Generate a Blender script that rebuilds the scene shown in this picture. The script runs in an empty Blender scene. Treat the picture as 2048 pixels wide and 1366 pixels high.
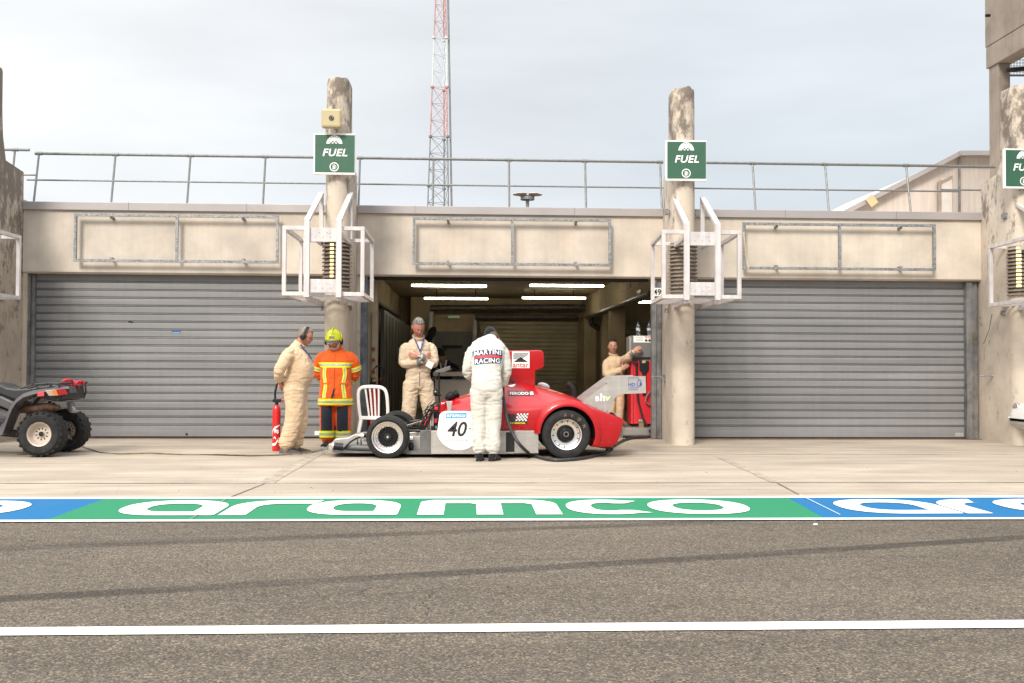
import bpy, bmesh, math, random
from mathutils import Vector as V, Matrix, noise
from mathutils.bvhtree import BVHTree
random.seed(4)
S = bpy.context.scene
COL = S.collection
pi = math.pi
# ---------------------------------------------------------------- camera
CAM_F, CAM_H = 1991.0, 1.18
ca, cp_, cr = math.radians(2.6), math.atan(45/1991), .0045
FW = V((math.sin(ca)*math.cos(cp_), math.cos(ca)*math.cos(cp_), math.sin(cp_)))
R0 = V((math.cos(ca), -math.sin(ca), 0)); U0 = R0.cross(FW)
RT = R0*math.cos(cr) + U0*math.sin(cr); UP = U0*math.cos(cr) - R0*math.sin(cr)
CP = V((0, 0, CAM_H))
cd = bpy.data.cameras.new('camera'); cam = bpy.data.objects.new('camera', cd); COL.objects.link(cam)
cd.sensor_width = 36; cd.lens = 35; cd.clip_end = 2000; cd.clip_start = .05
cam.matrix_world = Matrix(((RT.x, UP.x, -FW.x, 0), (RT.y, UP.y, -FW.y, 0), (RT.z, UP.z, -FW.z, CAM_H), (0, 0, 0, 1)))
S.camera = cam
def ray(x, y): return FW + RT*((x-1024)/CAM_F) + UP*((683-y)/CAM_F)
def at(x, y, Y):                       # a measured point of the photograph on the vertical plane Y
    d = ray(x, y); return CP + d*(Y/d.y)
def az(x, y, z=0):                     # ... on the horizontal plane z
    d = ray(x, y); return CP + d*((z-CAM_H)/d.z)
# ---------------------------------------------------------------- world: overcast sky
W = bpy.data.worlds.new('World'); S.world = W; W.use_nodes = True
nt = W.node_tree; N = nt.nodes; L = nt.links; N.clear()
def nd(t, **k):
    n = N.new(t)
    for a, b in k.items(): setattr(n, a, b)
    return n
SUN_EL, SUN_AZ = math.radians(38), math.radians(203)   # sun high, behind the camera and a little to its left
sky = nd('ShaderNodeTexSky', sky_type='NISHITA', sun_disc=False, sun_elevation=SUN_EL, sun_rotation=SUN_AZ)
tc = nd('ShaderNodeTexCoord'); sep = nd('ShaderNodeSeparateXYZ'); L.new(tc.outputs['Generated'], sep.inputs[0])
rz = nd('ShaderNodeValToRGB'); L.new(sep.outputs['Z'], rz.inputs[0])
e = rz.color_ramp.elements
e[0].position = 0; e[0].color = (.70, .735, .76, 1); e[1].position = 1; e[1].color = (1, 1, 1, 1)
m1 = e.new(.36); m1.color = (.82, .84, .86, 1)
zs = nd('ShaderNodeMapRange'); L.new(sep.outputs['Z'], zs.inputs[0])
zs.inputs['From Min'].default_value = .36; zs.inputs['From Max'].default_value = 1; zs.inputs['To Min'].default_value = 1; zs.inputs['To Max'].default_value = 3.2
mpn = nd('ShaderNodeMapping'); L.new(tc.outputs['Generated'], mpn.inputs[0]); mpn.inputs['Scale'].default_value = (1.2, 1.2, 5)
nz = nd('ShaderNodeTexNoise'); L.new(mpn.outputs[0], nz.inputs['Vector']); nz.inputs['Scale'].default_value = 2.2; nz.inputs['Detail'].default_value = 5; nz.inputs['Roughness'].default_value = .5
nr = nd('ShaderNodeMapRange'); L.new(nz.outputs[0], nr.inputs[0]); nr.inputs['From Min'].default_value = .3; nr.inputs['From Max'].default_value = .7; nr.inputs['To Min'].default_value = .92; nr.inputs['To Max'].default_value = 1.12
ax = nd('ShaderNodeValToRGB'); L.new(sep.outputs['X'], ax.inputs[0])     # brighter cloud towards the left
a = ax.color_ramp.elements; a[0].position = 0; a[0].color = (1.12, 1.10, 1.08, 1); a[1].position = .50; a[1].color = (.83, .855, .88, 1)
axm = nd('ShaderNodeMath', operation='MULTIPLY_ADD'); L.new(sep.outputs['X'], axm.inputs[0]); axm.inputs[1].default_value = .5; axm.inputs[2].default_value = .5
L.new(axm.outputs[0], ax.inputs[0]); a[0].position = .28; a[1].position = .60
v1 = nd('ShaderNodeVectorMath', operation='MULTIPLY'); L.new(rz.outputs[0], v1.inputs[0]); L.new(ax.outputs[0], v1.inputs[1])
v2 = nd('ShaderNodeVectorMath', operation='SCALE'); L.new(v1.outputs[0], v2.inputs[0]); L.new(zs.outputs[0], v2.inputs['Scale'])
v3 = nd('ShaderNodeVectorMath', operation='SCALE'); L.new(v2.outputs[0], v3.inputs[0]); L.new(nr.outputs[0], v3.inputs['Scale'])
v3b = nd('ShaderNodeVectorMath', operation='SCALE'); L.new(v3.outputs[0], v3b.inputs[0]); v3b.inputs['Scale'].default_value = .85
v4 = nd('ShaderNodeVectorMath', operation='SCALE'); L.new(sky.outputs[0], v4.inputs[0]); v4.inputs['Scale'].default_value = .006
v5 = nd('ShaderNodeVectorMath', operation='ADD'); L.new(v3b.outputs[0], v5.inputs[0]); L.new(v4.outputs[0], v5.inputs[1])
bg = nd('ShaderNodeBackground'); L.new(v5.outputs[0], bg.inputs[0]); bg.inputs[1].default_value = 1.0
wo = nd('ShaderNodeOutputWorld'); L.new(bg.outputs[0], wo.inputs[0])
# ---------------------------------------------------------------- sun (behind cloud)
sl = bpy.data.lights.new('sun', 'SUN'); sl.energy = 2.8; sl.angle = math.radians(16); sl.color = (1, .93, .83)
so = bpy.data.objects.new('sun', sl); COL.objects.link(so)
sd = V((math.sin(SUN_AZ)*math.cos(SUN_EL), math.cos(SUN_AZ)*math.cos(SUN_EL), math.sin(SUN_EL)))
so.rotation_euler = sd.to_track_quat('Z', 'Y').to_euler(); so.location = (0, -5, 20)
S.view_settings.view_transform = 'Standard'; S.view_settings.look = 'None'; S.view_settings.exposure = .38; S.view_settings.gamma = 1
S.render.engine = 'CYCLES'; S.cycles.max_bounces = 8; S.cycles.diffuse_bounces = 4; S.cycles.use_denoising = True
# ---------------------------------------------------------------- mesh helpers
class G:
    def __init__(s): s.v = []; s.f = []
    def add(s, vs, fs):
        o = len(s.v); s.v += [V(p) for p in vs]; s.f += [tuple(i+o for i in f) for f in fs]; return s
    def box(s, a, b):
        x0, y0, z0 = a; x1, y1, z1 = b
        return s.add([(x0,y0,z0),(x1,y0,z0),(x1,y1,z0),(x0,y1,z0),(x0,y0,z1),(x1,y0,z1),(x1,y1,z1),(x0,y1,z1)],
                     [(3,2,1,0),(4,5,6,7),(0,1,5,4),(1,2,6,5),(2,3,7,6),(3,0,4,7)])
    def beam(s, p, q, w, h, up=(0, 0, 1)):
        p = V(p); q = V(q); d = (q-p).normalized(); up = V(up)
        if abs(d.dot(up)) > .97: up = V((0, 1, 0))
        sd_ = d.cross(up).normalized(); u = sd_.cross(d)
        c = [sd_*(w/2)*i+u*(h/2)*j for i, j in ((-1,-1),(1,-1),(1,1),(-1,1))]
        return s.add([p+k for k in c]+[q+k for k in c], [(3,2,1,0),(4,5,6,7),(0,1,5,4),(1,2,6,5),(2,3,7,6),(3,0,4,7)])
    def loft(s, rings, caps=True, close=True):
        n = len(rings[0]); o = len(s.v)
        for r in rings: s.v += [V(p) for p in r]
        for i in range(len(rings)-1):
            for j in range(n if close else n-1):
                k = (j+1) % n; s.f.append((o+i*n+j, o+i*n+k, o+(i+1)*n+k, o+(i+1)*n+j))
        if caps:
            s.f.append(tuple(o+j for j in range(n))[::-1]); s.f.append(tuple(o+(len(rings)-1)*n+j for j in range(n)))
        return s
    def tube(s, pts, r, n=10, caps=True):
        pts = [V(p) for p in pts]; rs = r if hasattr(r, '__len__') else [r]*len(pts)
        up = None; rings = []
        for i, p in enumerate(pts):
            t = (pts[min(i+1, len(pts)-1)]-pts[max(i-1, 0)]).normalized()
            if up is None: up = V((0,0,1)) if abs(t.z) < .9 else V((0,1,0))
            a_ = t.cross(up).normalized(); up = a_.cross(t).normalized()
            rings.append([p+(a_*math.cos(2*pi*k/n)+up*math.sin(2*pi*k/n))*rs[i] for k in range(n)])
        return s.loft(rings, caps)
    def cyl(s, p, q, r, n=16, r2=None): return s.tube([p, q], [r, r if r2 is None else r2], n)
    def lathe(s, prof, o=(0,0,0), axis='z', n=32, close=False):   # prof: (radius, height along the axis)
        o = V(o); rings = []
        for k in range(n):
            c, si = math.cos(2*pi*k/n), math.sin(2*pi*k/n)
            rings.append([o+(V((r*c, r*si, h)) if axis == 'z' else V((r*c, h, r*si)) if axis == 'y' else V((h, r*c, r*si))) for r, h in prof])
        rings.append(rings[0]); return s.loft(rings, False, close)
    def prism(s, poly, vec):
        vec = V(vec); return s.loft([poly, [V(p)+vec for p in poly]])
    def sphere(s, c, r, n=16, m=10):
        c = V(c); r = V(r) if hasattr(r, '__len__') else V((r, r, r)); rings = []
        for i in range(m+1):
            t = pi*i/m; t = min(max(t, .02), pi-.02)
            rings.append([c+V((r.x*math.sin(t)*math.cos(2*pi*k/n), r.y*math.sin(t)*math.sin(2*pi*k/n), -r.z*math.cos(t))) for k in range(n)])
        return s.loft(rings)
    def xf(s, M):
        s.v = [M @ p for p in s.v]; return s
def wloc(p):
    o = V((0, 0, 0))
    while p: o += p.location; p = p.parent
    return o
def build(g, name, mat, parent=None, smooth=False, bevel=0, org=None, weld=False, auto=None):
    me = bpy.data.meshes.new(name); off = wloc(parent) if org is None else V(org)
    me.from_pydata([p-off for p in g.v], [], g.f); 
    bm = bmesh.new(); bm.from_mesh(me)
    if weld: bmesh.ops.remove_doubles(bm, verts=bm.verts, dist=1e-4)
    bmesh.ops.recalc_face_normals(bm, faces=bm.faces); bm.to_mesh(me); bm.free()
    me.materials.append(mat); o = bpy.data.objects.new(name, me); COL.objects.link(o)
    if parent: o.parent = parent
    if smooth:
        me.shade_smooth()
        if auto is None: auto = 40
        me.set_sharp_from_angle(angle=math.radians(auto))
    if bevel:
        b = o.modifiers.new('bevel', 'BEVEL'); b.width = bevel; b.segments = 2; b.limit_method = 'ANGLE'; b.angle_limit = math.radians(40)
    return o
def tag(o, label=None, cat=None, group=None, kind=None):
    for k, v in (('label', label), ('category', cat), ('group', group), ('kind', kind)):
        if v: o[k] = v
    return o
def empty(name, loc, label=None, cat=None, group=None, kind=None, rz=0):
    o = bpy.data.objects.new(name, None); COL.objects.link(o); o.location = loc; o.rotation_euler.z = rz; o.empty_display_size = .2
    return tag(o, label, cat, group, kind)
def copy_tree(o, parent=None):
    c = o.copy(); COL.objects.link(c); c.parent = parent
    for ch in list(o.children): copy_tree(ch, c)
    return c
def text_g(txt, size, bold=0.0, shear=0.0, depth=.002, sx=1.0, space=1.0):
    """text as a mesh in the XZ plane, facing -Y, centred on the origin; returns G"""
    cu = bpy.data.curves.new('t', 'FONT'); cu.body = txt; cu.size = 1; cu.shear = shear; cu.offset = bold
    cu.extrude = 0; cu.space_character = space; cu.resolution_u = 3
    o = bpy.data.objects.new('t', cu); COL.objects.link(o); dg = bpy.context.evaluated_depsgraph_get(); dg.update()
    me = bpy.data.meshes.new_from_object(o.evaluated_get(dg)); g = G()
    vs = [v.co.copy() for v in me.vertices]
    x0 = min(p.x for p in vs); x1 = max(p.x for p in vs); y0 = min(p.y for p in vs); y1 = max(p.y for p in vs)
    k = size/(y1-y0)
    g.add([((p.x-(x0+x1)/2)*k*sx, 0, (p.y-(y0+y1)/2)*k) for p in vs], [tuple(q.vertices) for q in me.polygons])
    bpy.data.objects.remove(o); bpy.data.curves.remove(cu); bpy.data.meshes.remove(me)
    g.w = (x1-x0)*k*sx; return g
def put(g, loc, rz=0, rx=0): return g.xf(Matrix.Translation(loc) @ Matrix.Rotation(rz, 4, 'Z') @ Matrix.Rotation(rx, 4, 'X'))
# ---------------------------------------------------------------- materials
def newmat(name):
    m = bpy.data.materials.new(name); m.use_nodes = True; return m, m.node_tree, m.node_tree.nodes['Principled BSDF']
def pm(name, col, rough=.6, metal=0.0, var=.12, vs=4, st=(1,1,1), bump=.15, bs=80, coat=0, streak=0, emit=None, es=0, spec=.5, bd=.002, tint=None, trans=0, alpha=1, ior=1.45, slat=0):
    m, t, b = newmat(name); n = t.nodes; l = t.links
    tc = n.new('ShaderNodeTexCoord'); mp = n.new('ShaderNodeMapping'); l.new(tc.outputs['Object'], mp.inputs[0]); mp.inputs['Scale'].default_value = st
    nz = n.new('ShaderNodeTexNoise'); nz.inputs['Scale'].default_value = vs; nz.inputs['Detail'].default_value = 6; nz.inputs['Roughness'].default_value = .6
    l.new(mp.outputs[0], nz.inputs['Vector'])
    r = n.new('ShaderNodeValToRGB'); l.new(nz.outputs[0], r.inputs[0]); e = r.color_ramp.elements
    c2 = tint or tuple(c*(1-var*2.2) for c in col)
    e[0].position = .32; e[0].color = (*c2, 1); e[1].position = .68; e[1].color = (*[min(1, c*(1+var*.5)) for c in col], 1)
    out = r.outputs[0]
    if streak:
        m2 = n.new('ShaderNodeMapping'); l.new(tc.outputs['Object'], m2.inputs[0]); m2.inputs['Scale'].default_value = (9, 9, .5)
        n2 = n.new('ShaderNodeTexNoise'); n2.inputs['Scale'].default_value = 1.6; n2.inputs['Detail'].default_value = 5; l.new(m2.outputs[0], n2.inputs['Vector'])
        r2 = n.new('ShaderNodeMapRange'); l.new(n2.outputs[0], r2.inputs[0]); r2.inputs['From Min'].default_value = .3; r2.inputs['From Max'].default_value = .65; r2.inputs['To Min'].default_value = 1-streak; r2.inputs['To Max'].default_value = 1
        mx = n.new('ShaderNodeVectorMath'); mx.operation = 'SCALE'; l.new(out, mx.inputs[0]); l.new(r2.outputs[0], mx.inputs['Scale']); out = mx.outputs[0]
    if slat:                                              # every slat weathered a little differently
        m4 = n.new('ShaderNodeMapping'); l.new(tc.outputs['Object'], m4.inputs[0]); m4.inputs['Scale'].default_value = (.12, .1, 8.1)
        n4 = n.new('ShaderNodeTexNoise'); n4.inputs['Scale'].default_value = 1.0; n4.inputs['Detail'].default_value = 3; l.new(m4.outputs[0], n4.inputs['Vector'])
        m5 = n.new('ShaderNodeMapping'); l.new(tc.outputs['Object'], m5.inputs[0]); m5.inputs['Scale'].default_value = (.6, .6, 22)
        n5 = n.new('ShaderNodeTexNoise'); n5.inputs['Scale'].default_value = 1.0; n5.inputs['Detail'].default_value = 6; n5.inputs['Roughness'].default_value = .7; l.new(m5.outputs[0], n5.inputs['Vector'])
        sm = n.new('ShaderNodeMath'); sm.operation = 'ADD'; l.new(n4.outputs[0], sm.inputs[0]); l.new(n5.outputs[0], sm.inputs[1])
        r4 = n.new('ShaderNodeMapRange'); l.new(sm.outputs[0], r4.inputs[0]); r4.inputs['From Min'].default_value = .7; r4.inputs['From Max'].default_value = 1.3; r4.inputs['To Min'].default_value = 1-slat; r4.inputs['To Max'].default_value = 1+slat*.7
        mx4 = n.new('ShaderNodeVectorMath'); mx4.operation = 'SCALE'; l.new(out, mx4.inputs[0]); l.new(r4.outputs[0], mx4.inputs['Scale']); out = mx4.outputs[0]
    l.new(out, b.inputs['Base Color'])
    b.inputs['Metallic'].default_value = metal; b.inputs['Specular IOR Level'].default_value = spec; b.inputs['Coat Weight'].default_value = coat; b.inputs['Coat Roughness'].default_value = .08
    rr = n.new('ShaderNodeMapRange'); l.new(nz.outputs[0], rr.inputs[0]); rr.inputs['To Min'].default_value = min(1, rough*1.25); rr.inputs['To Max'].default_value = rough*.78; l.new(rr.outputs[0], b.inputs['Roughness'])
    if bump:
        n3 = n.new('ShaderNodeTexNoise'); n3.inputs['Scale'].default_value = bs; n3.inputs['Detail'].default_value = 4; l.new(mp.outputs[0], n3.inputs['Vector'])
        bu = n.new('ShaderNodeBump'); bu.inputs['Strength'].default_value = bump; bu.inputs['Distance'].default_value = bd; l.new(n3.outputs[0], bu.inputs['Height']); l.new(bu.outputs[0], b.inputs['Normal'])
    if emit: b.inputs['Emission Color'].default_value = (*emit, 1); b.inputs['Emission Strength'].default_value = es
    if trans: b.inputs['Transmission Weight'].default_value = trans; b.inputs['IOR'].default_value = ior
    if alpha < 1: b.inputs['Alpha'].default_value = alpha
    return m
def concrete(name, col, mould=0.0, zt=3.0, zr=2.0, warm=.1, streak=.25):
    """cast concrete: mottling, shutter-board streaks, pores, and mould growing from height zt upwards"""
    m, t, b = newmat(name); n = t.nodes; l = t.links
    tc = n.new('ShaderNodeTexCoord')
    def noi(sc, scale, det=6, ro=.6, dist=0):
        mp = n.new('ShaderNodeMapping'); l.new(tc.outputs['Object'], mp.inputs[0]); mp.inputs['Scale'].default_value = sc
        z = n.new('ShaderNodeTexNoise'); z.inputs['Scale'].default_value = scale; z.inputs['Detail'].default_value = det; z.inputs['Roughness'].default_value = ro; z.inputs['Distortion'].default_value = dist
        l.new(mp.outputs[0], z.inputs['Vector']); return z.outputs[0]
    def rng(i, a_, b_, c, d):
        r = n.new('ShaderNodeMapRange'); l.new(i, r.inputs[0])
        for k, v in zip(('From Min','From Max','To Min','To Max'), (a_, b_, c, d)): r.inputs[k].default_value = v
        return r.outputs[0]
    def mth(op, i, j):
        q = n.new('ShaderNodeMath'); q.operation = op
        for k, s_ in enumerate((i, j)):
            if isinstance(s_, (int, float)): q.inputs[k].default_value = s_
            else: l.new(s_, q.inputs[k])
        return q.outputs[0]
    def mixc(f, c1, c2):
        q = n.new('ShaderNodeMix'); q.data_type = 'RGBA'
        if isinstance(f, (int, float)): q.inputs[0].default_value = f
        else: l.new(f, q.inputs[0])
        for k, s_ in ((6, c1), (7, c2)):
            if isinstance(s_, tuple): q.inputs[k].default_value = (*s_, 1)
            else: l.new(s_, q.inputs[k])
        return q.outputs[2]
    big = noi((1,1,1), 1.1, 7, .62)
    c = mixc(rng(big, .35, .68, 0, 1), tuple(x*.76 for x in col), tuple(min(1, x*1.12) for x in col))
    c = mixc(rng(noi((1,1,1), .7, 3), .55, .75, 0, warm*3), c, (col[0]*1.02, col[1]*.84, col[2]*.62))
    stn = noi((11,11,.45), 1.3, 5, .6)
    c = mixc(rng(stn, .5, .74, 0, streak), c, (col[0]*.5, col[1]*.48, col[2]*.46))
    vo = n.new('ShaderNodeTexVoronoi'); vo.inputs['Scale'].default_value = 26; l.new(tc.outputs['Object'], vo.inputs['Vector'])
    pore = mth('MULTIPLY', rng(vo.outputs['Distance'], .05, .13, .75, 0), rng(noi((1,1,1), 3, 2), .52, .6, 0, 1))
    c = mixc(pore, c, tuple(x*.4 for x in col))
    if mould:
        se = n.new('ShaderNodeSeparateXYZ'); l.new(tc.outputs['Object'], se.inputs[0])
        hz = rng(se.outputs['Z'], zt, zt+zr, 0, 1)
        mo = mth('ADD', rng(noi((2.0,2.0,1.1), 2.1, 10, .74, .15), .3, .75, -.55, .75), mth('MULTIPLY', hz, .50*mould))
        c = mixc(rng(mo, .34, .60, 0, .85), c, (.12, .10, .085))
        mo2 = mth('ADD', rng(noi((4,4,1.8), 2.6, 10, .75, .1), .35, .7, -.6, .5), mth('MULTIPLY', hz, .22*mould))
        c = mixc(rng(mo2, .1, .35, 0, .5), c, (.17, .14, .11))
    l.new(c, b.inputs['Base Color']); b.inputs['Roughness'].default_value = .9; b.inputs['Specular IOR Level'].default_value = .25
    bu = n.new('ShaderNodeBump'); bu.inputs['Strength'].default_value = .35; bu.inputs['Distance'].default_value = .004
    h = mth('ADD', noi((1,1,1), 45, 5), mth('MULTIPLY', stn, .8)); h = mth('SUBTRACT', h, pore); l.new(h, bu.inputs['Height']); l.new(bu.outputs[0], b.inputs['Normal'])
    return m
M = {}
M['header'] = concrete('header_concrete', (.56, .495, .42), 0, streak=.16, warm=.10)
M['pillar'] = concrete('pillar_concrete', (.56, .485, .40), 1.0, 2.2, 2.8, warm=.12, streak=.10)
M['pillar_dirty'] = concrete('pillar_concrete_dirty', (.45, .385, .315), 1.35, .2, 4.6, warm=.1, streak=.25)
M['inner'] = concrete('inner_concrete', (.44, .345, .22), 0, streak=.3)
M['inner_dark'] = pm('inner_dark', (.12, .095, .06), .8, var=.2, vs=2)
M['coping'] = pm('coping_metal', (.37, .34, .33), .5, .25, .06, 1.2, bump=.05)
M['galv'] = pm('galvanised_steel', (.36, .37, .38), .5, .55, .28, 38, bump=.2, bs=60, streak=.2)
M['galv2'] = pm('galvanised_rail', (.20, .205, .20), .5, .4, .1, 15, bump=.1)
M['jamb'] = pm('jamb_steel', (.27, .27, .27), .55, .45, .2, 6, bump=.1, streak=.4)
M['alu'] = pm('cage_white_metal', (.66, .62, .61), .45, .15, .08, 5, bump=.08, streak=.22)
M['alu_dull'] = pm('dull_aluminium', (.47, .44, .43), .5, .3, .12, 5, bump=.1, streak=.3)
M['black'] = pm('black_plastic', (.009, .009, .010), .6, bump=.05, spec=.35)
M['white'] = pm('white_plastic', (.75, .73, .70), .4, var=.04, bump=.03)
M['paintw'] = pm('sign_white', (.82, .83, .80), .5, var=.02, bump=0)
M['green'] = pm('sign_green', (.030, .105, .060), .45, var=.08, vs=3, bump=.02)
M['red'] = pm('red_plain', (.62, .015, .02), .4, var=.08, bump=.03)
M['rubber'] = pm('tyre_rubber', (.013, .0125, .0125), .8, var=.25, vs=12, bump=.3, bs=120)
# ================================================================ SETTING: ground
def asphalt():
    m, t, b = newmat('pit_lane_asphalt'); n = t.nodes; l = t.links
    tc = n.new('ShaderNodeTexCoord'); se = n.new('ShaderNodeSeparateXYZ'); l.new(tc.outputs['Object'], se.inputs[0])
    def noi(sc, scale, det=4, ro=.6):
        mp = n.new('ShaderNodeMapping'); l.new(tc.outputs['Object'], mp.inputs[0]); mp.inputs['Scale'].default_value = sc
        z = n.new('ShaderNodeTexNoise'); z.inputs['Scale'].default_value = scale; z.inputs['Detail'].default_value = det; z.inputs['Roughness'].default_value = ro
        l.new(mp.outputs[0], z.inputs['Vector']); return z.outputs[0]
    def rng(i, a_, b_, c, d):
        r = n.new('ShaderNodeMapRange'); l.new(i, r.inputs[0])
        for k, v in zip(('From Min','From Max','To Min','To Max'), (a_, b_, c, d)): r.inputs[k].default_value = v
        return r.outputs[0]
    def mth(op, *a_):
        q = n.new('ShaderNodeMath'); q.operation = op
        for k, s_ in enumerate(a_):
            if isinstance(s_, (int, float)): q.inputs[k].default_value = s_
            else: l.new(s_, q.inputs[k])
        return q.outputs[0]
    vo = n.new('ShaderNodeTexVoronoi'); vo.inputs['Scale'].default_value = 112; l.new(tc.outputs['Object'], vo.inputs['Vector'])
    wn = n.new('ShaderNodeSeparateColor'); l.new(vo.outputs['Color'], wn.inputs[0])
    cr_ = n.new('ShaderNodeValToRGB'); l.new(wn.outputs[0], cr_.inputs[0]); e = cr_.color_ramp.elements
    e[0].position = 0; e[0].color = (.050, .041, .032, 1); e[1].position = 1; e[1].color = (.26, .205, .14, 1)
    for p_, c_ in ((.3, (.084, .069, .054)), (.62, (.106, .087, .067)), (.82, (.14, .115, .088)), (.95, (.205, .163, .117))):
        x = e.new(p_); x.color = (*c_, 1)
    k = mth('MULTIPLY', rng(noi((.35,1,1), 1.1, 7), .3, .7, .80, 1.14), rng(noi((1,1,1), 9, 5), .3, .7, .90, 1.10))
    # a strip nearer the camera is a little coarser and darker
    y = se.outputs['Y']; x = se.outputs['X']
    def track(p3, w, dark, nsc):                                   # rubber laid down by tyres, as a quadratic in x
        (x0,y0),(x1,y1),(x2,y2) = [(q.x, q.y) for q in p3]
        A = ((y2-y0)/(x2-x0)-(y1-y0)/(x1-x0))/(x2-x1); B = (y1-y0)/(x1-x0)-A*(x1+x0); Cc = y0-A*x0*x0-B*x0
        f = mth('ADD', mth('MULTIPLY', mth('MULTIPLY', x, x), A), mth('ADD', mth('MULTIPLY', x, B), Cc))
        d = mth('ABSOLUTE', mth('SUBTRACT', y, f))
        d = mth('ADD', d, mth('MULTIPLY', mth('SUBTRACT', noi((1,1,1), nsc, 5), .5), w*.5))
        return rng(mth('MULTIPLY', rng(d, w*.62, w, 1, 0), rng(noi((.5,3,1), 1.2, 4), .25, .6, .45, 1)), 0, 1, 1, 1-dark)
    for args in (((az(0,1098), az(720,1071), az(1350,1046)), .10, .42, 8), ((az(0,1198), az(1024,1139), az(2048,1074)), .10, .55, 8),
                 ((az(0,1128), az(900,1120), az(2048,1112)), .05, .12, 5), ((az(300,1210), az(1100,1175), az(2000,1150)), .04, .10, 5), ((az(0,1325), az(1000,1300), az(2048,1290)), .12, .12, 6), ((az(900,1062), az(1500,1048), az(2048,1040)), .06, .16, 8)):
        k = mth('MULTIPLY', k, track(*args))
    oil = rng(noi((1,1.3,1), .9, 4, .5), .68, .74, 1, .80); k = mth('MULTIPLY', k, oil)
    vc = n.new('ShaderNodeTexVoronoi'); vc.feature = 'DISTANCE_TO_EDGE'; vc.inputs['Scale'].default_value = .55
    mpc = n.new('ShaderNodeMapping'); l.new(tc.outputs['Object'], mpc.inputs[0]); nzc = n.new('ShaderNodeTexNoise'); nzc.inputs['Scale'].default_value = 2.5; nzc.inputs['Detail'].default_value = 5; l.new(tc.outputs['Object'], nzc.inputs['Vector'])
    avc = n.new('ShaderNodeVectorMath'); avc.operation = 'MULTIPLY_ADD'; l.new(nzc.outputs['Color'], avc.inputs[0]); avc.inputs[1].default_value = (.5,.5,.5); l.new(mpc.outputs[0], avc.inputs[2]); l.new(avc.outputs[0], vc.inputs['Vector'])
    crk = rng(vc.outputs['Distance'], .0012, .0035, .55, 1); gate = rng(noi((1,1,1), .35, 2), .50, .56, 0, 1)
    k = mth('MULTIPLY', k, mth('SUBTRACT', 1, mth('MULTIPLY', gate, mth('SUBTRACT', 1, crk))))
    vm = n.new('ShaderNodeVectorMath'); vm.operation = 'SCALE'; l.new(cr_.outputs[0], vm.inputs[0]); l.new(k, vm.inputs['Scale'])
    l.new(vm.outputs[0], b.inputs['Base Color']); b.inputs['Roughness'].default_value = .85; b.inputs['Specular IOR Level'].default_value = .3
    bu = n.new('ShaderNodeBump'); bu.inputs['Strength'].default_value = .7; bu.inputs['Distance'].default_value = .006; bu.invert = True
    l.new(vo.outputs['Distance'], bu.inputs['Height']); l.new(bu.outputs[0], b.inputs['Normal'])
    return m
def apron_mat():
    m, t, b = newmat('apron_concrete'); n = t.nodes; l = t.links
    tc = n.new('ShaderNodeTexCoord'); se = n.new('ShaderNodeSeparateXYZ'); l.new(tc.outputs['Object'], se.inputs[0])
    def noi(sc, scale, det=5, ro=.6, di=0):
        mp = n.new('ShaderNodeMapping'); l.new(tc.outputs['Object'], mp.inputs[0]); mp.inputs['Scale'].default_value = sc
        z = n.new('ShaderNodeTexNoise'); z.inputs['Scale'].default_value = scale; z.inputs['Detail'].default_value = det; z.inputs['Roughness'].default_value = ro; z.inputs['Distortion'].default_value = di
        l.new(mp.outputs[0], z.inputs['Vector']); return z.outputs[0]
    def rng(i, a_, b_, c, d):
        r = n.new('ShaderNodeMapRange'); l.new(i, r.inputs[0])
        for k, v in zip(('From Min','From Max','To Min','To Max'), (a_, b_, c, d)): r.inputs[k].default_value = v
        return r.outputs[0]
    def mixc(f, c1, c2):
        q = n.new('ShaderNodeMix'); q.data_type = 'RGBA'; l.new(f, q.inputs[0])
        for k, s_ in ((6, c1), (7, c2)):
            if isinstance(s_, tuple): q.inputs[k].default_value = (*s_, 1)
            else: l.new(s_, q.inputs[k])
        return q.outputs[2]
    c = mixc(rng(noi((.5,1.4,1), 1.3, 7), .35, .66, 0, 1), (.26, .215, .165), (.40, .34, .27))
    c = mixc(rng(noi((.12,2.4,1), 2.0, 6, .65), .52, .70, 0, .7), c, (.20, .165, .13))
    c = mixc(rng(noi((.22,5,1), 3.0, 7, .7, .5), .585, .665, 0, .8), c, (.12, .095, .072))
    c = mixc(rng(noi((1,1,1), 14, 3), .66, .74, 0, .5), c, (.19, .155, .12))
    c = mixc(rng(noi((1,1,1), 60, 3), .3, .7, 0, .25), c, (.46, .40, .33))
    c = mixc(rng(noi((.5,.9,1), .8, 8, .7), .5, .72, 0, .35), c, (.25, .21, .17))
    l.new(c, b.inputs['Base Color']); b.inputs['Roughness'].default_value = .8; b.inputs['Specular IOR Level'].default_value = .3
    bu = n.new('ShaderNodeBump'); bu.inputs['Strength'].default_value = .3; bu.inputs['Distance'].default_value = .003
    l.new(noi((1,1,1), 70), bu.inputs['Height']); l.new(bu.outputs[0], b.inputs['Normal'])
    return m
def sheet(name, poly, z, mat, parent=None):
    g = G(); g.add([(x, y, z) for x, y in poly], [tuple(range(len(poly)))]); o = build(g, name, mat, parent); return o
def rect(x0, x1, y0, y1): return [(x0,y0),(x1,y0),(x1,y1),(x0,y1)]
M['asphalt'] = asphalt(); M['apron'] = apron_mat()
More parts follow.
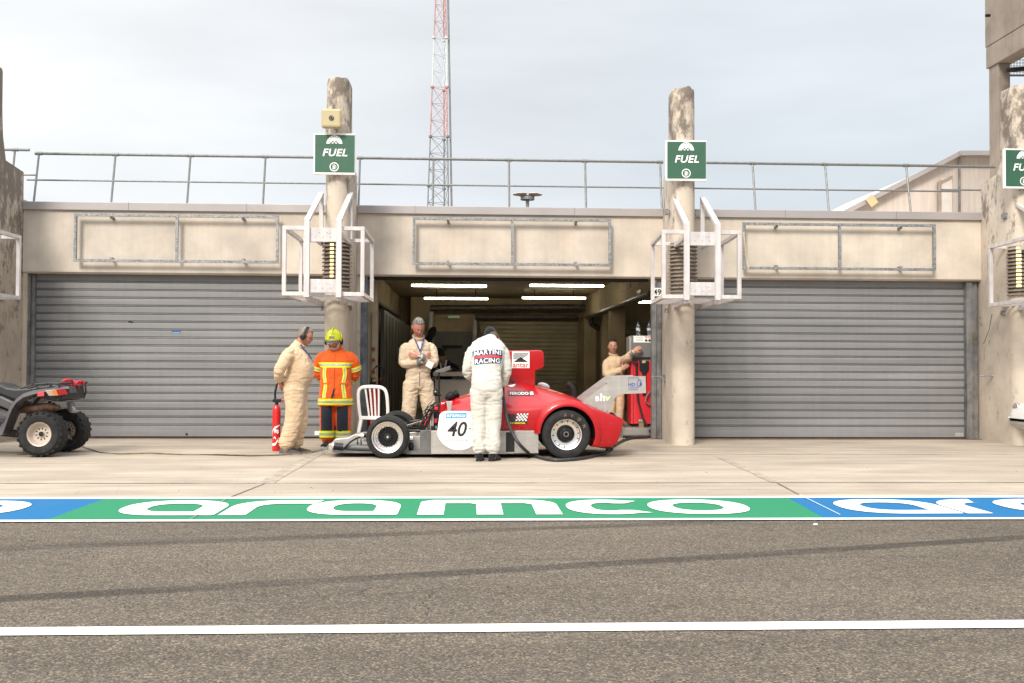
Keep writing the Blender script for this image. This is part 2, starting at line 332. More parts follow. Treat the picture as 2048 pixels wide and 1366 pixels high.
def road_paint(name, col, wear=.5):
    m, t, b = newmat(name); n = t.nodes; l = t.links
    tc = n.new('ShaderNodeTexCoord')
    z = n.new('ShaderNodeTexNoise'); z.inputs['Scale'].default_value = 120; z.inputs['Detail'].default_value = 3; l.new(tc.outputs['Object'], z.inputs['Vector'])
    z2 = n.new('ShaderNodeTexNoise'); z2.inputs['Scale'].default_value = 2.5; z2.inputs['Detail'].default_value = 6; l.new(tc.outputs['Object'], z2.inputs['Vector'])
    ad = n.new('ShaderNodeMath'); ad.operation = 'ADD'; l.new(z.outputs[0], ad.inputs[0]); l.new(z2.outputs[0], ad.inputs[1])
    r = n.new('ShaderNodeMapRange'); l.new(ad.outputs[0], r.inputs[0]); r.inputs['From Min'].default_value = 1.12; r.inputs['From Max'].default_value = 1.4; r.inputs['To Max'].default_value = wear
    q = n.new('ShaderNodeMix'); q.data_type = 'RGBA'; l.new(r.outputs[0], q.inputs[0]); q.inputs[6].default_value = (*col, 1); q.inputs[7].default_value = (*[c*.62+.05 for c in col], 1)
    l.new(q.outputs[2], b.inputs['Base Color']); b.inputs['Roughness'].default_value = .75; b.inputs['Specular IOR Level'].default_value = .2
    bu = n.new('ShaderNodeBump'); bu.inputs['Strength'].default_value = .4; bu.inputs['Distance'].default_value = .003; l.new(z.outputs[0], bu.inputs['Height']); l.new(bu.outputs[0], b.inputs['Normal'])
    return m
M['lw'] = road_paint('line_white', (.80, .78, .74), .3); M['pg'] = road_paint('band_green', (.016, .185, .086), .8); M['pb'] = road_paint('band_blue', (.006, .115, .275), .8)
tag(sheet('ground', rect(-300, 300, -60, 500), 0, M['asphalt']), kind='structure')
Y0, Y1 = 7.48, 8.82                                        # the painted band between lane and apron
tag(sheet('concrete_apron', rect(-60, 60, Y0+.02, 27), .004, M['apron']), kind='structure')
for ya, yb in ((Y0, Y0+.085), (Y1-.10, Y1)):
    tag(sheet('white_edge_line', rect(-40, 40, ya, yb), .009, M['lw']), kind='structure')
tag(sheet('lane_line', rect(-40, 40, 4.40, 4.53), .005, M['lw']), kind='structure')
ga, gb = Y0+.085, Y1-.10
gl0, gl1 = az(93, 1042).x, az(205, 1001).x; gr0, gr1 = az(1638, 1034).x, az(1566, 993).x
tag(sheet('green_band', [(gl0,ga),(gr0,ga),(gr1,gb),(gl1,gb)], .009, M['pg']), kind='structure')
tag(sheet('blue_band', [(-30,ga),(gl0,ga),(gl1,gb),(-30,gb)], .009, M['pb']), kind='structure')
tag(sheet('blue_band', [(gr0,ga),(30,ga),(30,gb),(gr1,gb)], .009, M['pb']), kind='structure')
# lettering on the band: each letter in its own unit box, x to the right, y away from the camera
def ell(cx, cy, rx, ry, a0, a1, n, p=2.3):
    o = []
    for i in range(n+1):
        t = a0+(a1-a0)*i/n; c, s_ = math.cos(t), math.sin(t)
        o.append((cx+rx*math.copysign(abs(c)**(2/p), c), cy+ry*math.copysign(abs(s_)**(2/p), s_)))
    return o
def ring_face(out, inn):
    n = len(out); return out+inn, [(i, (i+1) % n, n+(i+1) % n, n+i) for i in range(n)]
def let_a(w=1.0):
    n = 40; out = []; inn = []
    def pt(t, x0, x1, y0, y1, sq):
        cx, cy, rx, ry = (x0+x1)/2, (y0+y1)/2, (x1-x0)/2, (y1-y0)/2; c, s_ = math.cos(t), math.sin(t)
        p = 2.4
        if s_ < 0 and c > 0: p = sq
        return (cx+rx*math.copysign(abs(c)**(2/p), c), cy+ry*math.copysign(abs(s_)**(2/p), s_))
    for i in range(n):
        t = 2*pi*i/n; out.append(pt(t, 0, w, 0, 1, 30)); inn.append(pt(t, .25, w-.24, .22, .77, 30))
    return ring_face(out, inn)
def let_o(w=1.0):
    n = 48; return ring_face(ell(w/2,.5,w/2,.5,0,2*pi*(n-1)/n,n-1), ell(w/2,.5,w/2-.25,.275,0,2*pi*(n-1)/n,n-1))
def let_c(w=1.0):
    n = 36; a0, a1 = math.radians(50), math.radians(310)
    o = ell(w/2,.5,w/2,.5,a0,a1,n); i_ = ell(w/2,.5,w/2-.25,.275,a0,a1,n)
    o[0] = (w*.93, .90); i_[0] = (w*.76, .73); o[-1] = (w*.97, .10); i_[-1] = (w*.78, .26)
    return o+i_, [(k, k+1, n+1+k+1, n+1+k) for k in range(n)]
def let_r(w=.8):
    p = [(0,0),(.25,0),(.25,.48)]+ell(.52,.48,.27,.28,pi,pi/2,8)[1:]+[(w-.06,.76),(w,1)]+ell(.5,.5,.5,.5,pi/2,pi,9)
    return p, [tuple(range(len(p)))]
def let_m(w=1.5):
    q = .25; p = [(0,0),(q,0),(q,.77),(w/2-q/2-.06,.77),(w/2-q/2,.70),(w/2-q/2,0),(w/2+q/2,0),(w/2+q/2,.77),(w-q-.07,.77),(w-q,.68),(w-q,0),(w,0),(w,.62)]+ell(w-.33,.62,.33,.38,0,pi/2,8)[1:]+[(.12,1),(.02,.9),(0,.84)]
    return p, [tuple(range(len(p)))]
yb_, yt_ = az(700, 1033).y, az(700, 1003.5).y; lh = yt_-yb_
def word(spec, name, par=None):
    g = G()
    for fn, pa, pb in spec:
        xa, xb = az(pa, 1020).x, az(pb, 1020).x; w = (xb-xa)/lh; p, f = fn(w)
        g.add([(xa+x*lh, yb_+y*lh, .014) for x, y in p], f)
    return tag(build(g, name, M['lw']), kind='structure')
word([(let_a,243,449),(let_r,458,632),(let_a,614,800),(let_m,838,1118),(let_c,1135,1300),(let_o,1302,1502)], 'painted_lettering')
word([(let_a,1688,1897),(let_r,1903,2003),(let_a,2022,2230)], 'painted_lettering')
word([(let_o,-165,47),(let_c,-345,-180)], 'painted_lettering')
# expansion joints and patches in the apron
M['joint'] = pm('joint_filler', (.36, .305, .24), .9, var=.2, vs=8, bump=.4, bs=40); M['thin'] = pm('joint_dark', (.17, .14, .11), .9, var=.3)
def strip(p, q, w, z, mat, name='expansion_joint', wob=0):
    p, q = V(p), V(q); d = (q-p); n_ = max(2, int(d.length/.15)); s_ = d.normalized().cross(V((0,0,1))); g = G(); a_ = []; b_ = []
    for i in range(n_+1):
        c = p+d*i/n_; k = 1+wob*noise.noise(c*4); a_.append((c+s_*w*k/2)); b_.append((c-s_*w*(1+wob*noise.noise(c*4+V((9,0,0))))/2))
    g.add([(x.x, x.y, z) for x in a_+b_], [(i, i+1, n_+1+i+1, n_+1+i) for i in range(n_)]); return tag(build(g, name, mat), kind='structure')
strip(az(640,905), az(530,968), .16, .0075, M['joint'], wob=.22); strip(az(530,968), az(455,998), .02, .0075, M['thin'])
strip(az(455,1000), az(380,1042), .008, .0165, M['joint'], wob=.5)
strip(az(1440,915), az(1552,966), .10, .0075, M['joint'], wob=.25); strip(az(1552,966), az(1597,990), .02, .0075, M['thin'])
strip(az(1600,993), az(1680,1033), .007, .0165, M['lw'], wob=.4)
strip(V((-20, az(1024,967).y, 0)), V((20, az(1024,967).y, 0)), .028, .0072, M['thin'], wob=1.0)
strip(V((-20, az(1024,909).y, 0)), V((20, az(1024,909).y, 0)), .06, .0072, pm('apron_white_line', (.52,.47,.41), .8, var=.25, vs=1.5), 'worn_line', wob=.4)
strip(V((az(60,877).x, 15.62, 0)), V((9, 15.62, 0)), .07, .0085, pm('red_threshold', (.33,.10,.075), .85, var=.35, vs=5), 'threshold_line', wob=.5)
# pebbles, rubber crumbs and a paper scrap on the lane
g = G(); 
for i in range(120):
    p = az(random.uniform(0, 2048), random.choice([random.uniform(925, 990), random.uniform(1050, 1340)])); r = random.uniform(.0015, .004)
    if 7.4 < p.y < 8.9: continue
    g.sphere((p.x, p.y, .006), (r*random.uniform(.8,2), r, r*.6), 6, 4)
tag(build(g, 'rubber_crumbs', M['black']), 'dark rubber crumbs and grit scattered over the pit lane', 'grit', kind='stuff')
g = G(); p = az(1631, 1052); g.sphere((p.x, p.y, .012), (.018, .013, .009), 8, 5)
tag(build(g, 'paper_scrap', M['paintw']), 'small white scrap of paper lying on the asphalt below the blue and green band', 'litter')
# ================================================================ garages
PX = [-7.0, -1.894, 3.187, 8.32]; HW = .17
FX = [0, 0, .08, .11]                                    # the fins run back slightly askew
WY = 15.60
bld = empty('garage_building', (.65, WY, 0), 'long beige concrete pit garage building with flat roof, one bay open and two shuttered', 'building')
def bx(name, a, b, mat, par=bld, bevel=0):
    return build(G().box(a, b), name, mat, par, bevel=bevel)
edges = [(-13.5, PX[0]-HW), (PX[0]+HW, PX[1]-HW), (PX[1]+HW, PX[2]-HW+FX[2]), (PX[2]+HW+FX[2], PX[3]-HW+FX[3]), (PX[3]+HW+FX[3], 14)]
for i, (x0, x1) in enumerate(edges):
    x0 += .004; x1 -= .004
    g = G(); g.prism([(x0, WY, 3.52), (x0, WY, 2.57), (x0, WY+.03, 2.545), (x0, WY+.28, 2.545), (x0, WY+.28, 3.52)], (x1-x0, 0, 0))
    build(g, 'header_wall', M['header'], bld)
    bx('coping', (x0, WY-.045, 3.52), (x1, WY+.5, 3.645), M['coping'], bevel=.006)
    # joint between coping sheets
    for xj in (x0+.9+.7*(i % 2), x0+3.4):
        if xj < x1: build(G().box((xj, WY-.048, 3.519), (xj+.006, WY-.044, 3.646)), 'coping_joint', M['jamb'], bld)
bx('roof_slab', (-13.5, WY+.5, 3.2), (14, 27.4, 3.6), M['header'])
bx('ceiling', (-13.4, WY+.28, 2.92), (13.9, 26.9, 3.1), M['inner'])
bx('back_wall', (-13.4, 26.4, .0), (13.9, 26.8, 2.92), M['inner'])
bx('end_wall', (-13.8, WY+.3, 0), (-13.5, 27.4, 3.5), M['header']); bx('end_wall', (14.0, WY+.3, 0), (14.3, 27.4, 3.5), M['header'])
bx('interior_floor', (-13.4, 15.9, .001), (13.9, 26.4, .012), pm('garage_floor', (.20,.18,.155), .5, var=.15, vs=1.5, bump=.05))
for x in PX:                                              # beams and columns between the boxes
    bx('beam', (x-.13, WY+.9, 2.38), (x+.13, 26.4, 2.92), M['inner'])
    for y in (20.9, 25.6):
        bx('column', (x-.16, y, .012), (x+.16, y+.3, 2.38), M['inner'], bevel=.01)
bx('column', (-1.70, 16.0, .012), (-1.44, 16.3, 2.9), M['inner'], bevel=.01)
bx('column', (PX[2]+.17, 24.6, .012), (PX[2]+.52, 24.9, 2.90), M['inner'], bevel=.01)
bx('column', (-1.45, 25.7, .012), (-.85, 26.38, 2.9), M['inner'], bevel=.01)
M['shut'] = pm('shutter_zinc', (.235, .234, .234), .6, .2, .08, .9, (.35,1,3), bump=.12, bs=50, streak=.06, slat=.16)
M['shutin'] = pm('shutter_inner', (.33, .275, .18), .6, .3, .15, 1.2, bump=.1)
M['dark'] = pm('dark_gap', (.02, .018, .015), .8, bump=0)
def shutter(x0, x1, y, z1, mat, pitch=.1235, name='roller_shutter', z0=.09):
    prof = []; z = z1
    prof.append((0, z))
    while z - pitch > z0-.001:
        prof += [(-.010, z-.004), (-.012, z-.030), (-.012, z-pitch+.034), (-.009, z-pitch+.024), (.018, z-pitch+.021), (.018, z-pitch+.016), (-.004, z-pitch+.0155), (-.006, z-pitch+.0075), (.018, z-pitch+.005)]; z -= pitch
        prof.append((.018, z))
    g = G(); n_ = len(prof)
    g.add([(x0, y+a_, b_) for a_, b_ in prof]+[(x1, y+a_, b_) for a_, b_ in prof], [(i, i+1, n_+i+1, n_+i) for i in range(n_-1)])
    g.box((x0, y+.02, .012), (x1, y+.05, z1))
    o = build(g, name, mat, bld)
    build(G().box((x0, y-.016, .014), (x1, y+.02, z-.004)), 'bottom_bar', mat, o, bevel=.006)
    build(G().box((x0, y-.018, .012), (x1, y-.004, .03)), 'rubber_seal', M['black'], o)
    return o
SY = 15.78
s1 = shutter(at(67,700,15.78).x, PX[1]-.05, SY, 2.545, M['shut'])
XJ = at(1930,700,15.72).x
s2 = shutter(PX[2]+.1, XJ+.01, SY, 2.545, M['shut'])
s0 = shutter(-13, PX[0]-.3, SY, 2.545, M['shut']); s3 = shutter(PX[3]+.3, 13.5, SY, 2.545, M['shut'])
sb = shutter(.34, 2.92, 26.2, 2.30, M['shutin'], .11); sb2 = shutter(3.95, 7.0, 26.2, 2.30, M['shutin'], .11)
def jamb(x0, x1, y0=15.66, y1=15.76):                    # folded galvanised guide: two flanges and a web
    g = G(); w = (x1-x0)
    g.box((x0, y0, .008), (x0+w*.42, y1, 2.545)); g.box((x0+w*.42+.004, y0+.035, .008), (x1, y1, 2.545)); g.box((x0+w*.40, y0-.006, .008), (x0+w*.44, y0+.02, 2.545))
    o = build(g, 'door_jamb', M['jamb'], bld, bevel=.004); return o
jamb(at(56,700,15.7).x, at(68,700,15.7).x); jamb(XJ, PX[3]-HW+FX[3]-.03); j49 = jamb(at(1303,700,15.68).x, PX[2]-HW+FX[2]-.002)
jl = build(G().box((PX[1]+HW+.06, 15.66, .008), (PX[1]+HW+.17, 15.76, 2.545)), 'door_jamb', pm('blue_grey_jamb', (.20,.225,.26), .5, .3, .22, 8, bump=.2, streak=.4), bld, bevel=.004)
bx('wall_return', (PX[1]+HW+.003, 15.64, 0.008), (PX[1]+HW+.06, 15.9, 2.545), M['pillar'])
bx('wall_return', (PX[0]+HW+.003, 15.62, 0.008), (at(56,700,15.7).x, 15.9, 2.545), M['pillar'])
for x, z in ((at(1321,657,15.7).x, 1.80), (XJ+.13, 1.66)):
    build(G().box((x-.036, 15.688, z-.045), (x+.036, 15.700, z+.045)), 'lock_opening', M['inner_dark'], bld)
bx('shutter_box', (PX[1]+HW+.17, 15.72, 2.505), (PX[2]-.30, 15.9, 2.60), M['dark'])
# blue label and paper label on the left shutter, bolts
p = at(353, 664, SY); build(G().box((p.x-.065, SY-.014, p.z-.022), (p.x+.065, SY-.0108, p.z+.022)), 'blue_label', pm('label_blue', (.02,.13,.33), .5), s1)
p = at(353, 664, SY); build(put(text_g('EASYDOOR', .014), (p.x, SY-.0155, p.z-.012)), 'label_print', M['paintw'], s1)
p = at(640, 866, SY); build(G().box((p.x-.08, SY-.02, p.z-.03), (p.x+.08, SY-.0165, p.z+.03)), 'paper_label', M['paintw'], s1)
p = at(1917, 869, SY); build(G().box((p.x-.07, SY-.02, p.z-.03), (p.x+.07, SY-.0165, p.z+.03)), 'paper_label', M['alu_dull'], s2)
p = at(374, 868, SY); build(G().cyl((p.x, SY-.03, p.z), (p.x, SY, p.z), .016), 'lock_cylinder', M['black'], s1)
p = at(262, 644, SY); g = G()
for k in range(4): g.sphere((p.x+(k-1.5)*.018, SY-.012, p.z+.01*math.sin(k*2)), (.014,.006,.012), 8, 5)
build(g, 'dirt_blot', M['black'], s1)
# inside: door panels, pipes, exit light, conduits
M['panel'] = pm('dark_green_panel', (.075,.07,.05), .5, var=.15, vs=2, bump=.03)
pn = build(G().box((-1.50, 17.4, .012), (-1.44, 19.6, 2.12)), 'partition_panel', M['panel'], bld); build(G().box((-1.50, 19.63, .012), (-1.44, 22.0, 2.12)), 'partition_panel', M['panel'], bld)
build(G().box((-1.50, 22.03, .012), (-1.44, 25.5, 2.12)), 'partition_panel', M['panel'], bld)
for y in (17.9,18.6,19.2,20.2,21): build(G().box((-1.438, y, .1), (-1.432, y+.02, 2.05)), 'panel_seam', M['dark'], pn)
door = build(G().box((at(866,700,26.3).x, 26.24, .012), (at(944,700,26.3).x, 26.3, 2.03)), 'inner_door', pm('grey_door', (.11,.105,.095), .5, var=.05), bld)
build(G().box((at(884,700,26.2).x, 26.14, 1.60), (at(925,700,26.2).x, 26.2, 1.66)), 'closer_bar', M['black'], door); build(G().box((at(876,700,26.2).x, 26.12, 1.52), (at(893,700,26.2).x, 26.2, 1.60)), 'closer_box', M['black'], door)
p = at(908, 634, 26.2); build(G().box((p.x-.15, 26.1, p.z-.035), (p.x+.15, 26.2, p.z+.035)), 'exit_light', pm('exit_light', (.30,.34,.24), .4, var=.02, bump=0, emit=(.5,.6,.4), es=.12), bld, bevel=.01)
build(G().box((at(946,700,26).x, 26.05, .012), (at(953,700,26).x, 26.2, 2.4)), 'door_post', M['alu_dull'], bld)
M['pipe'] = pm('dark_pipe', (.11,.10,.085), .45, .3, .2, 10)
def atx(x, y, Y): return at(x, y, Y)
build(G().tube([at(862,616,25.6), at(1165,614,25.6), at(1176,620,25.6), at(1180,632,25.6), at(1184,648,25.6), at(1195,656,25.6), at(1225,648,25.0)], .075, 12), 'pipe', M['pipe'], bld, True)
build(G().tube([at(950,634,26.0), at(1156,634,26.0)], .07, 10), 'roller_drum', M['pipe'], bld, True)
build(G().box(tuple(at(862,660,25.6)-V((.06,.1,1))), tuple(at(862,660,25.6)+V((.04,.1,.45)))), 'cable_duct', M['alu_dull'], bld)
for y in (16.6,): 
    build(G().tube([(PX[2]-.15, 16.4, 2.36), (PX[2]-.15, 25, 2.36)], .05, 8), 'pipe', M['pipe'], bld, True)
build(G().tube([(PX[1]+.16, 16.4, 2.36), (PX[1]+.16, 25, 2.36)], .05, 8), 'pipe', M['pipe'], bld, True)
# rough white plates / conduit on beam right
build(G().box((PX[2]-.14, 18.5, 2.62), (PX[2]-.131, 19.6, 2.84)), 'beam_plate', M['inner'], bld)
build(G().box((PX[2]-.15, 17.3, 2.44), (PX[2]-.132, 17.7, 2.50)), 'beam_label', pm('label_cream', (.4,.34,.2), .5), bld)
# socket column with red round buttons
sk = build(G().box((-1.52, 15.96, .95), (-1.445, 15.995, 2.0)), 'socket_board', pm('board_cream', (.30,.26,.18), .5), bld, bevel=.01)
for z in (1.41, 1.24, 1.05): build(G().lathe([(.001,0),(.030,0),(.027,-.02),(.001,-.024)], (-1.483, 15.955, z), 'y', 16), 'red_socket', pm('socket_red', (.22,.03,.02), .4), sk, True)
# tube lights in the garage
M['tube'] = pm('tube_glow', (.9,.88,.75), .4, var=0, bump=0, emit=(1,.93,.70), es=20)
M['lampbody'] = pm('lamp_body', (.5,.48,.42), .5)
def tube_light(x0, x1, Y, z, lab, grp='fluorescent tube lights under the garage ceiling'):
    t = empty('tube_light', ((x0+x1)/2, Y, z), lab, 'ceiling light', grp)
    build(G().box((x0, Y-.04, z+.014), (x1, Y+.04, z+.036)), 'lamp_housing', M['lampbody'], t, bevel=.01)
    g = G(); g.tube([(x0+.01, Y, z-.01), (x0+.03, Y, z-.01), (x1-.03, Y, z-.01), (x1-.01, Y, z-.01)], [.015,.020,.020,.015], 12); build(g, 'diffuser', M['tube'], t, True)
    for x in (x0+.3, x1-.3): build(G().cyl((x, Y, z+.05), (x, Y, 2.92), .008, 6), 'hanger', M['black'], t)
tube_light(-1.12, .40, 20, 2.755, 'glowing white tube light, front left of the four under the open garage ceiling')
tube_light(1.25, 2.77, 20, 2.775, 'glowing white tube light, front right of the four under the open garage ceiling')
tube_light(-1.01, .50, 23.4, 2.72, 'glowing tube light, rear left of the four, above the man with crossed arms')
tube_light(1.29, 2.81, 23.4, 2.75, 'glowing tube light, rear right of the four, above the dark inner shutter')
tube_light(at(1275,603,22).x, at(1275,603,22).x+1.5, 22, at(1275,603,22).z, 'glowing tube light partly seen beyond the right beam, above the woman at the fuel pump')
# ---------------------------------------------------------------- pillars with a rounded nose and a raked fin
NY = 14.57                                               # axis of the rounded nose
def pillar(x, lab, mat, top=5.30, seed=0, fx=0):
    t = empty('concrete_pillar', (x, NY, 0), lab, 'pillar', 'tall concrete pillars between the garage doors')
    rings = []; zs = [0, .25, .6, 1, 1.5, 2, 2.5, 3, 3.5, 3.52, 3.9, 4.1, 4.16, 4.5, 4.9, 5.1, top-.06, top-.01, top]
    def back(z):
        if z <= 3.5: return 15.92
        if z <= 4.1: return 15.60
        if z <= 4.17: return 15.0
        return 15.0-(z-4.17)*.30
    for z in zs:
        pts = []; r = HW-.004*max(0, z-4)-(.012 if z >= top-.02 else 0)-(.05 if z == top else 0); b_ = back(z)
        for k in range(17):
            a_ = pi + pi*k/16
            j = .004*noise.noise(V((k*.6, z*2, seed)))
            pts.append((x+(r+j)*math.cos(a_), NY+(r+j)*math.sin(a_), z + (.05*noise.noise(V((k*.35, seed, 2))) if z >= top-.07 else 0)))
        if z in (4.16,): b_ = 15.0
        pts += [(x+r, NY+.25, z), (x+r+fx*(max(b_, NY+.3)-NY), max(b_, NY+.3), z), (x-r+fx*(max(b_, NY+.3)-NY), max(b_, NY+.3), z), (x-r, NY+.25, z)]
        rings.append(pts)
    g = G(); g.loft(rings); build(g, 'shaft', mat, t, True, auto=35)
    return t
p0 = pillar(PX[0], 'weathered dark stained concrete pillar at the left edge, beside the quad bike', M['pillar_dirty'], 5.5, 1)
p1 = pillar(PX[1], 'concrete pillar behind the firefighter, carrying the beige sensor box and a green sign', M['pillar'], 5.33, 2)
p2 = pillar(PX[2], 'concrete pillar right of the fuel pump with a green sign and clean lower half', M['pillar'], 5.27, 3, .08)
p3 = pillar(PX[3], 'concrete pillar at the right edge with the lit louvred lamp', M['pillar'], 5.40, 4, .10)
# hasps bolted on two pillars
for X, zc, Yh, lab in ((PX[2]-.14, at(1336,755,15.3).z, 15.2, 'steel hasp and hook on the left side of the pillar beside the fuel pump'), (PX[3]-.08, at(1975,752,15.2).z, 15.1, 'steel hasp and hook on the side of the right edge pillar')):
    t = empty('door_hasp', (X, Yh, zc), lab, 'latch', 'steel door hasps')
    build(G().box((X-.012, Yh-.05, zc-.05), (X+.018, Yh+.10, zc+.05)), 'plate', M['galv'], t, bevel=.004)
    build(G().box((X-.05, Yh-.02, zc-.045), (X-.012, Yh+.04, zc+.005)), 'staple', M['galv'], t, bevel=.004)
    build(G().tube([(X-.03, Yh+.03, zc), (X-.10, Yh+.12, zc+.01), (X-.17, Yh+.2, zc)], .012, 8), 'hook', M['galv'], t, True)
# ---------------------------------------------------------------- empty sign frames on the header
for xc, zc, lab in ((-4.46, 3.085, 'empty galvanised sign frame with two fields above the left closed shutter'), (.70, 3.085, 'empty galvanised sign frame with two fields above the open garage'), (5.89, 3.06, 'empty galvanised sign frame with two fields above the right closed shutter')):
    t = empty('sign_frame', (xc, 15.5, zc), lab, 'sign frame', 'empty sign frames on the beige header')
    w, h = 1.55, .37; y0, y1 = 15.46, 15.50; g = G()
    g.box((xc-w, y0, zc+h-.04), (xc+w, y1, zc+h)); g.box((xc-w, y0, zc-h), (xc+w, y1, zc-h+.04)); g.box((xc-w, y0, zc-h+.041), (xc-w+.04, y1, zc+h-.041)); g.box((xc+w-.04, y0, zc-h+.041), (xc+w, y1, zc+h-.041))
    build(g, 'outer_frame', M['galv'], t)
    build(G().box((xc-.02, y0+.002, zc-h+.041), (xc+.02, y1-.002, zc+h-.041)), 'mullion', M['galv'], t)
    for sx in (-1, 1):
        for sz in (-1, 1):
            build(G().box((xc+sx*1.0-.018, y1-.01, zc+sz*(h-.058)-.016), (xc+sx*1.0+.018, WY, zc+sz*(h-.058)+.016)), 'wall_bracket', M['galv2'] if sz > 0 else M['galv'], t)
# ---------------------------------------------------------------- fuel signs
def fuel_sign(x, z, lab, rz=0):
    t = empty('fuel_sign', (0, 0, 0), lab, 'sign', 'green FUEL signs on the pillars')
    h = .295
    build(G().box((-h, .0, -h), (h, .05, h)), 'tray', M['paintw'], t, bevel=.003)
    pn_ = build(G().box((-h+.02, -.005, -h+.03), (h-.006, -.0005, h-.022)), 'panel', M['green'], t)
    build(text_g('FUEL', .108, .024, .22, sx=1.06, space=1.08).xf(Matrix.Translation((.01, -.009, .018))), 'lettering', M['paintw'], t)
    # half disc with checker and lettering
    g = G(); n = 20; pts = []
    R_, cx, cz, cut = .145, 0, .088, .125
    a0 = math.asin(cut/R_*.55); ring = [(R_*.80*math.cos(a_)*1.0, -.009, cz+.06+R_*.95*math.sin(a_)-.02) for a_ in [pi*.04+pi*.92*k/n for k in range(n+1)]]
    g.add(ring, [tuple(range(len(ring)))]); lg = build(g, 'emblem', M['paintw'], t)
    ck = G(); zb = ring[0][2]
    for r_ in range(2):
        for c_ in range(5):
            if (r_+c_) % 2 == 0 and not (r_ == 1 and c_ in (0, 4)):
                x_ = (c_-2.5)*.024; ck.add([(x_, -.011, zb+.001+r_*.02), (x_+.024, -.011, zb+.001+r_*.02), (x_+.024, -.011, zb+.02+r_*.02), (x_, -.011, zb+.02+r_*.02)], [(0,1,2,3)])
    for k, ch in enumerate('LEMANS'):
        a_ = math.radians(140-k*20); q = text_g(ch, .021, .01)
        q.xf(Matrix.Translation((.098*math.cos(a_), -.011, zb+.006+.098*math.sin(a_))) @ Matrix.Rotation(-(a_-pi/2), 4, 'Y')); ck.add(q.v, q.f)
    build(ck, 'checker_print', M['green'], lg)
    g = G(); z0 = -.188
    n = 28; o_ = [(.065*math.cos(2*pi*k/n), -.009, z0+.065*math.sin(2*pi*k/n)) for k in range(n)]; i_ = [(.052*math.cos(2*pi*k/n), -.009, z0+.052*math.sin(2*pi*k/n)) for k in range(n)]
    g.add(o_+i_, [(k, (k+1) % n, n+(k+1) % n, n+k) for k in range(n)])
    for a_, b_ in (((-.026,-.034),(.018,-.026)), ((-.021,-.026),(.014,.008)), ((-.021,.024),(.014,.032)), ((-.021,.008),(-.014,.024)), ((.007,.008),(.014,.024)), ((.014,.010),(.026,.018)), ((.024,-.015),(.030,.012)), ((.016,-.018),(.028,-.012))):
        g.add([(a_[0], -.009, z0+a_[1]), (b_[0], -.009, z0+a_[1]), (b_[0], -.009, z0+b_[1]), (a_[0], -.009, z0+b_[1])], [(0,1,2,3)])
    build(g, 'pump_symbol', M['paintw'], t)
    for z_ in (.2, -.2): build(G().box((-.05, .05, z_-.02), (.05, .10, z_+.02)), 'clamp', M['galv'], t)
    t.location = (x, NY-HW-.09, z); t.rotation_euler.z = rz
fuel_sign(at(669.5,309,14.35).x, at(669,309,14.35).z, 'green FUEL sign below the beige sensor box, on the pillar behind the firefighter')
fuel_sign(at(1371,322,14.35).x, at(1371,322,14.35).z, 'green FUEL sign on the pillar beside the fuel pump, above the unlit cage lamp', math.radians(-2))
fuel_sign(PX[3]-.10, at(2030,338,14.35).z, 'green FUEL sign cut off by the right edge of the photo')
# ---------------------------------------------------------------- louvred lamps round the pillars
M['louvre'] = pm('lamp_louvre', (.25,.20,.155), .5, .3, .2, 20, bump=.1)
M['glow'] = pm('lamp_glow', (.9,.8,.4), .5, var=0, bump=0, emit=(1,.70,.22), es=1.25)
for i, x in enumerate(PX[1:]):
    z0, z1 = at(1024,582,14.4).z, at(1024,481,14.4).z
    t = empty('louvred_lamp', (x, NY, z0), ('ribbed pit lamp with a thin lit slot above the firefighter', 'ribbed pit lamp, unlit, in the cage beside the number 49', 'ribbed pit lamp with a bright yellow slot at the right edge')[i], 'lamp', 'ribbed lamps inside the white cages')
    g = G(); n = 13
    for k in range(n):
        z = z0+(z1-z0)*(k+.5)/n; pr = [(HW+.012, z-.004), (HW+.042, z-.028), (HW+.046, z-.022), (HW+.018, z+.012)]
        rings = []
        for j in range(25):
            a_ = pi*1.0+pi*j/24 if False else pi*.93+pi*1.14*j/24; rings.append([(x+r_*math.cos(a_), NY+r_*math.sin(a_), z_) for r_, z_ in pr])
        g.loft(rings)
    build(g, 'louvre_rings', M['louvre'], t, True)
    g = G(); g.lathe([(HW+.004, z0), (HW+.014, z0), (HW+.014, z1), (HW+.004, z1)], (x, NY, 0), 'z', 32, True); build(g, 'lamp_core', M['inner_dark'] if i != 1 else M['louvre'], t, True)
    if i != 1:
        a0, a1 = (math.radians(250), math.radians(264)) if i == 0 else (math.radians(222), math.radians(240)); g = G(); zz0, zz1 = z0+(z1-z0)*(.22 if i == 0 else .1), z1-.05
        for k in range(n):
            za = z0+(z1-z0)*(k+.1)/n; zb = za+(z1-z0)/n*.62
            if za < zz0: continue
            g.add([(x+(HW+.048)*math.cos(a_), NY+(HW+.048)*math.sin(a_), z_) for z_ in (za, zb) for a_ in (a0, (a0+a1)/2, a1)], [(0,1,4,3),(1,2,5,4)])
        build(g, 'lit_slot', M['glow'], t)
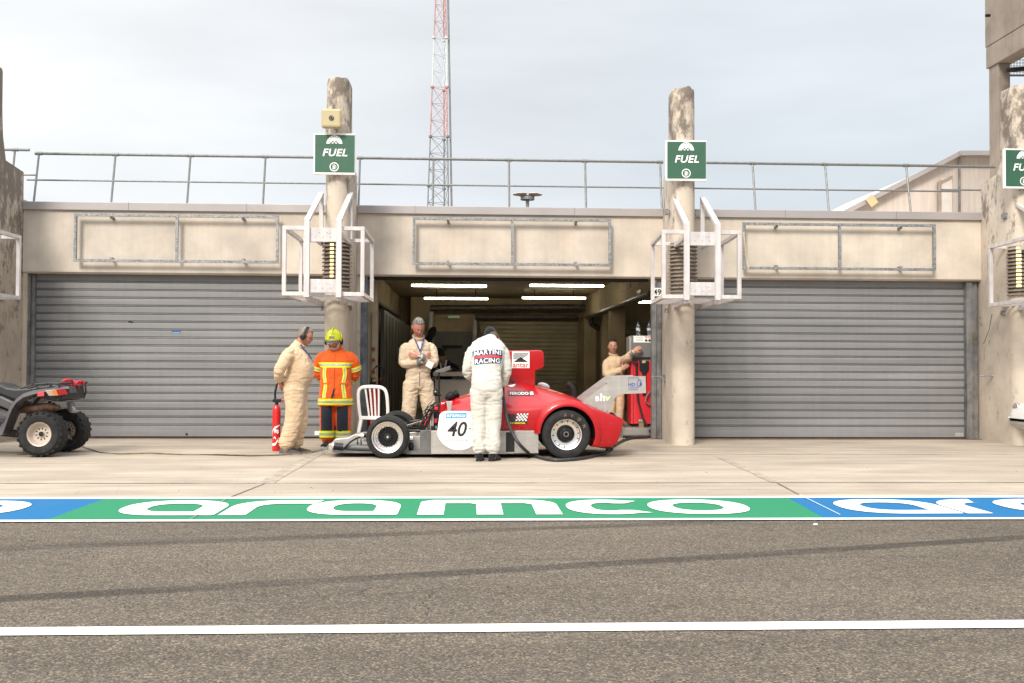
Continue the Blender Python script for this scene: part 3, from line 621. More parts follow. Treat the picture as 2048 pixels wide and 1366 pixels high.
# ---------------------------------------------------------------- white metal cages
def cage(x, lab, sk=0):
    t = empty('lamp_cage', (x, 13.32, 2.1), lab, 'cage', 'white metal cages hung on the pillars')
    F, B = 13.40, 14.72; w = .52; zt, zb = 2.985, 2.105; b = .052; al = M['alu']
    def bm_(name, p, q, w_=b, h_=b, mat=al, up=(0,0,1)):
        p = V(p); q = V(q); p.x += sk*(p.y-F)/(B-F); q.x += sk*(q.y-F)/(B-F); return build(G().beam(p, q, w_, h_, up), name, mat, t, bevel=.003)
    for s in (-1, 1):
        bm_('corner_post', (x+s*w, F, zb+.027), (x+s*w, F, zt-.027), up=(0,1,0)); bm_('corner_post', (x+s*w, B, zb+.027), (x+s*w, B, zt-.027), up=(0,1,0))
        for z in (zt, zb): bm_('side_rail', (x+s*w, F+.027, z), (x+s*w, B-.027, z))
    for y in (F, B):
        for z in (zt, zb): 
            if y == F: bm_('cross_rail', (x-w-.026, y, z), (x-.25, y, z)); bm_('cross_rail', (x+.25, y, z), (x+w+.026, y, z))
            else: bm_('cross_rail', (x-w-.026, y, z), (x-.22, y, z)); bm_('cross_rail', (x+.22, y, z), (x+w+.026, y, z))
    for s in (-1, 1):                                       # the two main posts, their raking arms and hangers
        X = x+s*.212
        bm_('main_post', (X, F-.06, 2.055), (X, F-.06, 3.10), .072, .06, up=(0,1,0))
        bm_('raking_arm', (X, F-.06, 3.08), (X, 14.62, 3.66), .072, .05)
        bm_('hanger', (X, 14.62, 2.99), (X, 14.62, 3.62), .06, .04, up=(0,1,0))
        bm_('floor_beam', (X, F-.03, 2.05), (X, B+.05, 2.05), .05, .07)
        bm_('floor_beam', (X, F-.0, 2.93), (X, B, 2.93), .05, .06)
        bx('fixing_bracket', (X-.02 if s > 0 else X-.02, 14.64, 3.42), (X+.02, 14.76, 3.5), M['galv'], t)
        bx('fixing_bracket', (X-.018, 14.70, 1.96), (X+.018, 14.80, 2.02), M['galv'], t)
    for z0, z1, nm in ((2.80, 2.985, 'upper'), (2.12, 2.30, 'lower')):
        pl = build(G().box((x-.175, F-.05, z0), (x+.175, F-.035, z1)), 'fixing_plate', al, t, bevel=.003); g = G()
        for dx, dz in ((-.10,-.03),(0,-.03),(.10,-.03),(-.05,.03),(.05,.03),(.09,.02)): g.cyl((x+dx, F-.0535, (z0+z1)/2+dz), (x+dx, F-.0495, (z0+z1)/2+dz), .006, 8)
        build(g, 'bolt_holes', M['jamb'], pl)
    for k in range(9): bm_('floor_slat', (x-w, F+.12+k*.14, 2.09), (x+w, F+.12+k*.14, 2.09), .05, .018)
    return t
cage(PX[0]-.02, 'white metal cage cut off by the left edge, on the stained pillar'); cage(-1.922, 'white metal cage on the pillar above the firefighter'); cage(3.186, 'white metal cage on the pillar above the fuel pump, beside the number 49', .10); cage(PX[3]+.03, 'white metal cage cut off by the right edge of the photo', .10)
g = G().tube([at(1487,465,13.4), at(1493,520,13.5), at(1497,537,13.5)], .012, 6); tag(build(g, 'cable_tie', pm('cream_strip', (.6,.5,.36), .6)), 'thin cream strip dangling from the right corner of the cage above the number 49', 'strip')
g = G().tube([at(1984,628,14.2), at(1978,660,14.3), at(1967,688,14.4)], .004, 6); tag(build(g, 'loose_wire', M['black']), 'thin loose dark wire hanging below the cage at the right edge', 'wire')
# ---------------------------------------------------------------- sensor box
pc = at(664, 238, 14.2); t = empty('sensor_box', pc, 'beige square sensor box above the left FUEL sign', 'sensor')
M['beige'] = pm('beige_plastic', (.46,.38,.21), .45, var=.05, vs=3, bump=.03)
build(G().box(tuple(pc+V((-.145,-.06,-.135))), tuple(pc+V((.135,.05,.135)))), 'case', M['beige'], t, bevel=.03)
build(G().lathe([(.001,-.012),(.034,-.012),(.036,0),(.001,0)], pc+V((0,-.06,0)), 'y', 20), 'lens', M['black'], t, True)
build(G().lathe([(.018,-.016),(.024,-.016),(.024,-.011),(.018,-.011)], pc+V((0,-.06,0)), 'y', 20), 'lens_ring', M['galv'], t, True)
build(G().beam(pc+V((.06,.05,0)), pc+V((.02,.30,0)), .05, .08), 'arm', M['galv'], t)
build(G().tube([pc+V((-.09,0,-.13)), pc+V((-.08,.02,-.17)), pc+V((-.11,.02,-.21))], .006, 6), 'cable', M['beige'], t, True)
# ---------------------------------------------------------------- number plate 49
pc = at(1315, 584, 15.62); t = empty('number_plate', pc, 'small white plate with black number 49 on the door jamb', 'number plate')
build(G().box((pc.x-.085, 15.625, pc.z-.066), (pc.x+.085, 15.63, pc.z+.066)), 'plate', M['paintw'], t)
build(put(text_g('49', .095, .02), (pc.x-.004, 15.62, pc.z)), 'digits', M['black'], t)
# ---------------------------------------------------------------- roof railings
def railing(x0, x1, posts, lab, zt=4.465, zm=4.03, Yt=15.95, Yb=15.78, dx=0):
    t = empty('roof_railing', (x0, Yb, 3.645), lab, 'railing', 'tube railings along the roof edge')
    build(G().tube([(x0, Yt, zt), (x1, Yt, zt)], .023, 10), 'top_rail', M['galv2'], t, True)
    f = (zm-3.645)/(zt-3.645); ym = Yb+(Yt-Yb)*f
    build(G().tube([(x0-.08, ym, zm), (x1+.15, ym, zm)], .014, 8), 'middle_rail', M['galv2'], t, True)
    for x in posts:
        o = build(G().tube([(x, Yb, 3.64), (x, Yt, zt)], .017, 8), 'post', M['galv2'], t, True)
        build(G().cyl((x-.05, Yt, zt), (x+.05, Yt, zt), .029, 10), 'collar', M['galv2'], o, True)
xs = lambda *p: [at(q, 317, 15.95).x for q in p]
railing(at(70,311,15.95).x, PX[1]-.15, xs(78,231,381,531), 'grey tube railing on the roof above the left closed shutter')
railing(PX[1]+.14, PX[2]-.1, xs(720,867,1018,1170,1320), 'grey tube railing on the roof above the open garage')
railing(at(1390,330,15.95).x, at(1897,331,15.95).x, xs(1505,1650,1812), 'grey tube railing on the roof above the right closed shutter')
railing(at(1885,325,16.3).x, at(1990,325,16.3).x, [], 'short grey railing end beside the right edge pillar', 4.53, 4.12, 16.3, 16.1)
railing(at(-90,300,16.0).x, at(59,300,16.0).x, [at(30,300,16).x], 'short grey railing end beside the stained left pillar', 4.53, 4.12, 16.0, 15.85)
bx('upstand', (at(40,405,16).x, 15.8, 3.645), (at(55,405,16).x, 16.6, 3.72), M['coping'])
# ---------------------------------------------------------------- background: annexe, tower, lattice mast, floodlights
def bgp(x, y, Y=24): return at(x, y, Y)
M['annex'] = pm('annex_render', (.58,.50,.44), .8, var=.05, vs=.8, bump=.05, streak=.15)
an = empty('annex_building', bgp(1850,430,26), 'pinkish beige building with sloping roof beyond the garage roof on the right', 'building')
ze = bgp(1683,428,26).z-4
def px_(pts, Y, d, mat, name, par, **k):
    return build(G().prism([at(x, y, Y) for x, y in pts], (0, d, 0)), name, mat, par, **k)
px_([(1690,427),(1917,312),(1917,560),(1600,560),(1600,472)], 26, 8, M['annex'], 'side_wall', an)
px_([(1917.5,312),(2060,312),(2060,560),(1917.5,560)], 25.97, 8, M['annex'], 'end_wall', an)
build(G().beam(at(1600,471,25.9), at(1916,308,25.9), .3, .12), 'roof_edge', M['coping'], an); build(G().beam(at(1917,308,25.8), at(2062,308,25.8), .3, .12), 'roof_edge', M['coping'], an)
wd = px_([(1883,357),(1904,353),(1904,450),(1883,450)], 25.93, .03, pm('shutter_white', (.62,.56,.50), .6, var=.05), 'window', an)
build(G().prism([at(x,y,25.9) for x,y in ((1876,364),(1905,351),(1905,356),(1883,366),(1883,450),(1877,450))], (0,.05,0)), 'frame', pm('window_trim', (.33,.26,.21), .7), wd)
build(G().tube([at(1919,312,25.9), at(1919,430,25.9)], .03, 8), 'downpipe', M['jamb'], an)
p = at(1743,402,25.7); fl = build(G().obox(p) if False else G().beam(p+V((-.06,0,.1)), p+V((.06,-.1,-.12)), .12, .2), 'floodlight', M['beige'], an)
build(G().tube([p+V((.05,.05,0)), p+V((.2,.25,0))], .03, 6), 'bracket', M['black'], fl)
M['tower'] = concrete('tower_concrete', (.27,.23,.19), .9, 5.0, 3, streak=.3)
tw = empty('control_tower', at(1990,300,19), 'stained concrete tower frame with gallery at the top right corner', 'tower')
XT = at(1988,110,19).x
zb_, zt_ = at(1985,131,19).z, at(1976,88,19).z
build(G().box((XT, 18.85, 2.0), (XT+.24, 19.2, zb_)), 'column', M['tower'], tw, bevel=.01)
build(G().box((XT-.03, 9.0, zb_+.002), (XT+.30, 19.25, zt_)), 'beam', M['tower'], tw, bevel=.01)
build(G().box((XT-.02, 9.0, zt_+.02), (XT+.28, 19.30, zt_+6)), 'parapet_wall', M['tower'], tw, bevel=.01)
build(G().box((XT+.31, 9.0, zt_-.05), (XT+8, 19.2, zt_+.2)), 'gallery_floor', M['tower'], tw)
build(G().tube([at(2012,140,18.5), at(2060,137,18.5)], .045, 8), 'pipe', M['black'], tw, True)
g = G()
for k in range(14): g.tube([at(2004+k*6,118,18.9), at(2004+k*6,151,18.9)], .006, 4)
for k in range(6): g.tube([at(2003,120+k*6,18.9), at(2090,120+k*6,18.9)], .006, 4)
g.tube([at(2003,151,18.9), at(2090,151,18.9)], .02, 6); build(g, 'mesh_railing', M['galv2'], tw)
build(G().tube([at(1971,31,19), at(1980,31,19)], .03, 6), 'stub', M['black'], tw)
# lattice mast
t = empty('lattice_mast', at(880,640,60), 'tall red and white lattice radio mast behind the garage roof', 'mast')
D = 60; mats = {'g': pm('mast_grey', (.22,.23,.235), .5, .3), 'r': pm('mast_red_hazed', (.52,.27,.25), .6), 'w': pm('mast_white', (.66,.67,.67), .5)}  # red is paled to pink in its colour, standing in for distance haze
def mx(y): return 878.0 - (y-270)*.012 
def half(y): return 12 + (y)*.0295
secs = [(600,372,'g'),(372,273,'g'),(273,174,'r'),(174,75,'w'),(75,-24,'r'),(-24,-123,'w'),(-123,-222,'r')]
def legs(y):
    c = at(mx(y), y, D); w = half(y)/CAM_F*D*1.05
    return [c+V((-w*.82, 0, 0)), c+V((w*.82, 0, 0)), c+V((w*.45, w*1.4, 0))]
for y0, y1, k in secs:
    g = G(); A, B_ = legs(y0), legs(y1)
    for i in range(3): g.tube([A[i], B_[i]], .038, 6)
    nb = max(3, round((y0-y1)/33)); 
    for j in range(nb):
        q0 = legs(y0+(y1-y0)*j/nb); q1 = legs(y0+(y1-y0)*(j+1)/nb)
        for i in range(3):
            i2 = (i+1) % 3; g.tube([q0[i], q1[i2]], .014, 4); g.tube([q0[i2], q1[i]], .014, 4); g.tube([q1[i], q1[i2]], .014, 4)
    for i in range(3): g.cyl(B_[i]-V((0,0,.06)), B_[i]+V((0,0,.06)), .11, 8)
    build(g, 'mast_section', mats[k], t)
cbl = legs(600); ctp = legs(-222)
build(G().tube([cbl[1]+V((.2,.3,0)), ctp[1]+V((.12,.2,0))], .06, 6), 'feeder_cable', mats['g'], t)
# floodlight mast
D = 70; t = empty('floodlight_mast', at(1055,430,D), 'distant mast with a ring of floodlights above the garage roof', 'floodlight')
c0 = at(1055,430,D); c1 = at(1055,397,D); build(G().tube([(c0.x,D,0), c1], .12, 8), 'pole', mats['g'], t, True)
rr_ = 14/CAM_F*D; g = G(); g.lathe([(rr_*.9,-.1),(rr_,-.1),(rr_,.12),(rr_*.9,.12)], c1+V((0,0,0)), 'z', 24, True)
for k in range(6): g.tube([c1-V((0,0,.2)), c1+V((rr_*.95*math.cos(k*pi/3), rr_*.95*math.sin(k*pi/3), 0))], .04, 5)
build(g, 'ring', mats['g'], t)
for k, (dx, dy) in enumerate(((-1.35,0),(-.85,-.7),(-.5,.8),(.5,.8),(.85,-.7),(1.35,0))):
    q = c1+V((dx*rr_*1.0, dy*rr_, .28)); build(G().sphere(q, (.4,.36,.10), 12, 6), 'lamp_head', pm('flood_head', (.42,.36,.31), .5), t, True)
# ================================================================ race car
YN = 12.38; YC = 13.09
M['carred'] = pm('car_red_paint', (.38, .0035, .007), .32, var=.03, vs=2, bump=.03, bs=5, coat=.45, bd=.004, spec=.25)
M['caralu'] = pm('brushed_aluminium', (.50, .47, .44), .42, .55, .10, 3, (.4,1,3), bump=.08, bs=90, streak=.12)
M['cardark'] = pm('chassis_grey', (.17,.165,.16), .5, .3, .2, 6, bump=.1)
M['polish'] = pm('polished_rim', (.78,.74,.70), .22, .9, .05, 6, bump=.02)
M['plated'] = pm('number_disc_white', (.84,.84,.82), .4, var=.02, bump=0)
M['tan'] = pm('tyre_letter_tan', (.28,.20,.12), .8, var=.3, vs=30, bump=0)
M['blackm'] = pm('black_metal', (.018,.018,.02), .4, .3, .2, 10, bump=.1)
M['decblack'] = pm('decal_black', (.015,.015,.016), .45, var=.02, bump=0)
cx0 = at(774.6, 918.6, YN).x
car = empty('race_car', (cx0, YC, 0), 'red racing car number 40 with bare aluminium panels and a rear wing', 'racing car')
def tyre_prof(R, w, rr):
    return [(rr, .012), (rr+.012, .0), (rr+.03, -.012), (R-.05, -.016), (R-.018, -.004), (R-.004, .022), (R, .05), (R, w-.05), (R-.004, w-.022), (R-.018, w+.004), (R-.05, w+.016), (rr+.03, w+.012), (rr, w-.012), (rr-.02, w*.7), (rr-.02, w*.3)]
def wheel(c, R, w, rr, hub, kind, side=1, par=None):
    par = par or car
    c = V(c); sgn = side
    def lt(pr, n=48, close=False): 
        return G().lathe([(r, y*sgn) for r, y in pr], c, 'y', n, close)
    wh = build(lt(tyre_prof(R, w, rr), close=True), 'wheel', M['rubber'], par, True, auto=30)
    rim = build(lt([(rr-.004, -.004), (rr+.006, -.010), (rr+.008, .004), (rr-.008, .012), (rr-.016, .05), (rr-.035, .06), (rr-.040, .10), (hub+.01, .105), (hub+.01, .13), (rr-.03, .14), (rr-.01, w-.05), (rr, w)], 48), 'rim', M['polish'], wh, True, auto=35)
    if kind == 'front':
        g = G()
        for k in range(12):
            a0 = 2*pi*k/12
            for d in (-.16, .16):
                p = c+V((.035*math.cos(a0), .09*sgn, .035*math.sin(a0))); q = c+V(((hub+.012)*math.cos(a0+d), .085*sgn, (hub+.012)*math.sin(a0+d)))
                g.beam(p, q, .010, .012, up=(0,1,0))
        build(g, 'spokes', M['blackm'], wh)
        build(lt([(.001,.10), (hub+.012,.12), (hub+.012,.13), (.001,.13)], 32), 'brake_disc', M['black'], wh, True)
        build(lt([(.001,.045),(.045,.05),(.055,.075),(.06,.10)], 24), 'hub', M['blackm'], wh, True); build(lt([(.001,.030),(.014,.032),(.018,.05),(.02,.06)], 20), 'wheel_nut', M['polish'], wh, True)
    else:
        build(lt([(.001,.07),(.03,.07),(.034,.05),(.045,.05),(.05,.08),(hub-.02,.085),(hub-.01,.075),(hub+.01,.09),(hub+.01,.12),(.001,.12)], 32), 'hub', M['blackm'], wh, True)
        build(lt([(.022,.030),(.034,.030),(.036,.055),(.022,.055)], 20, True), 'wheel_nut', M['cardark'], wh, True)
        g = G()
        for k in range(14):
            a0 = 2*pi*k/14+.1; p = c+V(((rr-.030)*math.cos(a0), .045*sgn, (rr-.030)*math.sin(a0))); g.cyl(p, p+V((0,.02*sgn,0)), .007, 8)
        for k in range(6):
            a0 = 2*pi*k/6+.3; p = c+V((.072*math.cos(a0), .066*sgn, .072*math.sin(a0))); g.cyl(p, p+V((0,.02*sgn,0)), .008, 8)
        build(g, 'rim_bolts', M['blackm'], wh)
    return wh
RF, RR = .267, .305
cxr = at(1132.8, 917, YN).x
wf = wheel((cx0, YN, RF), RF, .22, .188, .115, 'front'); wheel((cx0+.03, 2*YC-YN, RF), RF, .22, .188, .115, 'front', -1)
wr = wheel((cxr, YN, RR), RR, .36, .186, .10, 'rear'); wheel((cxr, 2*YC-YN, RR), RR, .36, .186, .10, 'rear', -1)
g = G()
for ch, (px, py) in zip('AVON', ((1130.5,831.5),(1143,834),(1156,841),(1167,853))):
    p = at(px, py, YN); a_ = math.atan2(p.z-RR, p.x-cxr); q = text_g(ch, .040, .015, sx=.9); rr_ = .243
    q.xf(Matrix.Translation((cxr+rr_*math.cos(a_), YN-.0215, RR+rr_*math.sin(a_))) @ Matrix.Rotation(-(a_-pi/2), 4, 'Y')); g.add(q.v, q.f)
build(g, 'tyre_lettering', M['tan'], wr)
g = G()
for k in range(9):
    a_ = math.radians(212+k*6); p = V((cx0+.158*math.cos(a_), YN+.042, RF+.158*math.sin(a_))); g.beam(p, p+V((.010*math.cos(a_+1.2), 0, .010*math.sin(a_+1.2))), .006, .003, (0,1,0))
build(g, 'rim_print', M['red'], wf)
# ---- bodywork
def cz(x, y, Y): q = at(x, y, Y); return q.x, q.z
st = [ # px, bottom y, shoulder y, top y, near Y, top-edge Y
 (879,861,832,806,12.56,12.80),(892,861,830,802,12.53,12.78),(905,861,828,799,12.51,12.78),(942,861,822,789,12.49,12.78),(985,861,818,772,12.47,12.84),(1003,861,816.5,763,12.46,12.86),
 (1016,861,815.5,758.5,12.46,12.88),(1035,861,815,758,12.455,12.90),(1053,861,814.5,762.5,12.45,12.90),(1072,861,813,770,12.44,12.90),(1090,861,811,775.5,12.44,12.90),
 (1108,861,809,780,12.44,12.88),(1130,880,807,786,12.44,12.86),(1150,890,808,793,12.44,12.84),(1168,893.5,811.5,800.5,12.44,12.80),(1190,894,817.5,812,12.445,12.76),
 (1205,894.5,822,819.5,12.46,12.72),(1222,893.5,828,826.5,12.48,12.70),(1234,888,833,832,12.50,12.68),(1243,864,837,836,12.53,12.68),(1248,843,839,838.5,12.56,12.68)]
rings = []
for px, yb, ys, yt, Yn, Yt in st:
    xb, zb = cz(px, yb, Yn); xs_, zs_ = cz(px, ys, Yn); zt = at(px, yt, Yt).z; x = xs_
    zt = max(zt, zs_+.004); h = zt-zs_; d = Yt-Yn
    half = [(Yn+.012, zb), (Yn, zb+.02), (Yn-.004, (zb*.55+zs_*.45)), (Yn+.0, zs_-.045*min(1, (zs_-zb)/.2)), (Yn+.018, zs_-.008), (Yn+.055, zs_+h*.10), (Yn+d*.42, zs_+h*.52), (Yn+d*.72, zs_+h*.84), (Yt-.01, zt-.004), (Yt+.10, zt+.004)]
    ring = [(x, y, z) for y, z in half]+[(x, 2*YC-y, z) for y, z in reversed(half)]
    rings.append(ring)
g = G().loft(rings)
tmp = build(g, 'tmp_body', M['carred'], None, weld=False)
cut = build(G().cyl((at(1136,868,YN).x, 12.0, at(1136,868,YN).z), (at(1136,868,YN).x, 12.80, at(1136,868,YN).z), .348, 64), 'tmp_cut', M['black'])
cut2 = build(G().cyl((at(1136,868,YN).x, 13.38, at(1136,868,YN).z), (at(1136,868,YN).x, 14.2, at(1136,868,YN).z), .348, 64), 'tmp_cut', M['black'])
def subsurf(o, n): s_ = o.modifiers.new('s', 'SUBSURF'); s_.levels = n; s_.render_levels = n
def baked(o, name, mat, par, smooth=True, auto=40):
    dg = bpy.context.evaluated_depsgraph_get(); dg.update(); me = bpy.data.meshes.new_from_object(o.evaluated_get(dg)); me.name = name
    no = bpy.data.objects.new(name, me); COL.objects.link(no)
    if par: no.parent = par; me.transform(Matrix.Translation(-wloc(par)))
    me.materials.clear(); me.materials.append(mat)
    if smooth: me.shade_smooth(); me.set_sharp_from_angle(angle=math.radians(auto))
    return no
for c_ in (cut, cut2):
    b = tmp.modifiers.new('b', 'BOOLEAN'); b.operation = 'DIFFERENCE'; b.object = c_; b.solver = 'EXACT'
body = baked(tmp, 'bodywork', M['carred'], car, auto=32)
for o in (tmp, cut, cut2): bpy.data.objects.remove(o)
def bvh_of(o):
    off = wloc(o) if not o.parent else wloc(o.parent)
    return BVHTree.FromPolygons([v.co+off for v in o.data.vertices], [tuple(p.vertices) for p in o.data.polygons])
bt = bvh_of(body)
def decal(g, tree, name, mat, par, dir_=V((0,1,0)), off=.004, back=1.2):
    """lay a flat print onto the surface that lies behind it along dir_"""
    vs = []
    for p in g.v:
        h = tree.ray_cast(p-dir_*back, dir_)
        vs.append((h[0]-dir_*off) if h[0] is not None else p)
    g.v = vs; return build(g, name, mat, par)
def surf(px, py, tree=None, Y=12.45):
    d = ray(px, py).normalized(); h = (tree or bt).ray_cast(CP, d); return h[0] if h[0] is not None else at(px, py, Y)
AX, AZ = at(1136,868,YN).x, at(1136,868,YN).z
g = G(); rings = []                                         # flared lip round the wheel opening
for k in range(41):
    a_ = math.radians(-22+ (201.5)*k/40); f = 1.0
    e_ = max(0, (abs(a_-pi/2)-1.2))*.03
    rings.append([(AX+r*math.cos(a_), y, AZ+r*math.sin(a_)) for r, y in ((.344, 12.46), (.344, 12.392+e_), (.352, 12.388+e_), (.385, 12.402+e_), (.43-e_, 12.432), (.432-e_, 12.47))])
g.loft(rings); build(g, 'wheel_arch', M['carred'], body, True, auto=50)
g = G(); rings = []
for k in range(31):
    a_ = math.radians(-12+204*k/30); rings.append([(AX+.343*math.cos(a_), y, AZ+.343*math.sin(a_)) for y in (12.40, 12.78)]+[(AX+.20*math.cos(a_), 12.79, AZ+.20*math.sin(a_))])
g.loft(rings, False, False); build(g, 'arch_liner', M['black'], body, True)
# panel line at the rear of the number disc and small rivets
p0_ = surf(1002, 840); build(G().box((p0_.x-.004, 12.43, .37), (p0_.x+.004, 12.46, .60)), 'panel_gap', M['decblack'], body)
g = G()
for px, py in ((1008,858),(1030,858),(1055,858),(1075,858),(1012,800),(1004,806),(1032,805),(1038,855),(888,815),(925,812),(1062,800),(1190,828),(1206,838),(1222,846),(1205,885),(1218,884)):
    q = surf(px, py); g.cyl(q-V((0,.004,0)), q+V((0,.002,0)), .005, 8)
build(g, 'fasteners', M['cardark'], body)
def seam(pts, name='panel_gap'):
    g = G(); a_ = [surf(x, y) for x, y in pts]; g.tube([p+V((0,.0015,0)) for p in a_], .0028, 5); build(g, name, M['decblack'], body)
seam([(1016+i*0, 765+i*6) for i in range(9)][:9]); seam([(1168+i*6, 806+i*2.8) for i in range(8)]); seam([(1196,824),(1198,840),(1200,856),(1201,872),(1202,888)])
# ---- aluminium side box
def pbox(name, x0, y0, x1, y1, Ya, Yb, mat, par=car, bevel=.004):
    a_, b_ = at(x0, y1, Ya), at(x1, y0, Ya); return build(G().box((a_.x, Ya, a_.z), (b_.x, Yb, b_.z)), name, mat, par, bevel=bevel)
sp = pbox('side_panel', 862, 861.5, 1012, 908, 12.44, 12.47, M['caralu']); pbox('side_panel', 1029, 861.5, 1077, 906.5, 12.44, 12.47, M['caralu'])
pbox('side_panel', 1012.3, 861.5, 1028.7, 864.5, 12.442, 12.47, M['caralu'], bevel=0); pbox('side_panel', 1012.3, 904, 1028.7, 907, 12.442, 12.47, M['caralu'], bevel=0)
pbox('floor_box', 864, 862.5, 1076, 905.5, 12.475, 13.70, M['cardark']); pbox('air_inlet', 1012, 864, 1029, 904.5, 12.468, 12.474, M['decblack'], bevel=0)
g = G()
for px in range(868, 1076, 10):
    for py in (865, 904): 
        if 1010 < px < 1030: continue
        p = at(px, py, 12.44); g.cyl(p+V((0,-.003,0)), p+V((0,.002,0)), .004, 6)
for py in range(870, 902, 8):
    for px in (865, 1033, 1073): p = at(px, py, 12.44); g.cyl(p+V((0,-.003,0)), p+V((0,.002,0)), .004, 6)
build(g, 'rivets', M['cardark'], sp)
pbox('front_bulkhead_box', 840, 861, 863, 906.5, 12.56, 13.62, M['cardark'])
pbox('front_chassis', 812, 872, 841, 906, 12.72, 13.46, M['caralu']); pbox('floor_tray', 812, 902, 1077, 908.5, 12.50, 13.66, M['cardark'], bevel=0)
# ---- nose crash box, splitter, radiator hose
build(G().prism([at(x, y, 12.86) for x, y in ((664,885),(670,878),(697,875.5),(707,869.5),(730,868),(800,866),(842,863),(842,903),(672,899),(664,896))], (0,.46,0)), 'nose_box', M['caralu'], car, bevel=.006)
build(G().prism([at(x, y, 12.55) for x, y in ((662,903),(842,905),(842,908),(668,905.5))], (0,1.08,0)), 'splitter', M['cardark'], car)
build(G().cyl(at(686,894,12.70), at(667,892,12.70), .045, 16), 'hose_collar', M['blackm'], car, True); build(G().cyl(at(668,892,12.70), at(664.5,891.5,12.70), .048, 16), 'clamp_ring', M['polish'], car, True)
pbox('nose_block', 657, 888, 665, 900, 12.66, 12.9, M['caralu'])
g = G(); pts = []; rs = []
for k in range(61): 
    f = k/60; pts.append(at(685+f*60, 893.5+f*3.5, 12.70)); rs.append(.040 if k % 2 else .035)
g.tube(pts, rs, 14); build(g, 'corrugated_duct', M['cardark'], car, True, auto=80)
build(G().cyl(at(728,871,12.75), at(721,872.5,12.75), .035, 14), 'hose_end', M['polish'], car, True); build(G().cyl(at(760,869,12.78), at(728,871,12.75), .030, 14), 'hose_pipe', M['blackm'], car, True)
build(G().tube([at(683,901,12.66), at(692,893,12.64), at(702,883,12.64), at(713,876.5,12.68), at(723,874,12.74)], .012, 8), 'bent_hose', M['black'], car, True)
build(G().prism([at(x, y, 12.74) for x, y in ((712,884),(741,884),(741,889),(712,889))], (0,.08,0)), 'duct_panel', M['caralu'], car)
for x in (715, 722): build(G().beam(at(x,878,12.73), at(x,891,12.73), .012, .012), 'bracket', M['blackm'], car)
# ---- front suspension
def rod(n, p, q, r, m, par=car): return build(G().tube([p, q], r, 10), n, m, par, True)
for s, Yw, Yi in ((1, 12.60, 12.92), (-1, 13.56, 13.26)):
    rod('pushrod', at(812, 852, 12.60) if s > 0 else V((at(812,852,12.6).x, 13.56, at(812,852,12.6).z)), V((at(845,842,12.9).x, Yi, at(845,842,12.9).z)), .012, M['polish'])
    rod('wishbone', V((at(814,856,12.6).x, Yw, at(814,856,12.6).z)), V((at(841,861,12.6).x, Yi, at(841,861,12.6).z)), .014, M['blackm'])
    rod('wishbone', V((at(800,858,12.6).x, Yw, at(800,862,12.6).z)), V((at(845,866,12.6).x, Yi, at(845,866,12.6).z)), .012, M['blackm'])
    rod('lower_wishbone', V((cx0, Yw, .16)), V((at(838,895,12.6).x, Yi, .15)), .014, M['blackm'])
    build(G().box((cx0-.04, Yw-.04 if s > 0 else Yw-.02, .12), (cx0+.05, Yw+.02 if s > 0 else Yw+.04, .40)), 'upright', M['blackm'], car, bevel=.01)
build(G().cyl((cx0, 12.5, RF), (cx0, 13.68, RF), .02, 10), 'axle', M['cardark'], car, True)
build(G().sphere(at(822,893,12.6), (.035,.03,.06), 12, 8), 'damper_mount', M['blackm'], car, True); build(G().cyl(at(820,877,12.58), at(826,877,12.58), .03, 12), 'damper_end', M['polish'], car, True)
build(G().cyl(at(845,841,12.7), at(840,846,12.62), .016, 10), 'rod_end', M['polish'], car, True)
g = G().prism([at(x,y,12.66) for x,y in ((838,862),(842,858),(850,846),(856,834),(861,820),(866,812),(870,812),(862,838),(856,852),(845,866))], (0,.03,0)); build(g, 'rocker', M['blackm'], car)
# ---- pedal box, looms, dash
random.seed(11)
for k, (x0,y0,x1,y1,Y,m) in enumerate(((862,806,868,858,12.70,'caralu'),(868,812,877,852,12.74,'blackm'),(871,808,880,825,12.66,'blackm'),(869,814,876,820,12.63,'red'),(869,838,874,846,12.63,'red'),(872,824,880,838,12.68,'blackm'),(874,836,881,858,12.60,'blackm'),(862,852,870,862,12.60,'blackm'),(876,846,882,862,12.58,'blackm'))):
    pbox('control_unit' if m != 'red' else 'red_connector', x0, y0, x1, y1, Y, Y+.12, M[m], bevel=.005)
g = G(); g2 = G()
for k in range(20):
    a_ = at(random.uniform(836,858), random.uniform(842,862), random.uniform(12.62,12.8)); c_ = at(random.uniform(862,878), random.uniform(802,826), random.uniform(12.6,12.8))
    m_ = (a_+c_)/2+V((random.uniform(-.06,.02), 0, random.uniform(-.03,.07))); (g2 if k % 9 == 4 else g).tube([a_, (a_+m_)/2+V((0,0,.02)), m_, (m_+c_)/2+V((0,0,.02)), c_], random.uniform(.003,.007), 6)
build(g, 'wiring_loom', M['black'], car, True); build(g2, 'red_cables', M['red'], car, True)
build(G().prism([at(x,y,12.62) for x,y in ((880,806),(892,803),(892,828),(880,831))], (0,.9,0)), 'dash_cowl', M['carred'], car, bevel=.02)
br = build(G().prism([at(x,y,12.50) for x,y in ((892,803),(905,802.5),(902,823),(896,823))], (0,.02,0)), 'cowl_bracket', M['caralu'], car, bevel=.003)
# mirrors / cones on the cowl
for px, py, Y, k in ((899,793,12.80,1.0),(910,789,12.95,.9)):
    c_ = at(px, py, Y); g = G().lathe([(.001,-.065),(.03,-.05),(.052,0),(.055,.05),(.04,.056),(.001,.04)], (0,0,0), 'x', 20); g.xf(Matrix.Translation(c_) @ Matrix.Rotation(-.5, 4, 'Y') @ Matrix.Scale(k, 4)); build(g, 'mirror_pod', M['black'], car, True)
    rod('pod_stalk', c_, c_-V((-.01,0,.10)), .012, M['black'])
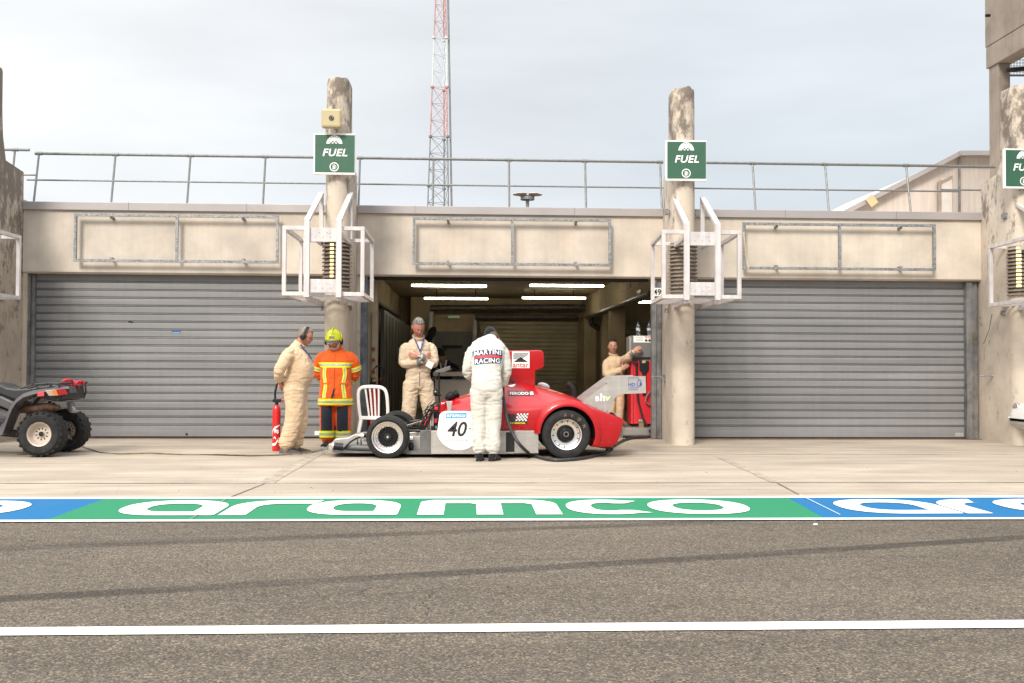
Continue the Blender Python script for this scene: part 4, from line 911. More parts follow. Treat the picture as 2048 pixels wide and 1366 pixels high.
# pole with tilted plate and small camera
pl = build(G().tube([at(878,745,12.9), at(878.5,850,12.9)], .011, 8), 'pole', M['blackm'], car, True)
build(G().prism([at(869,743.5,12.72), at(872,741,12.72), at(900,731.5,12.72), at(901,739,12.72), at(886,745,12.72), at(872,745,12.72)], (0,.30,0)), 'tilted_plate', M['cardark'], pl, bevel=.004)
pc_ = at(871,783,12.85); build(G().box(tuple(pc_-V((.030,.03,.035))), tuple(pc_+V((.025,.03,.03)))), 'camera_unit', M['black'], pl, bevel=.008); rod('clamp', at(868,790,12.9), at(882,790,12.9), .014, M['black'], pl)
build(G().cyl(pc_+V((0,-.045,0)), pc_+V((0,-.03,0)), .012, 12), 'lens', M['polish'], pl, True)
# ---- airbox
prof = ((962,702),(1078,700),(1085,701.5),(1088,706),(1088,733),(1085,736.5),(1073,741),(1070.5,743),(1070.5,776),(975,776),(968,742),(962,738))
ab = build(G().prism([at(x, y, 12.86) for x, y in prof], (0,.46,0)), 'airbox', M['carred'], car, bevel=.022); ab.modifiers['bevel'].segments = 4
ab.data.shade_smooth(); 
# ---- rear wing
ep = ((1157.6,809),(1230,755),(1236,753),(1291,752),(1292,786),(1243.6,788),(1234,791.7),(1228,799),(1219,826.8))
def plate(Y, Yref=12.62): 
    return [V((q.x, Y, q.z)) for q in (at(x, y, Yref) for x, y in ep)]
w1 = build(G().prism(plate(12.615), (0,.008,0)), 'wing_endplate', M['caralu'], car); w2 = build(G().prism(plate(13.555), (0,.008,0)), 'wing_endplate', M['caralu'], car)
def foil(name, px0, py0, px1, py1, th):
    a_, b_ = at(px0, py0, 12.62), at(px1, py1, 12.62); d = b_-a_; nrm = V((-d.z, 0, d.x)).normalized(); up = []; lo = []
    for k in range(9):
        f = k/8; t_ = th*4*(f**.5)*(1-f)*.5; up.append(a_+d*f+nrm*t_); lo.append(a_+d*f-nrm*t_*.4-nrm*.05*f*(1-f))
    pr = up+lo[-2:0:-1]; build(G().prism([V((p.x,12.624,p.z)) for p in pr], (0,.93,0)), name, M['caralu'], car, True)
foil('wing_plane', 1232,768,1268,764,.02); foil('wing_flap', 1262,764,1289,757,.012)
rod('wing_stay', at(1218,812,12.7), V((at(1218,812,12.7).x, 13.5, at(1218,812,12.7).z)), .014, M['caralu'])
g = G()
for px, py in ((1165,808),(1178,812),(1192,815),(1205,819),(1214,822),(1257,778)): p = at(px, py, 12.615); g.cyl(p+V((0,-.004,0)), p+V((0,.001,0)), .006, 8)
build(g, 'rivets', M['cardark'], w1)
# mirror, snorkel, exhaust, diffuser bits
g = G().sphere((0,0,0), (.085,.05,.045), 16, 10); g.xf(Matrix.Translation(at(1087,772,13.35)) @ Matrix.Rotation(.25, 4, 'Y')); build(g, 'far_mirror', M['white'], car, True)
rod('mirror_stalk', at(1087,775,13.35), at(1095,790,13.3), .012, M['white'])
build(G().tube([at(1134,767,13.3), at(1139,770,13.3), at(1144,776,13.3), at(1147,785,13.3), at(1148,800,13.3)], [.036,.04,.042,.04,.04], 14), 'snorkel', M['black'], car, True)
build(G().cyl(at(1242,840,13.0), at(1252,850,13.0), .028, 12), 'exhaust_tip', pm('burnt_pipe', (.22,.12,.07), .5, .5), car, True)
for k in range(5): rod('tail_bolt', at(1240-k*3,862+k*7,12.62), at(1244-k*3,864+k*7,12.6), .005, M['blackm'])
build(G().prism([at(x,y,12.72) for x,y in ((1195,884),(1225,896),(1225,900),(1180,892))], (0,.8,0)), 'diffuser', M['blackm'], car)
# tail lamp strip
build(G().prism([at(x,y,12.75) for x,y in ((1226,826),(1234,828),(1246,839),(1240,838))], (0,.5,0)), 'tail_cover', M['caralu'], car)
# ---- prints on the car
def T(txt, px, py, size, mat, name, tree=bt, bold=.03, shear=0, sx=1, off=.006, par=body, Y=None, space=1):
    c_ = surf(px, py, tree) if Y is None else at(px, py, Y)
    q = text_g(txt, size, bold, shear, sx=sx, space=space); q.xf(Matrix.Translation((c_.x, c_.y, c_.z)))
    return decal(q, tree, name, mat, par, off=off) if Y is None else build(q, name, mat, par)
def patch(pts, name, mat, par=body, off=.003, tree=bt, Y=None, nx=10):
    """rectangular print x0,y0,x1,y1 in photo measure, subdivided so that it follows the surface"""
    x0,y0,x1,y1 = pts; a_ = surf(x0,(y0+y1)/2,tree); b_ = surf(x1,(y0+y1)/2,tree); c_ = surf((x0+x1)/2,y0,tree); d_ = surf((x0+x1)/2,y1,tree); g = G(); ny = 4
    vs = [(a_.x+(b_.x-a_.x)*i/nx, 12.3, d_.z+(c_.z-d_.z)*j/ny) for j in range(ny+1) for i in range(nx+1)]
    g.add(vs, [(j*(nx+1)+i, j*(nx+1)+i+1, (j+1)*(nx+1)+i+1, (j+1)*(nx+1)+i) for j in range(ny) for i in range(nx)]); return decal(g, tree, name, mat, par, off=off)
patch((1017,782,1068,791), 'oil_sticker', M['decblack']); T('FERODO', 1038.5, 786.6, .036, M['paintw'], 'sticker_lettering', bold=.02, sx=1.25, off=.006)
patch((1060,783.5,1066.5,789.5), 'sticker_symbol', M['paintw'], off=.005, nx=3)
# round badge
c_ = surf(1022.5,767); g = G(); n = 24
g.add([(c_.x+.055*math.cos(2*pi*k/n), 12.3, c_.z+.042*math.sin(2*pi*k/n)) for k in range(n)], [tuple(range(n))]); decal(g, bt, 'round_badge', M['paintw'], body, off=.003)
g = G(); g.add([(c_.x+.055*math.cos(a_), 12.3, c_.z+.042*math.sin(a_)+.002) for a_ in [pi*k/12 for k in range(13)]], [tuple(range(13))]); decal(g, bt, 'badge_top', M['decblack'], body, off=.005)
# checkered flag, dark patch and strip
patch((1014.5,828,1031,842.5), 'dark_sticker', M['decblack']); M['yel'] = pm('decal_yellow', (.75,.62,.03), .5, var=.02, bump=0)
patch((1013,842.8,1054.5,849), 'strip_sticker', M['decblack'], off=.0032); T('S.E.V. MARCHAL', 1034, 846, .021, M['yel'], 'sticker_lettering', bold=.04, sx=1.1, off=.006)
ck = G(); cw = G(); A_ = surf(1031,842); B_ = surf(1053,827)
for i in range(7):
    for j in range(5):
        sk_ = lambda z: (z-A_.z)*.25
        xa = A_.x+(B_.x-A_.x)*i/7; xb = A_.x+(B_.x-A_.x)*(i+1)/7; za = A_.z+(B_.z-A_.z)*j/5; zb = A_.z+(B_.z-A_.z)*(j+1)/5
        (ck if (i+j) % 2 else cw).add([(xa+sk_(za),12.3,za),(xb+sk_(za),12.3,za),(xb+sk_(zb),12.3,zb),(xa+sk_(zb),12.3,zb)], [(0,1,2,3)])
decal(ck, bt, 'checkered_sticker', M['decblack'], body, off=.004); decal(cw, bt, 'checkered_sticker', M['paintw'], body, off=.004)
# airbox sticker
YA = 12.86; a_, b_ = at(1024,736,YA), at(1059,703,YA)
stk = build(G().box((a_.x, YA-.003, a_.z), (b_.x, YA-.0005, b_.z)), 'square_sticker', M['paintw'], ab)
w_ = b_.x-a_.x; h_ = b_.z-a_.z; X0, Z0 = a_.x+w_*.07, a_.z+h_*.36; W_, H_ = w_*.86, h_*.57; g = G()
def cliptri(x, z): return (X0+x*W_, YA-.005, Z0+z*H_)
for k in range(9):                                            # slanted hatch above a dark ridge
    o_ = -.15+k*.16
    q = [(o_, 1.0), (o_+.085, 1.0), (o_+.085-.75, .28), (o_-.75, .28)]
    def lim(p1, p2, p): 
        return p
    pts = []
    xa0, xa1 = o_, o_+.085; m_ = .72/.75
    def zat(x, o): return 1-(o-x)*m_
    L_ = [(max(0, o-.75), o) for o in (xa0, xa1)]
    (l0, r0), (l1, r1) = L_
    r0 = min(r0, 1); r1 = min(r1, 1)
    if r0 <= 0.02 or l0 >= .98: continue
    g.add([cliptri(max(l0,0), max(zat(max(l0,0), xa0), .25)), cliptri(max(l1,0), max(zat(max(l1,0), xa1), .25)), cliptri(r1, min(1, zat(r1, xa1))), cliptri(r0, min(1, zat(r0, xa0)))], [(0,1,2,3)])
g.add([cliptri(0,0), cliptri(1,0), cliptri(.5,.52)], [(0,1,2)])
build(g, 'sticker_emblem', M['decblack'], stk)
q = text_g('antar', .058, .012); q.xf(Matrix.Translation(((a_.x+b_.x)/2, YA-.005, a_.z+h_*.17))); build(q, 'sticker_lettering', M['red'], stk)
# number disc (flat plate, straight top with rounded corner and round belly)
YD = 12.432; g = G(); pts = []
def pd(x, y): q = at(x, y, YD); return (q.x, YD, q.z)
cxp, cyp, rp = 918, 855, 45.5
for k in range(0, 25): a__ = math.radians(-165+150*k/24+0); pts.append(pd(cxp+rp*math.cos(a__), cyp-rp*math.sin(a__)))
pts += [pd(963,850), pd(962,838), pd(957,830), pd(948,824), pd(935,822), pd(893,822), pd(884,824), pd(879,830), pd(877,845)]
nd_ = build(G().prism(pts, (0,.006,0)), 'number_disc', M['plated'], car)
def flat(txt, px, py, size, mat, bold=.02, shear=0, sx=1, name='lettering', par=nd_, Y=YD-.003, rot=0):
    q = text_g(txt, size, bold, shear, sx=sx); q.xf(Matrix.Translation(at(px, py, Y)) @ Matrix.Rotation(rot, 4, 'Y')); return build(q, name, mat, par)
flat('40', 914.5, 858, .186, M['decblack'], .016, .24, sx=.93, name='race_number'); flat('.', 940, 857, .018, M['decblack'])
M['sky'] = pm('sticker_blue', (.05,.33,.62), .5, var=.03, bump=0)
a_, b_ = at(892,837,YD), at(933,826.5,YD); build(G().prism([(a_.x,YD-.002,a_.z),(b_.x,YD-.002,a_.z+.01),(b_.x,YD-.002,b_.z+.006),(a_.x,YD-.002,b_.z)], (0,.0015,0)), 'blue_strip', M['sky'], nd_)
flat('aramco', 912.5, 831.5, .034, M['paintw'], .02, sx=1.15, Y=YD-.004)
flat('COYOTE', 921, 881, .024, pm('grey_print', (.16,.17,.17), .5, var=0, bump=0), .0, sx=1.35)
g = G().tube([at(889,879,YD-.003), at(894,882,YD-.003), at(899,880,YD-.003), at(901,877,YD-.003)], .004, 6); build(g, 'green_swoosh', pm('swoosh_green', (.25,.55,.10), .5, var=0, bump=0), nd_)
# wing prints
flat('B', 1195, 797.5, .063, M['paintw'], .03, par=w1, Y=12.611, sx=1.1); flat('h', 1205.5, 794.5, .098, M['paintw'], .03, par=w1, Y=12.611); flat('v', 1216, 797, .060, pm('lime_print', (.50,.80,.30), .5, var=0, bump=0), .03, .15, par=w1, Y=12.611, sx=1.25)
M['hd'] = pm('print_blue', (.015,.06,.36), .5, var=0, bump=0); flat('HD', 1263.5, 769, .045, M['hd'], .015, par=w1, Y=12.611)
g = G()
for (x0,y0),(x1,y1) in (((1257.5,755.5),(1277,755.5)),((1257.5,755.5),(1257.5,764)),((1257.5,775),(1276,775)),((1277,755.5),(1277,759)),((1276,775),(1276,778))): g.beam(at(x0,y0,12.610), at(x1,y1,12.610), .003, .003, (0,1,0))
n = 20; dr = [at(1278.5,768,12.610)+V((.030*math.cos(a_), 0, .026*math.sin(a_)+(.032*max(0, math.sin(a_))**3))) for a_ in [2*pi*k/n for k in range(n)]]
g.tube(dr+[dr[0]], .004, 5); g.add([at(1278.5,768,12.610)+V((.004+.022*math.cos(a_) if abs(a_) < 1.6 else 0, 0, .022*math.sin(a_))) for a_ in [-1.5+3*k/8 for k in range(9)]], [tuple(range(9))]); build(g, 'wing_emblem', M['hd'], w1)
flat('CENTRAL', 1267, 779, .014, M['hd'], 0, par=w1, Y=12.611, sx=1.2)
# ================================================================ people
def cloth(name, col, var=.10, bump=.5, rough=.85):
    m, t, b = newmat(name); n = t.nodes; l = t.links
    tc = n.new('ShaderNodeTexCoord'); z = n.new('ShaderNodeTexNoise'); z.inputs['Scale'].default_value = 9; z.inputs['Detail'].default_value = 6; z.inputs['Distortion'].default_value = .8; l.new(tc.outputs['Object'], z.inputs['Vector'])
    z2 = n.new('ShaderNodeTexNoise'); z2.inputs['Scale'].default_value = 260; l.new(tc.outputs['Object'], z2.inputs['Vector'])
    r = n.new('ShaderNodeValToRGB'); l.new(z.outputs[0], r.inputs[0]); e = r.color_ramp.elements
    e[0].position = .3; e[0].color = (*[c*(1-var*1.6) for c in col], 1); e[1].position = .7; e[1].color = (*[min(1, c*(1+var*.5)) for c in col], 1); l.new(r.outputs[0], b.inputs['Base Color'])
    b.inputs['Roughness'].default_value = rough; b.inputs['Sheen Weight'].default_value = .15; b.inputs['Specular IOR Level'].default_value = .2
    ad = n.new('ShaderNodeMath'); ad.operation = 'MULTIPLY_ADD'; l.new(z2.outputs[0], ad.inputs[0]); ad.inputs[1].default_value = .06; l.new(z.outputs[0], ad.inputs[2])
    bu = n.new('ShaderNodeBump'); bu.inputs['Strength'].default_value = bump; bu.inputs['Distance'].default_value = .02; l.new(ad.outputs[0], bu.inputs['Height']); l.new(bu.outputs[0], b.inputs['Normal'])
    return m
M['beige_cloth'] = cloth('beige_coverall_cotton', (.58,.46,.325)); M['beige_dark'] = cloth('tan_coverall_cotton', (.58,.425,.275)); M['cuff'] = cloth('grey_cuff', (.16,.16,.165))
M['white_cloth'] = cloth('white_race_suit', (.57,.55,.495), .08); M['orange'] = cloth('orange_fire_jacket', (.72,.105,.015), .08); M['navy'] = cloth('navy_cloth', (.022,.028,.04)); M['blackc'] = cloth('black_cloth', (.012,.013,.016))
M['yellow'] = pm('reflective_yellow', (.72,.78,.02), .5, var=.04, bump=.05); M['grey'] = pm('reflective_grey', (.36,.38,.33), .4, var=.05, bump=.05)
def skin(name, col):
    m = pm(name, col, .5, var=.10, vs=14, bump=.12, bs=150, bd=.001); b = m.node_tree.nodes['Principled BSDF']; b.inputs['Subsurface Weight'].default_value = .12; b.inputs['Subsurface Radius'].default_value = (.02,.008,.004); b.inputs['Subsurface Scale'].default_value = .5; return m
M['skin_red'] = skin('skin_ruddy', (.46,.20,.135)); M['skin_fair'] = skin('skin_fair', (.50,.25,.17)); M['skin_olive'] = skin('skin_olive', (.36,.19,.12))
def hairm(name, col): return pm(name, col, .7, var=.35, vs=60, st=(1,1,.35), bump=.6, bs=140)
M['hair_grey'] = hairm('grey_hair', (.22,.20,.19)); M['hair_short'] = hairm('cropped_grey_hair', (.26,.20,.17)); M['hair_brown'] = hairm('brown_hair', (.10,.058,.038)); M['hair_dark'] = hairm('dark_hair', (.02,.014,.012))
M['eyew'] = pm('eye_white', (.6,.56,.52), .3, var=0, bump=0); M['lip'] = pm('lip', (.30,.085,.07), .5, var=.05, bump=0); M['glassclear'] = pm('glass_clear', (.75,.72,.74), .08, var=0, bump=0, trans=.85)
def el_ring(c, u, w, a, b, n=20, p=2.2):
    o = []
    for k in range(n):
        t = 2*pi*k/n; cc, ss = math.cos(t), math.sin(t)
        o.append(c+u*(a*math.copysign(abs(cc)**(2/p), cc))+w*(b*math.copysign(abs(ss)**(2/p), ss)))
    return o
def limb(g, pts, rs, flat=1.0, side=V((1,0,0)), n=16):
    """tapered limb through joints; extra rounded rings at each end"""
    pts = [V(p) for p in pts]; P = []; R = []
    for i in range(len(pts)-1):
        m = 5
        for k in range(m):
            f = k/m; P.append(pts[i].lerp(pts[i+1], f)); R.append(rs[i]+(rs[i+1]-rs[i])*f)
    P.append(pts[-1]); R.append(rs[-1])
    for _ in range(2):                                      # ease the bend at the joints
        Q = [p.copy() for p in P]
        for i in range(1, len(P)-1): Q[i] = P[i]*.5+(P[i-1]+P[i+1])*.25
        P = Q
    rings = []
    d0 = (P[1]-P[0]).normalized(); d1 = (P[-1]-P[-2]).normalized()
    P = [P[0]-d0*R[0]*.7]+P+[P[-1]+d1*R[-1]*.7]; R = [R[0]*.55]+R+[R[-1]*.55]
    for i, p in enumerate(P):
        t = (P[min(i+1, len(P)-1)]-P[max(i-1, 0)]).normalized(); w = t.cross(side)
        if w.length < .15: w = t.cross(V((0,1,0)))
        w.normalize(); u = w.cross(t).normalized(); rings.append(el_ring(p, u, w, R[i], R[i]*flat, n, 2))
    g.loft(rings)
def trunk(g, sts, side=V((1,0,0)), n=28, p=2.4):
    """sts: (centre, half width, half depth)"""
    rings = []; C = [V(s[0]) for s in sts]
    for i, (c, a, b) in enumerate(sts):
        t = (C[min(i+1, len(C)-1)]-C[max(i-1, 0)]).normalized(); w = side.cross(t)*-1
        w = t.cross(side).normalized(); u = w.cross(t).normalized(); rings.append(el_ring(C[i], u, w, a, b, n, p))
    g.loft(rings)
def head_g(g, c, Rm, k=1.0):
    """sculpted head: x right, y forwards, z up; chin to crown .235"""
    n, m = 40, 30; vs = []; rings = []
    for i in range(m+1):
        t = pi*i/m; t = min(max(t, .03), pi-.03); z = -math.cos(t); ring = []
        for j in range(n):
            a_ = 2*pi*j/n; sq = math.sin(t)**(.72 if z > 0 else 1); x = sq*math.cos(a_); y = sq*math.sin(a_)
            q = V((x*.077, y*.098, z*.122))
            if z < 0:                                       # narrow jaw, chin forward
                f = min(1, -z); q.x *= 1-.30*f**1.6; 
                if y > 0: q.y = q.y*(1-.04*f)+.016*f*f
                else: q.y *= 1-.38*f
            if y > .2:
                fx = lambda s_: math.exp(-(q.x/s_)**2); gz = lambda z0, s_: math.exp(-((q.z-z0)/s_)**2)
                q.y += .024*fx(.011)*gz(-.024, .020)+.010*fx(.009)*gz(.000, .022)          # nose and bridge
                q.y += .006*fx(.045)*gz(.026, .012)                                          # brow
                q.y -= .011*(math.exp(-((abs(q.x)-.031)/.015)**2))*gz(.004, .013)             # eye sockets
                q.y += .006*(math.exp(-((abs(q.x)-.040)/.018)**2))*gz(-.026, .018)            # cheeks
                q.y += .006*fx(.022)*gz(-.060, .010)-.005*fx(.025)*gz(-.077, .008)+.006*fx(.022)*gz(-.100, .012)
            ring.append(c+Rm @ (q*k))
        rings.append(ring)
    g.loft(rings)
    for s in (-1, 1): g.loft([el_ring(c+Rm @ (V((s*(.073+.004*i), -.008-.004*i, -.008))*k), Rm @ V((0,1,0)), Rm @ V((0,.15*s*0,1)), r_*.6*k, r_*k, 12) for i, r_ in enumerate((.026,.032,.033,.026))])
def face_parts(root, c, Rm, k=1, hair=None, hairtype='short', eyes=True, brow=None, org=None):
    def P(x, y, z): return c+Rm @ (V((x, y, z))*k)
    if eyes:
        for s in (-1, 1):
            g = G().sphere((0,0,0), (.0125*k,.008*k,.0042*k), 10, 6); g.xf(Matrix.Translation(P(s*.031, .080, .002)) @ Rm.to_4x4()); e_ = build(g, 'eye', M['eyew'], root, True, org=org)
            g = G().sphere((0,0,0), (.0062*k,.004*k,.0045*k), 8, 6); g.xf(Matrix.Translation(P(s*.031, .0868, .001)) @ Rm.to_4x4()); build(g, 'iris', M['hair_dark'], e_, True, org=org)
            g = G().tube([P(s*.015,.097,.019), P(s*.030,.099,.024), P(s*.046,.087,.019)], [.0028*k,.0035*k,.002*k], 6); build(g, 'eyebrow', brow or hair or M['hair_dark'], root, True, org=org)
    g = G().tube([P(-.022,.089,-.066), P(-.010,.097,-.063), P(0,.098,-.0645), P(.010,.097,-.063), P(.022,.089,-.066)], [.002*k,.0036*k,.0040*k,.0036*k,.002*k], 8); build(g, 'mouth', M['lip'], root, True, org=org)
    if hair:
        g = G(); n, m = 36, 20; rings = []
        for i in range(m+1):
            t = pi*(.02+.60*i/m)
            ring = []
            for j in range(n):
                a_ = 2*pi*j/n; fr = math.sin(a_)
                # hairline: high at the brow, low at the nape
                tl = pi*((.27 if hairtype == 'short' else .27)+(.33 if hairtype == 'short' else .38)*max(0, min(1, (.55-fr)/1.1)))
                if abs(math.cos(a_)) > .8 and fr > -.3: tl = min(tl, pi*.50)
                tt = min(t/(pi*.62)*tl, tl); sq = math.sin(tt)**(.72 if tt < pi/2 else 1); x = sq*math.cos(a_); y = sq*fr; z = math.cos(tt)
                th = 1.045+(.02 if hairtype == 'short' else .05); edge = 1-(.04 if i == m else 0)
                q = V((x*.077, y*.098, z*.122))*th*edge
                if z < 0 and y < 0: q.y *= 1+z*.3
                q *= 1+.02*noise.noise(q*60)
                ring.append(P(*q))
            rings.append(ring)
        rings = [[r[j] for j in range(n)] for r in rings]; g.loft(rings, True); g.f = g.f[:-1]
        build(g, 'hair', hair, root, True, org=org)
def hand_g(g, wr, d, pn, s, curl=.5, k=1.0, spread=.12):
    """wr wrist, d direction of the fingers, pn palm normal (towards the palm side), s thumb side sign"""
    d = V(d).normalized(); pn = (V(pn)-d*V(pn).dot(d)).normalized(); x = d.cross(pn).normalized()*s
    wr = V(wr); rings = []
    for f, a, b in ((-.03,.026,.020),(0,.029,.019),(.03,.038,.017),(.065,.042,.016),(.088,.040,.013)): rings.append(el_ring(wr+d*f*k, x, pn, a*k, b*k, 14))
    g.loft(rings)
    for i, (off, ln, r) in enumerate(((.031,.074,.0092),(.011,.082,.0096),(-.010,.076,.0092),(-.030,.060,.0082))):
        p = wr+d*.082*k+x*off*k; dd = (d+x*spread*(1.5-i)*.5).normalized(); pts = [p-dd*.02*k, p]; ang = 0
        for j, q in enumerate((.45,.30,.25)):
            ang += curl*(.45+.25*j); v_ = dd*math.cos(ang)+pn*math.sin(ang); pts.append(pts[-1]+v_*ln*q*k)
        g.tube(pts, [r*k*1.05, r*k*1.05, r*k, r*k*.92, r*k*.75], 8)
    p = wr+d*.022*k+x*.030*k; dd = (d*.62+x*.78+pn*.25).normalized(); d2 = (d*.85+x*.35+pn*.35).normalized()
    g.tube([p-dd*.01*k, p+dd*.028*k, p+dd*.028*k+d2*.030*k, p+dd*.028*k+d2*.055*k], [.014*k,.012*k,.0105*k,.008*k], 8)
def remesh(g, name, mat, root, vox, smooth=4, folds=None, org=V((0,0,0))):
    me = bpy.data.meshes.new('tmp'); me.from_pydata([tuple(p) for p in g.v], [], g.f)
    bm = bmesh.new(); bm.from_mesh(me); bmesh.ops.recalc_face_normals(bm, faces=bm.faces); bm.to_mesh(me); bm.free()
    o = bpy.data.objects.new('tmp', me); COL.objects.link(o)
    r = o.modifiers.new('r', 'REMESH'); r.mode = 'VOXEL'; r.voxel_size = vox; r.use_smooth_shade = True
    if smooth: s_ = o.modifiers.new('s', 'SMOOTH'); s_.factor = .5; s_.iterations = smooth
    no = baked(o, name, mat, None, True, 70); bpy.data.objects.remove(o)
    if folds:
        me = no.data; me.vertices.foreach_get; nn = [v.normal.copy() for v in me.vertices]
        for v, q in zip(me.vertices, nn): v.co += q*folds(v.co)
    me = no.data; no.parent = root
    return no
def mkfolds(joints, base=.004, seed=0, amp=.012, stretch=V((14,14,30))):
    """cloth folds: weak everywhere, strong rings of creases near the joints"""
    js = [(V(p), r, a) for p, r, a in joints]
    def f(co):
        w = 0
        for p, r, a in js: w = max(w, a*math.exp(-((co-p).length/r)**2))
        q = V((co.x*9+seed, co.y*9, co.z*7)); dst = noise.noise_vector(q*.6)*.6
        z1 = noise.noise(V((co.x*stretch.x*.5, co.y*stretch.y*.5, co.z*stretch.z))+dst*2+V((seed,0,0)))
        z2 = noise.noise(V((co.x*22, co.y*22, co.z*12+co.x*16))+dst+V((0,seed,0)))
        return base*1.3*(noise.noise(q)+.8*z2)+amp*(w*.85+.09)*(.7-abs(z1)*2.4)
    return f
def shoe(root, ank, toe, mat, sole, L=.27, org=V((0,0,0)), lace=None, h=.075):
    """ank: floor point under the ankle, toe: unit direction"""
    t = V(toe).normalized(); x = V((t.y, -t.x, 0)); a = V((ank[0], ank[1], 0)); g = G(); rings = []
    for f, w, hh in ((-.07,.020,.05),(-.06,.032,h*.95),(-.02,.037,h*1.25),(.03,.038,h*1.2),(.07,.042,h*.85),(.11,.047,h*.68),(.15,.046,h*.55),(.18,.036,h*.42),(.195,.018,h*.3)):
        f *= L/.27; c = a+t*f; ring = []
        for k in range(14):
            an = 2*pi*k/14; zz = max(0, math.sin(an)); ring.append(c+x*w*math.cos(an)*(1-.25*zz)+V((0,0,.022+(hh-.012)*zz if math.sin(an) > 0 else .018)))
        rings.append(ring)
    g.loft(rings); s_ = build(g, 'shoe', mat, root, True, org=org, auto=60)
    g = G(); rings = []
    for z in (.001,.022):
        rings.append([a+t*f*(L/.27)+x*w*sg+V((0,0,z)) for f, w, sg in [(-.075,.018,1),(-.055,.036,1),(.02,.040,1),(.10,.050,1),(.15,.049,1),(.185,.034,1),(.20,.008,1),(.20,.008,-1),(.185,.034,-1),(.15,.049,-1),(.10,.050,-1),(.02,.040,-1),(-.055,.036,-1),(-.075,.018,-1)]])
    g.loft(rings); build(g, 'sole', sole, s_, org=org, bevel=.003)
    if lace:
        g = G()
        for f in (.055,.075,.095): g.tube([a+t*f+x*.02*i+V((0,0,h*1.15-(f-.03)*.55+.012*(1-abs(i)))) for i in (-1,0,1)], .003, 5)
        build(g, 'lace', lace, s_, org=org)
def rot(yaw=0, pitch=0, roll=0): return (Matrix.Rotation(yaw, 3, 'Z') @ Matrix.Rotation(-pitch, 3, 'X') @ Matrix.Rotation(roll, 3, 'Y'))
def person(label, loc, rz, D):
    """D: joints in the person's own frame (x right, y forwards); body = skin, clothing as shells over it"""
    root = empty('person', loc, label, 'person', rz=rz)
    s = D.get('k', 1.0); Rh = D['headrot']; hc = V(D['head']); nk = V(D['neck'])
    b = G(); head_g(b, hc, Rh, D.get('hk', 1.0)); limb(b, [nk-V((0,0,.05)), hc+Rh @ V((0,-.025,-.06))], [.058,.054])
    trunk(b, [(c, a*.76, d*.76) for c, a, d in D['trunk']])
    for S_ in 'RL':
        sh, el, wr = [V(q) for q in D['arm'+S_]]; s0 = sh.lerp(V((0,sh.y,sh.z)),.35); limb(b, [s0, sh.lerp(el,.25), el, wr], [.034,.042,.037,.028])
        hd, pnm = D['hand'+S_][:2]; hand_g(b, wr, hd, pnm, (1 if S_ == 'R' else -1)*D['hand'+S_][3], D['hand'+S_][2])
        hp, kn, an = [V(q) for q in D['leg'+S_]]; limb(b, [hp, kn, an], [.085,.055,.042]); limb(b, [an, an-V((0,0,.06))], [.042,.04]); 
    remesh(b, 'body', D['skin'], root, .0065, 2)
    face_parts(root, hc, Rh, D.get('hk', 1.0), D.get('hair'), D.get('hairtype', 'short'), D.get('eyes', True), D.get('brow'), org=V((0,0,0)))
    # coverall shell
    c = G(); trunk(c, D['trunk'])
    aw = D.get('aw', (.078,.066,.052)); lw = D.get('lw', (.105,.088,.078))
    for S_ in 'RL':
        sh, el, wr = [V(q) for q in D['arm'+S_]]; wd = (wr-el).normalized(); s0=sh.lerp(V((0,sh.y,sh.z+.02)),.30); s1=sh.lerp(el,.16); limb(c, [s0, s1, el, wr-wd*.035], (aw[0]*.72, aw[0]*.98, aw[1], aw[2]))
        hp, kn, an = [V(q) for q in D['leg'+S_]]; limb(c, [hp, kn, an+V((0,0,.04))], lw, flat=D.get('lflat', 1.05))
    j = [(D['arm'+S_][i], .12, .9) for S_ in 'RL' for i in (0, 1)]+[(D['arm'+S_][2], .09, .9) for S_ in 'RL']+[(D['leg'+S_][1], .14, .6) for S_ in 'RL']+[(V(D['leg'+S_][2])+V((0,0,.08)), .14, 1.2) for S_ in 'RL']+[(D['trunk'][0][0], .2, .9)]
    if 'waist' in D: j.append((D['waist'], .2, .8))
    if D.get('suit', True):
        suit = remesh(c, D.get('suitname', 'coverall'), D['suit_mat'], root, .0115, 5, mkfolds(j, D.get('fold', .004), D.get('seed', 1), D.get('amp', .012)))
        if 'collar' in D:
            t = (hc-nk).normalized(); g = G(); rings = []
            for f, r, o_ in D['collar']: rings.append(el_ring(nk+t*f+V((0,o_,0)), V((1,0,0)), V((1,0,0)).cross(t)*-1, r, r*1.05, 20, 2))
            g.loft(rings, False); q = build(g, 'collar', D['suit_mat'], suit, True, org=V((0,0,0)), auto=80); so_ = q.modifiers.new('s', 'SOLIDIFY'); so_.thickness = .008
        root_suit = suit
    else: root_suit = None
    return root, root_suit
def tree_local(o): return BVHTree.FromPolygons([v.co for v in o.data.vertices], [tuple(p.vertices) for p in o.data.polygons])
def band(tree, pts, w, name, mat, par, dirf, off=.006, nrm=V((0,0,1)), n=None):
    """ribbon laid on the cloth: centre points, width along nrm, dirf(point) = inward ray direction"""
    g = G(); vs = []; m = 3
    for p in pts:
        p = V(p)
        for j in range(m+1):
            q = p+V(nrm)*(w*(j/m-.5)); d = V(dirf(q)).normalized(); h = tree.ray_cast(q-d*.5, d)
            vs.append((h[0]-d*off) if h[0] is not None else q)
    k = m+1; g.add(vs, [(i*k+j, i*k+j+1, (i+1)*k+j+1, (i+1)*k+j) for i in range(len(pts)-1) for j in range(m)])
    return build(g, name, mat, par, True, org=V((0,0,0)))
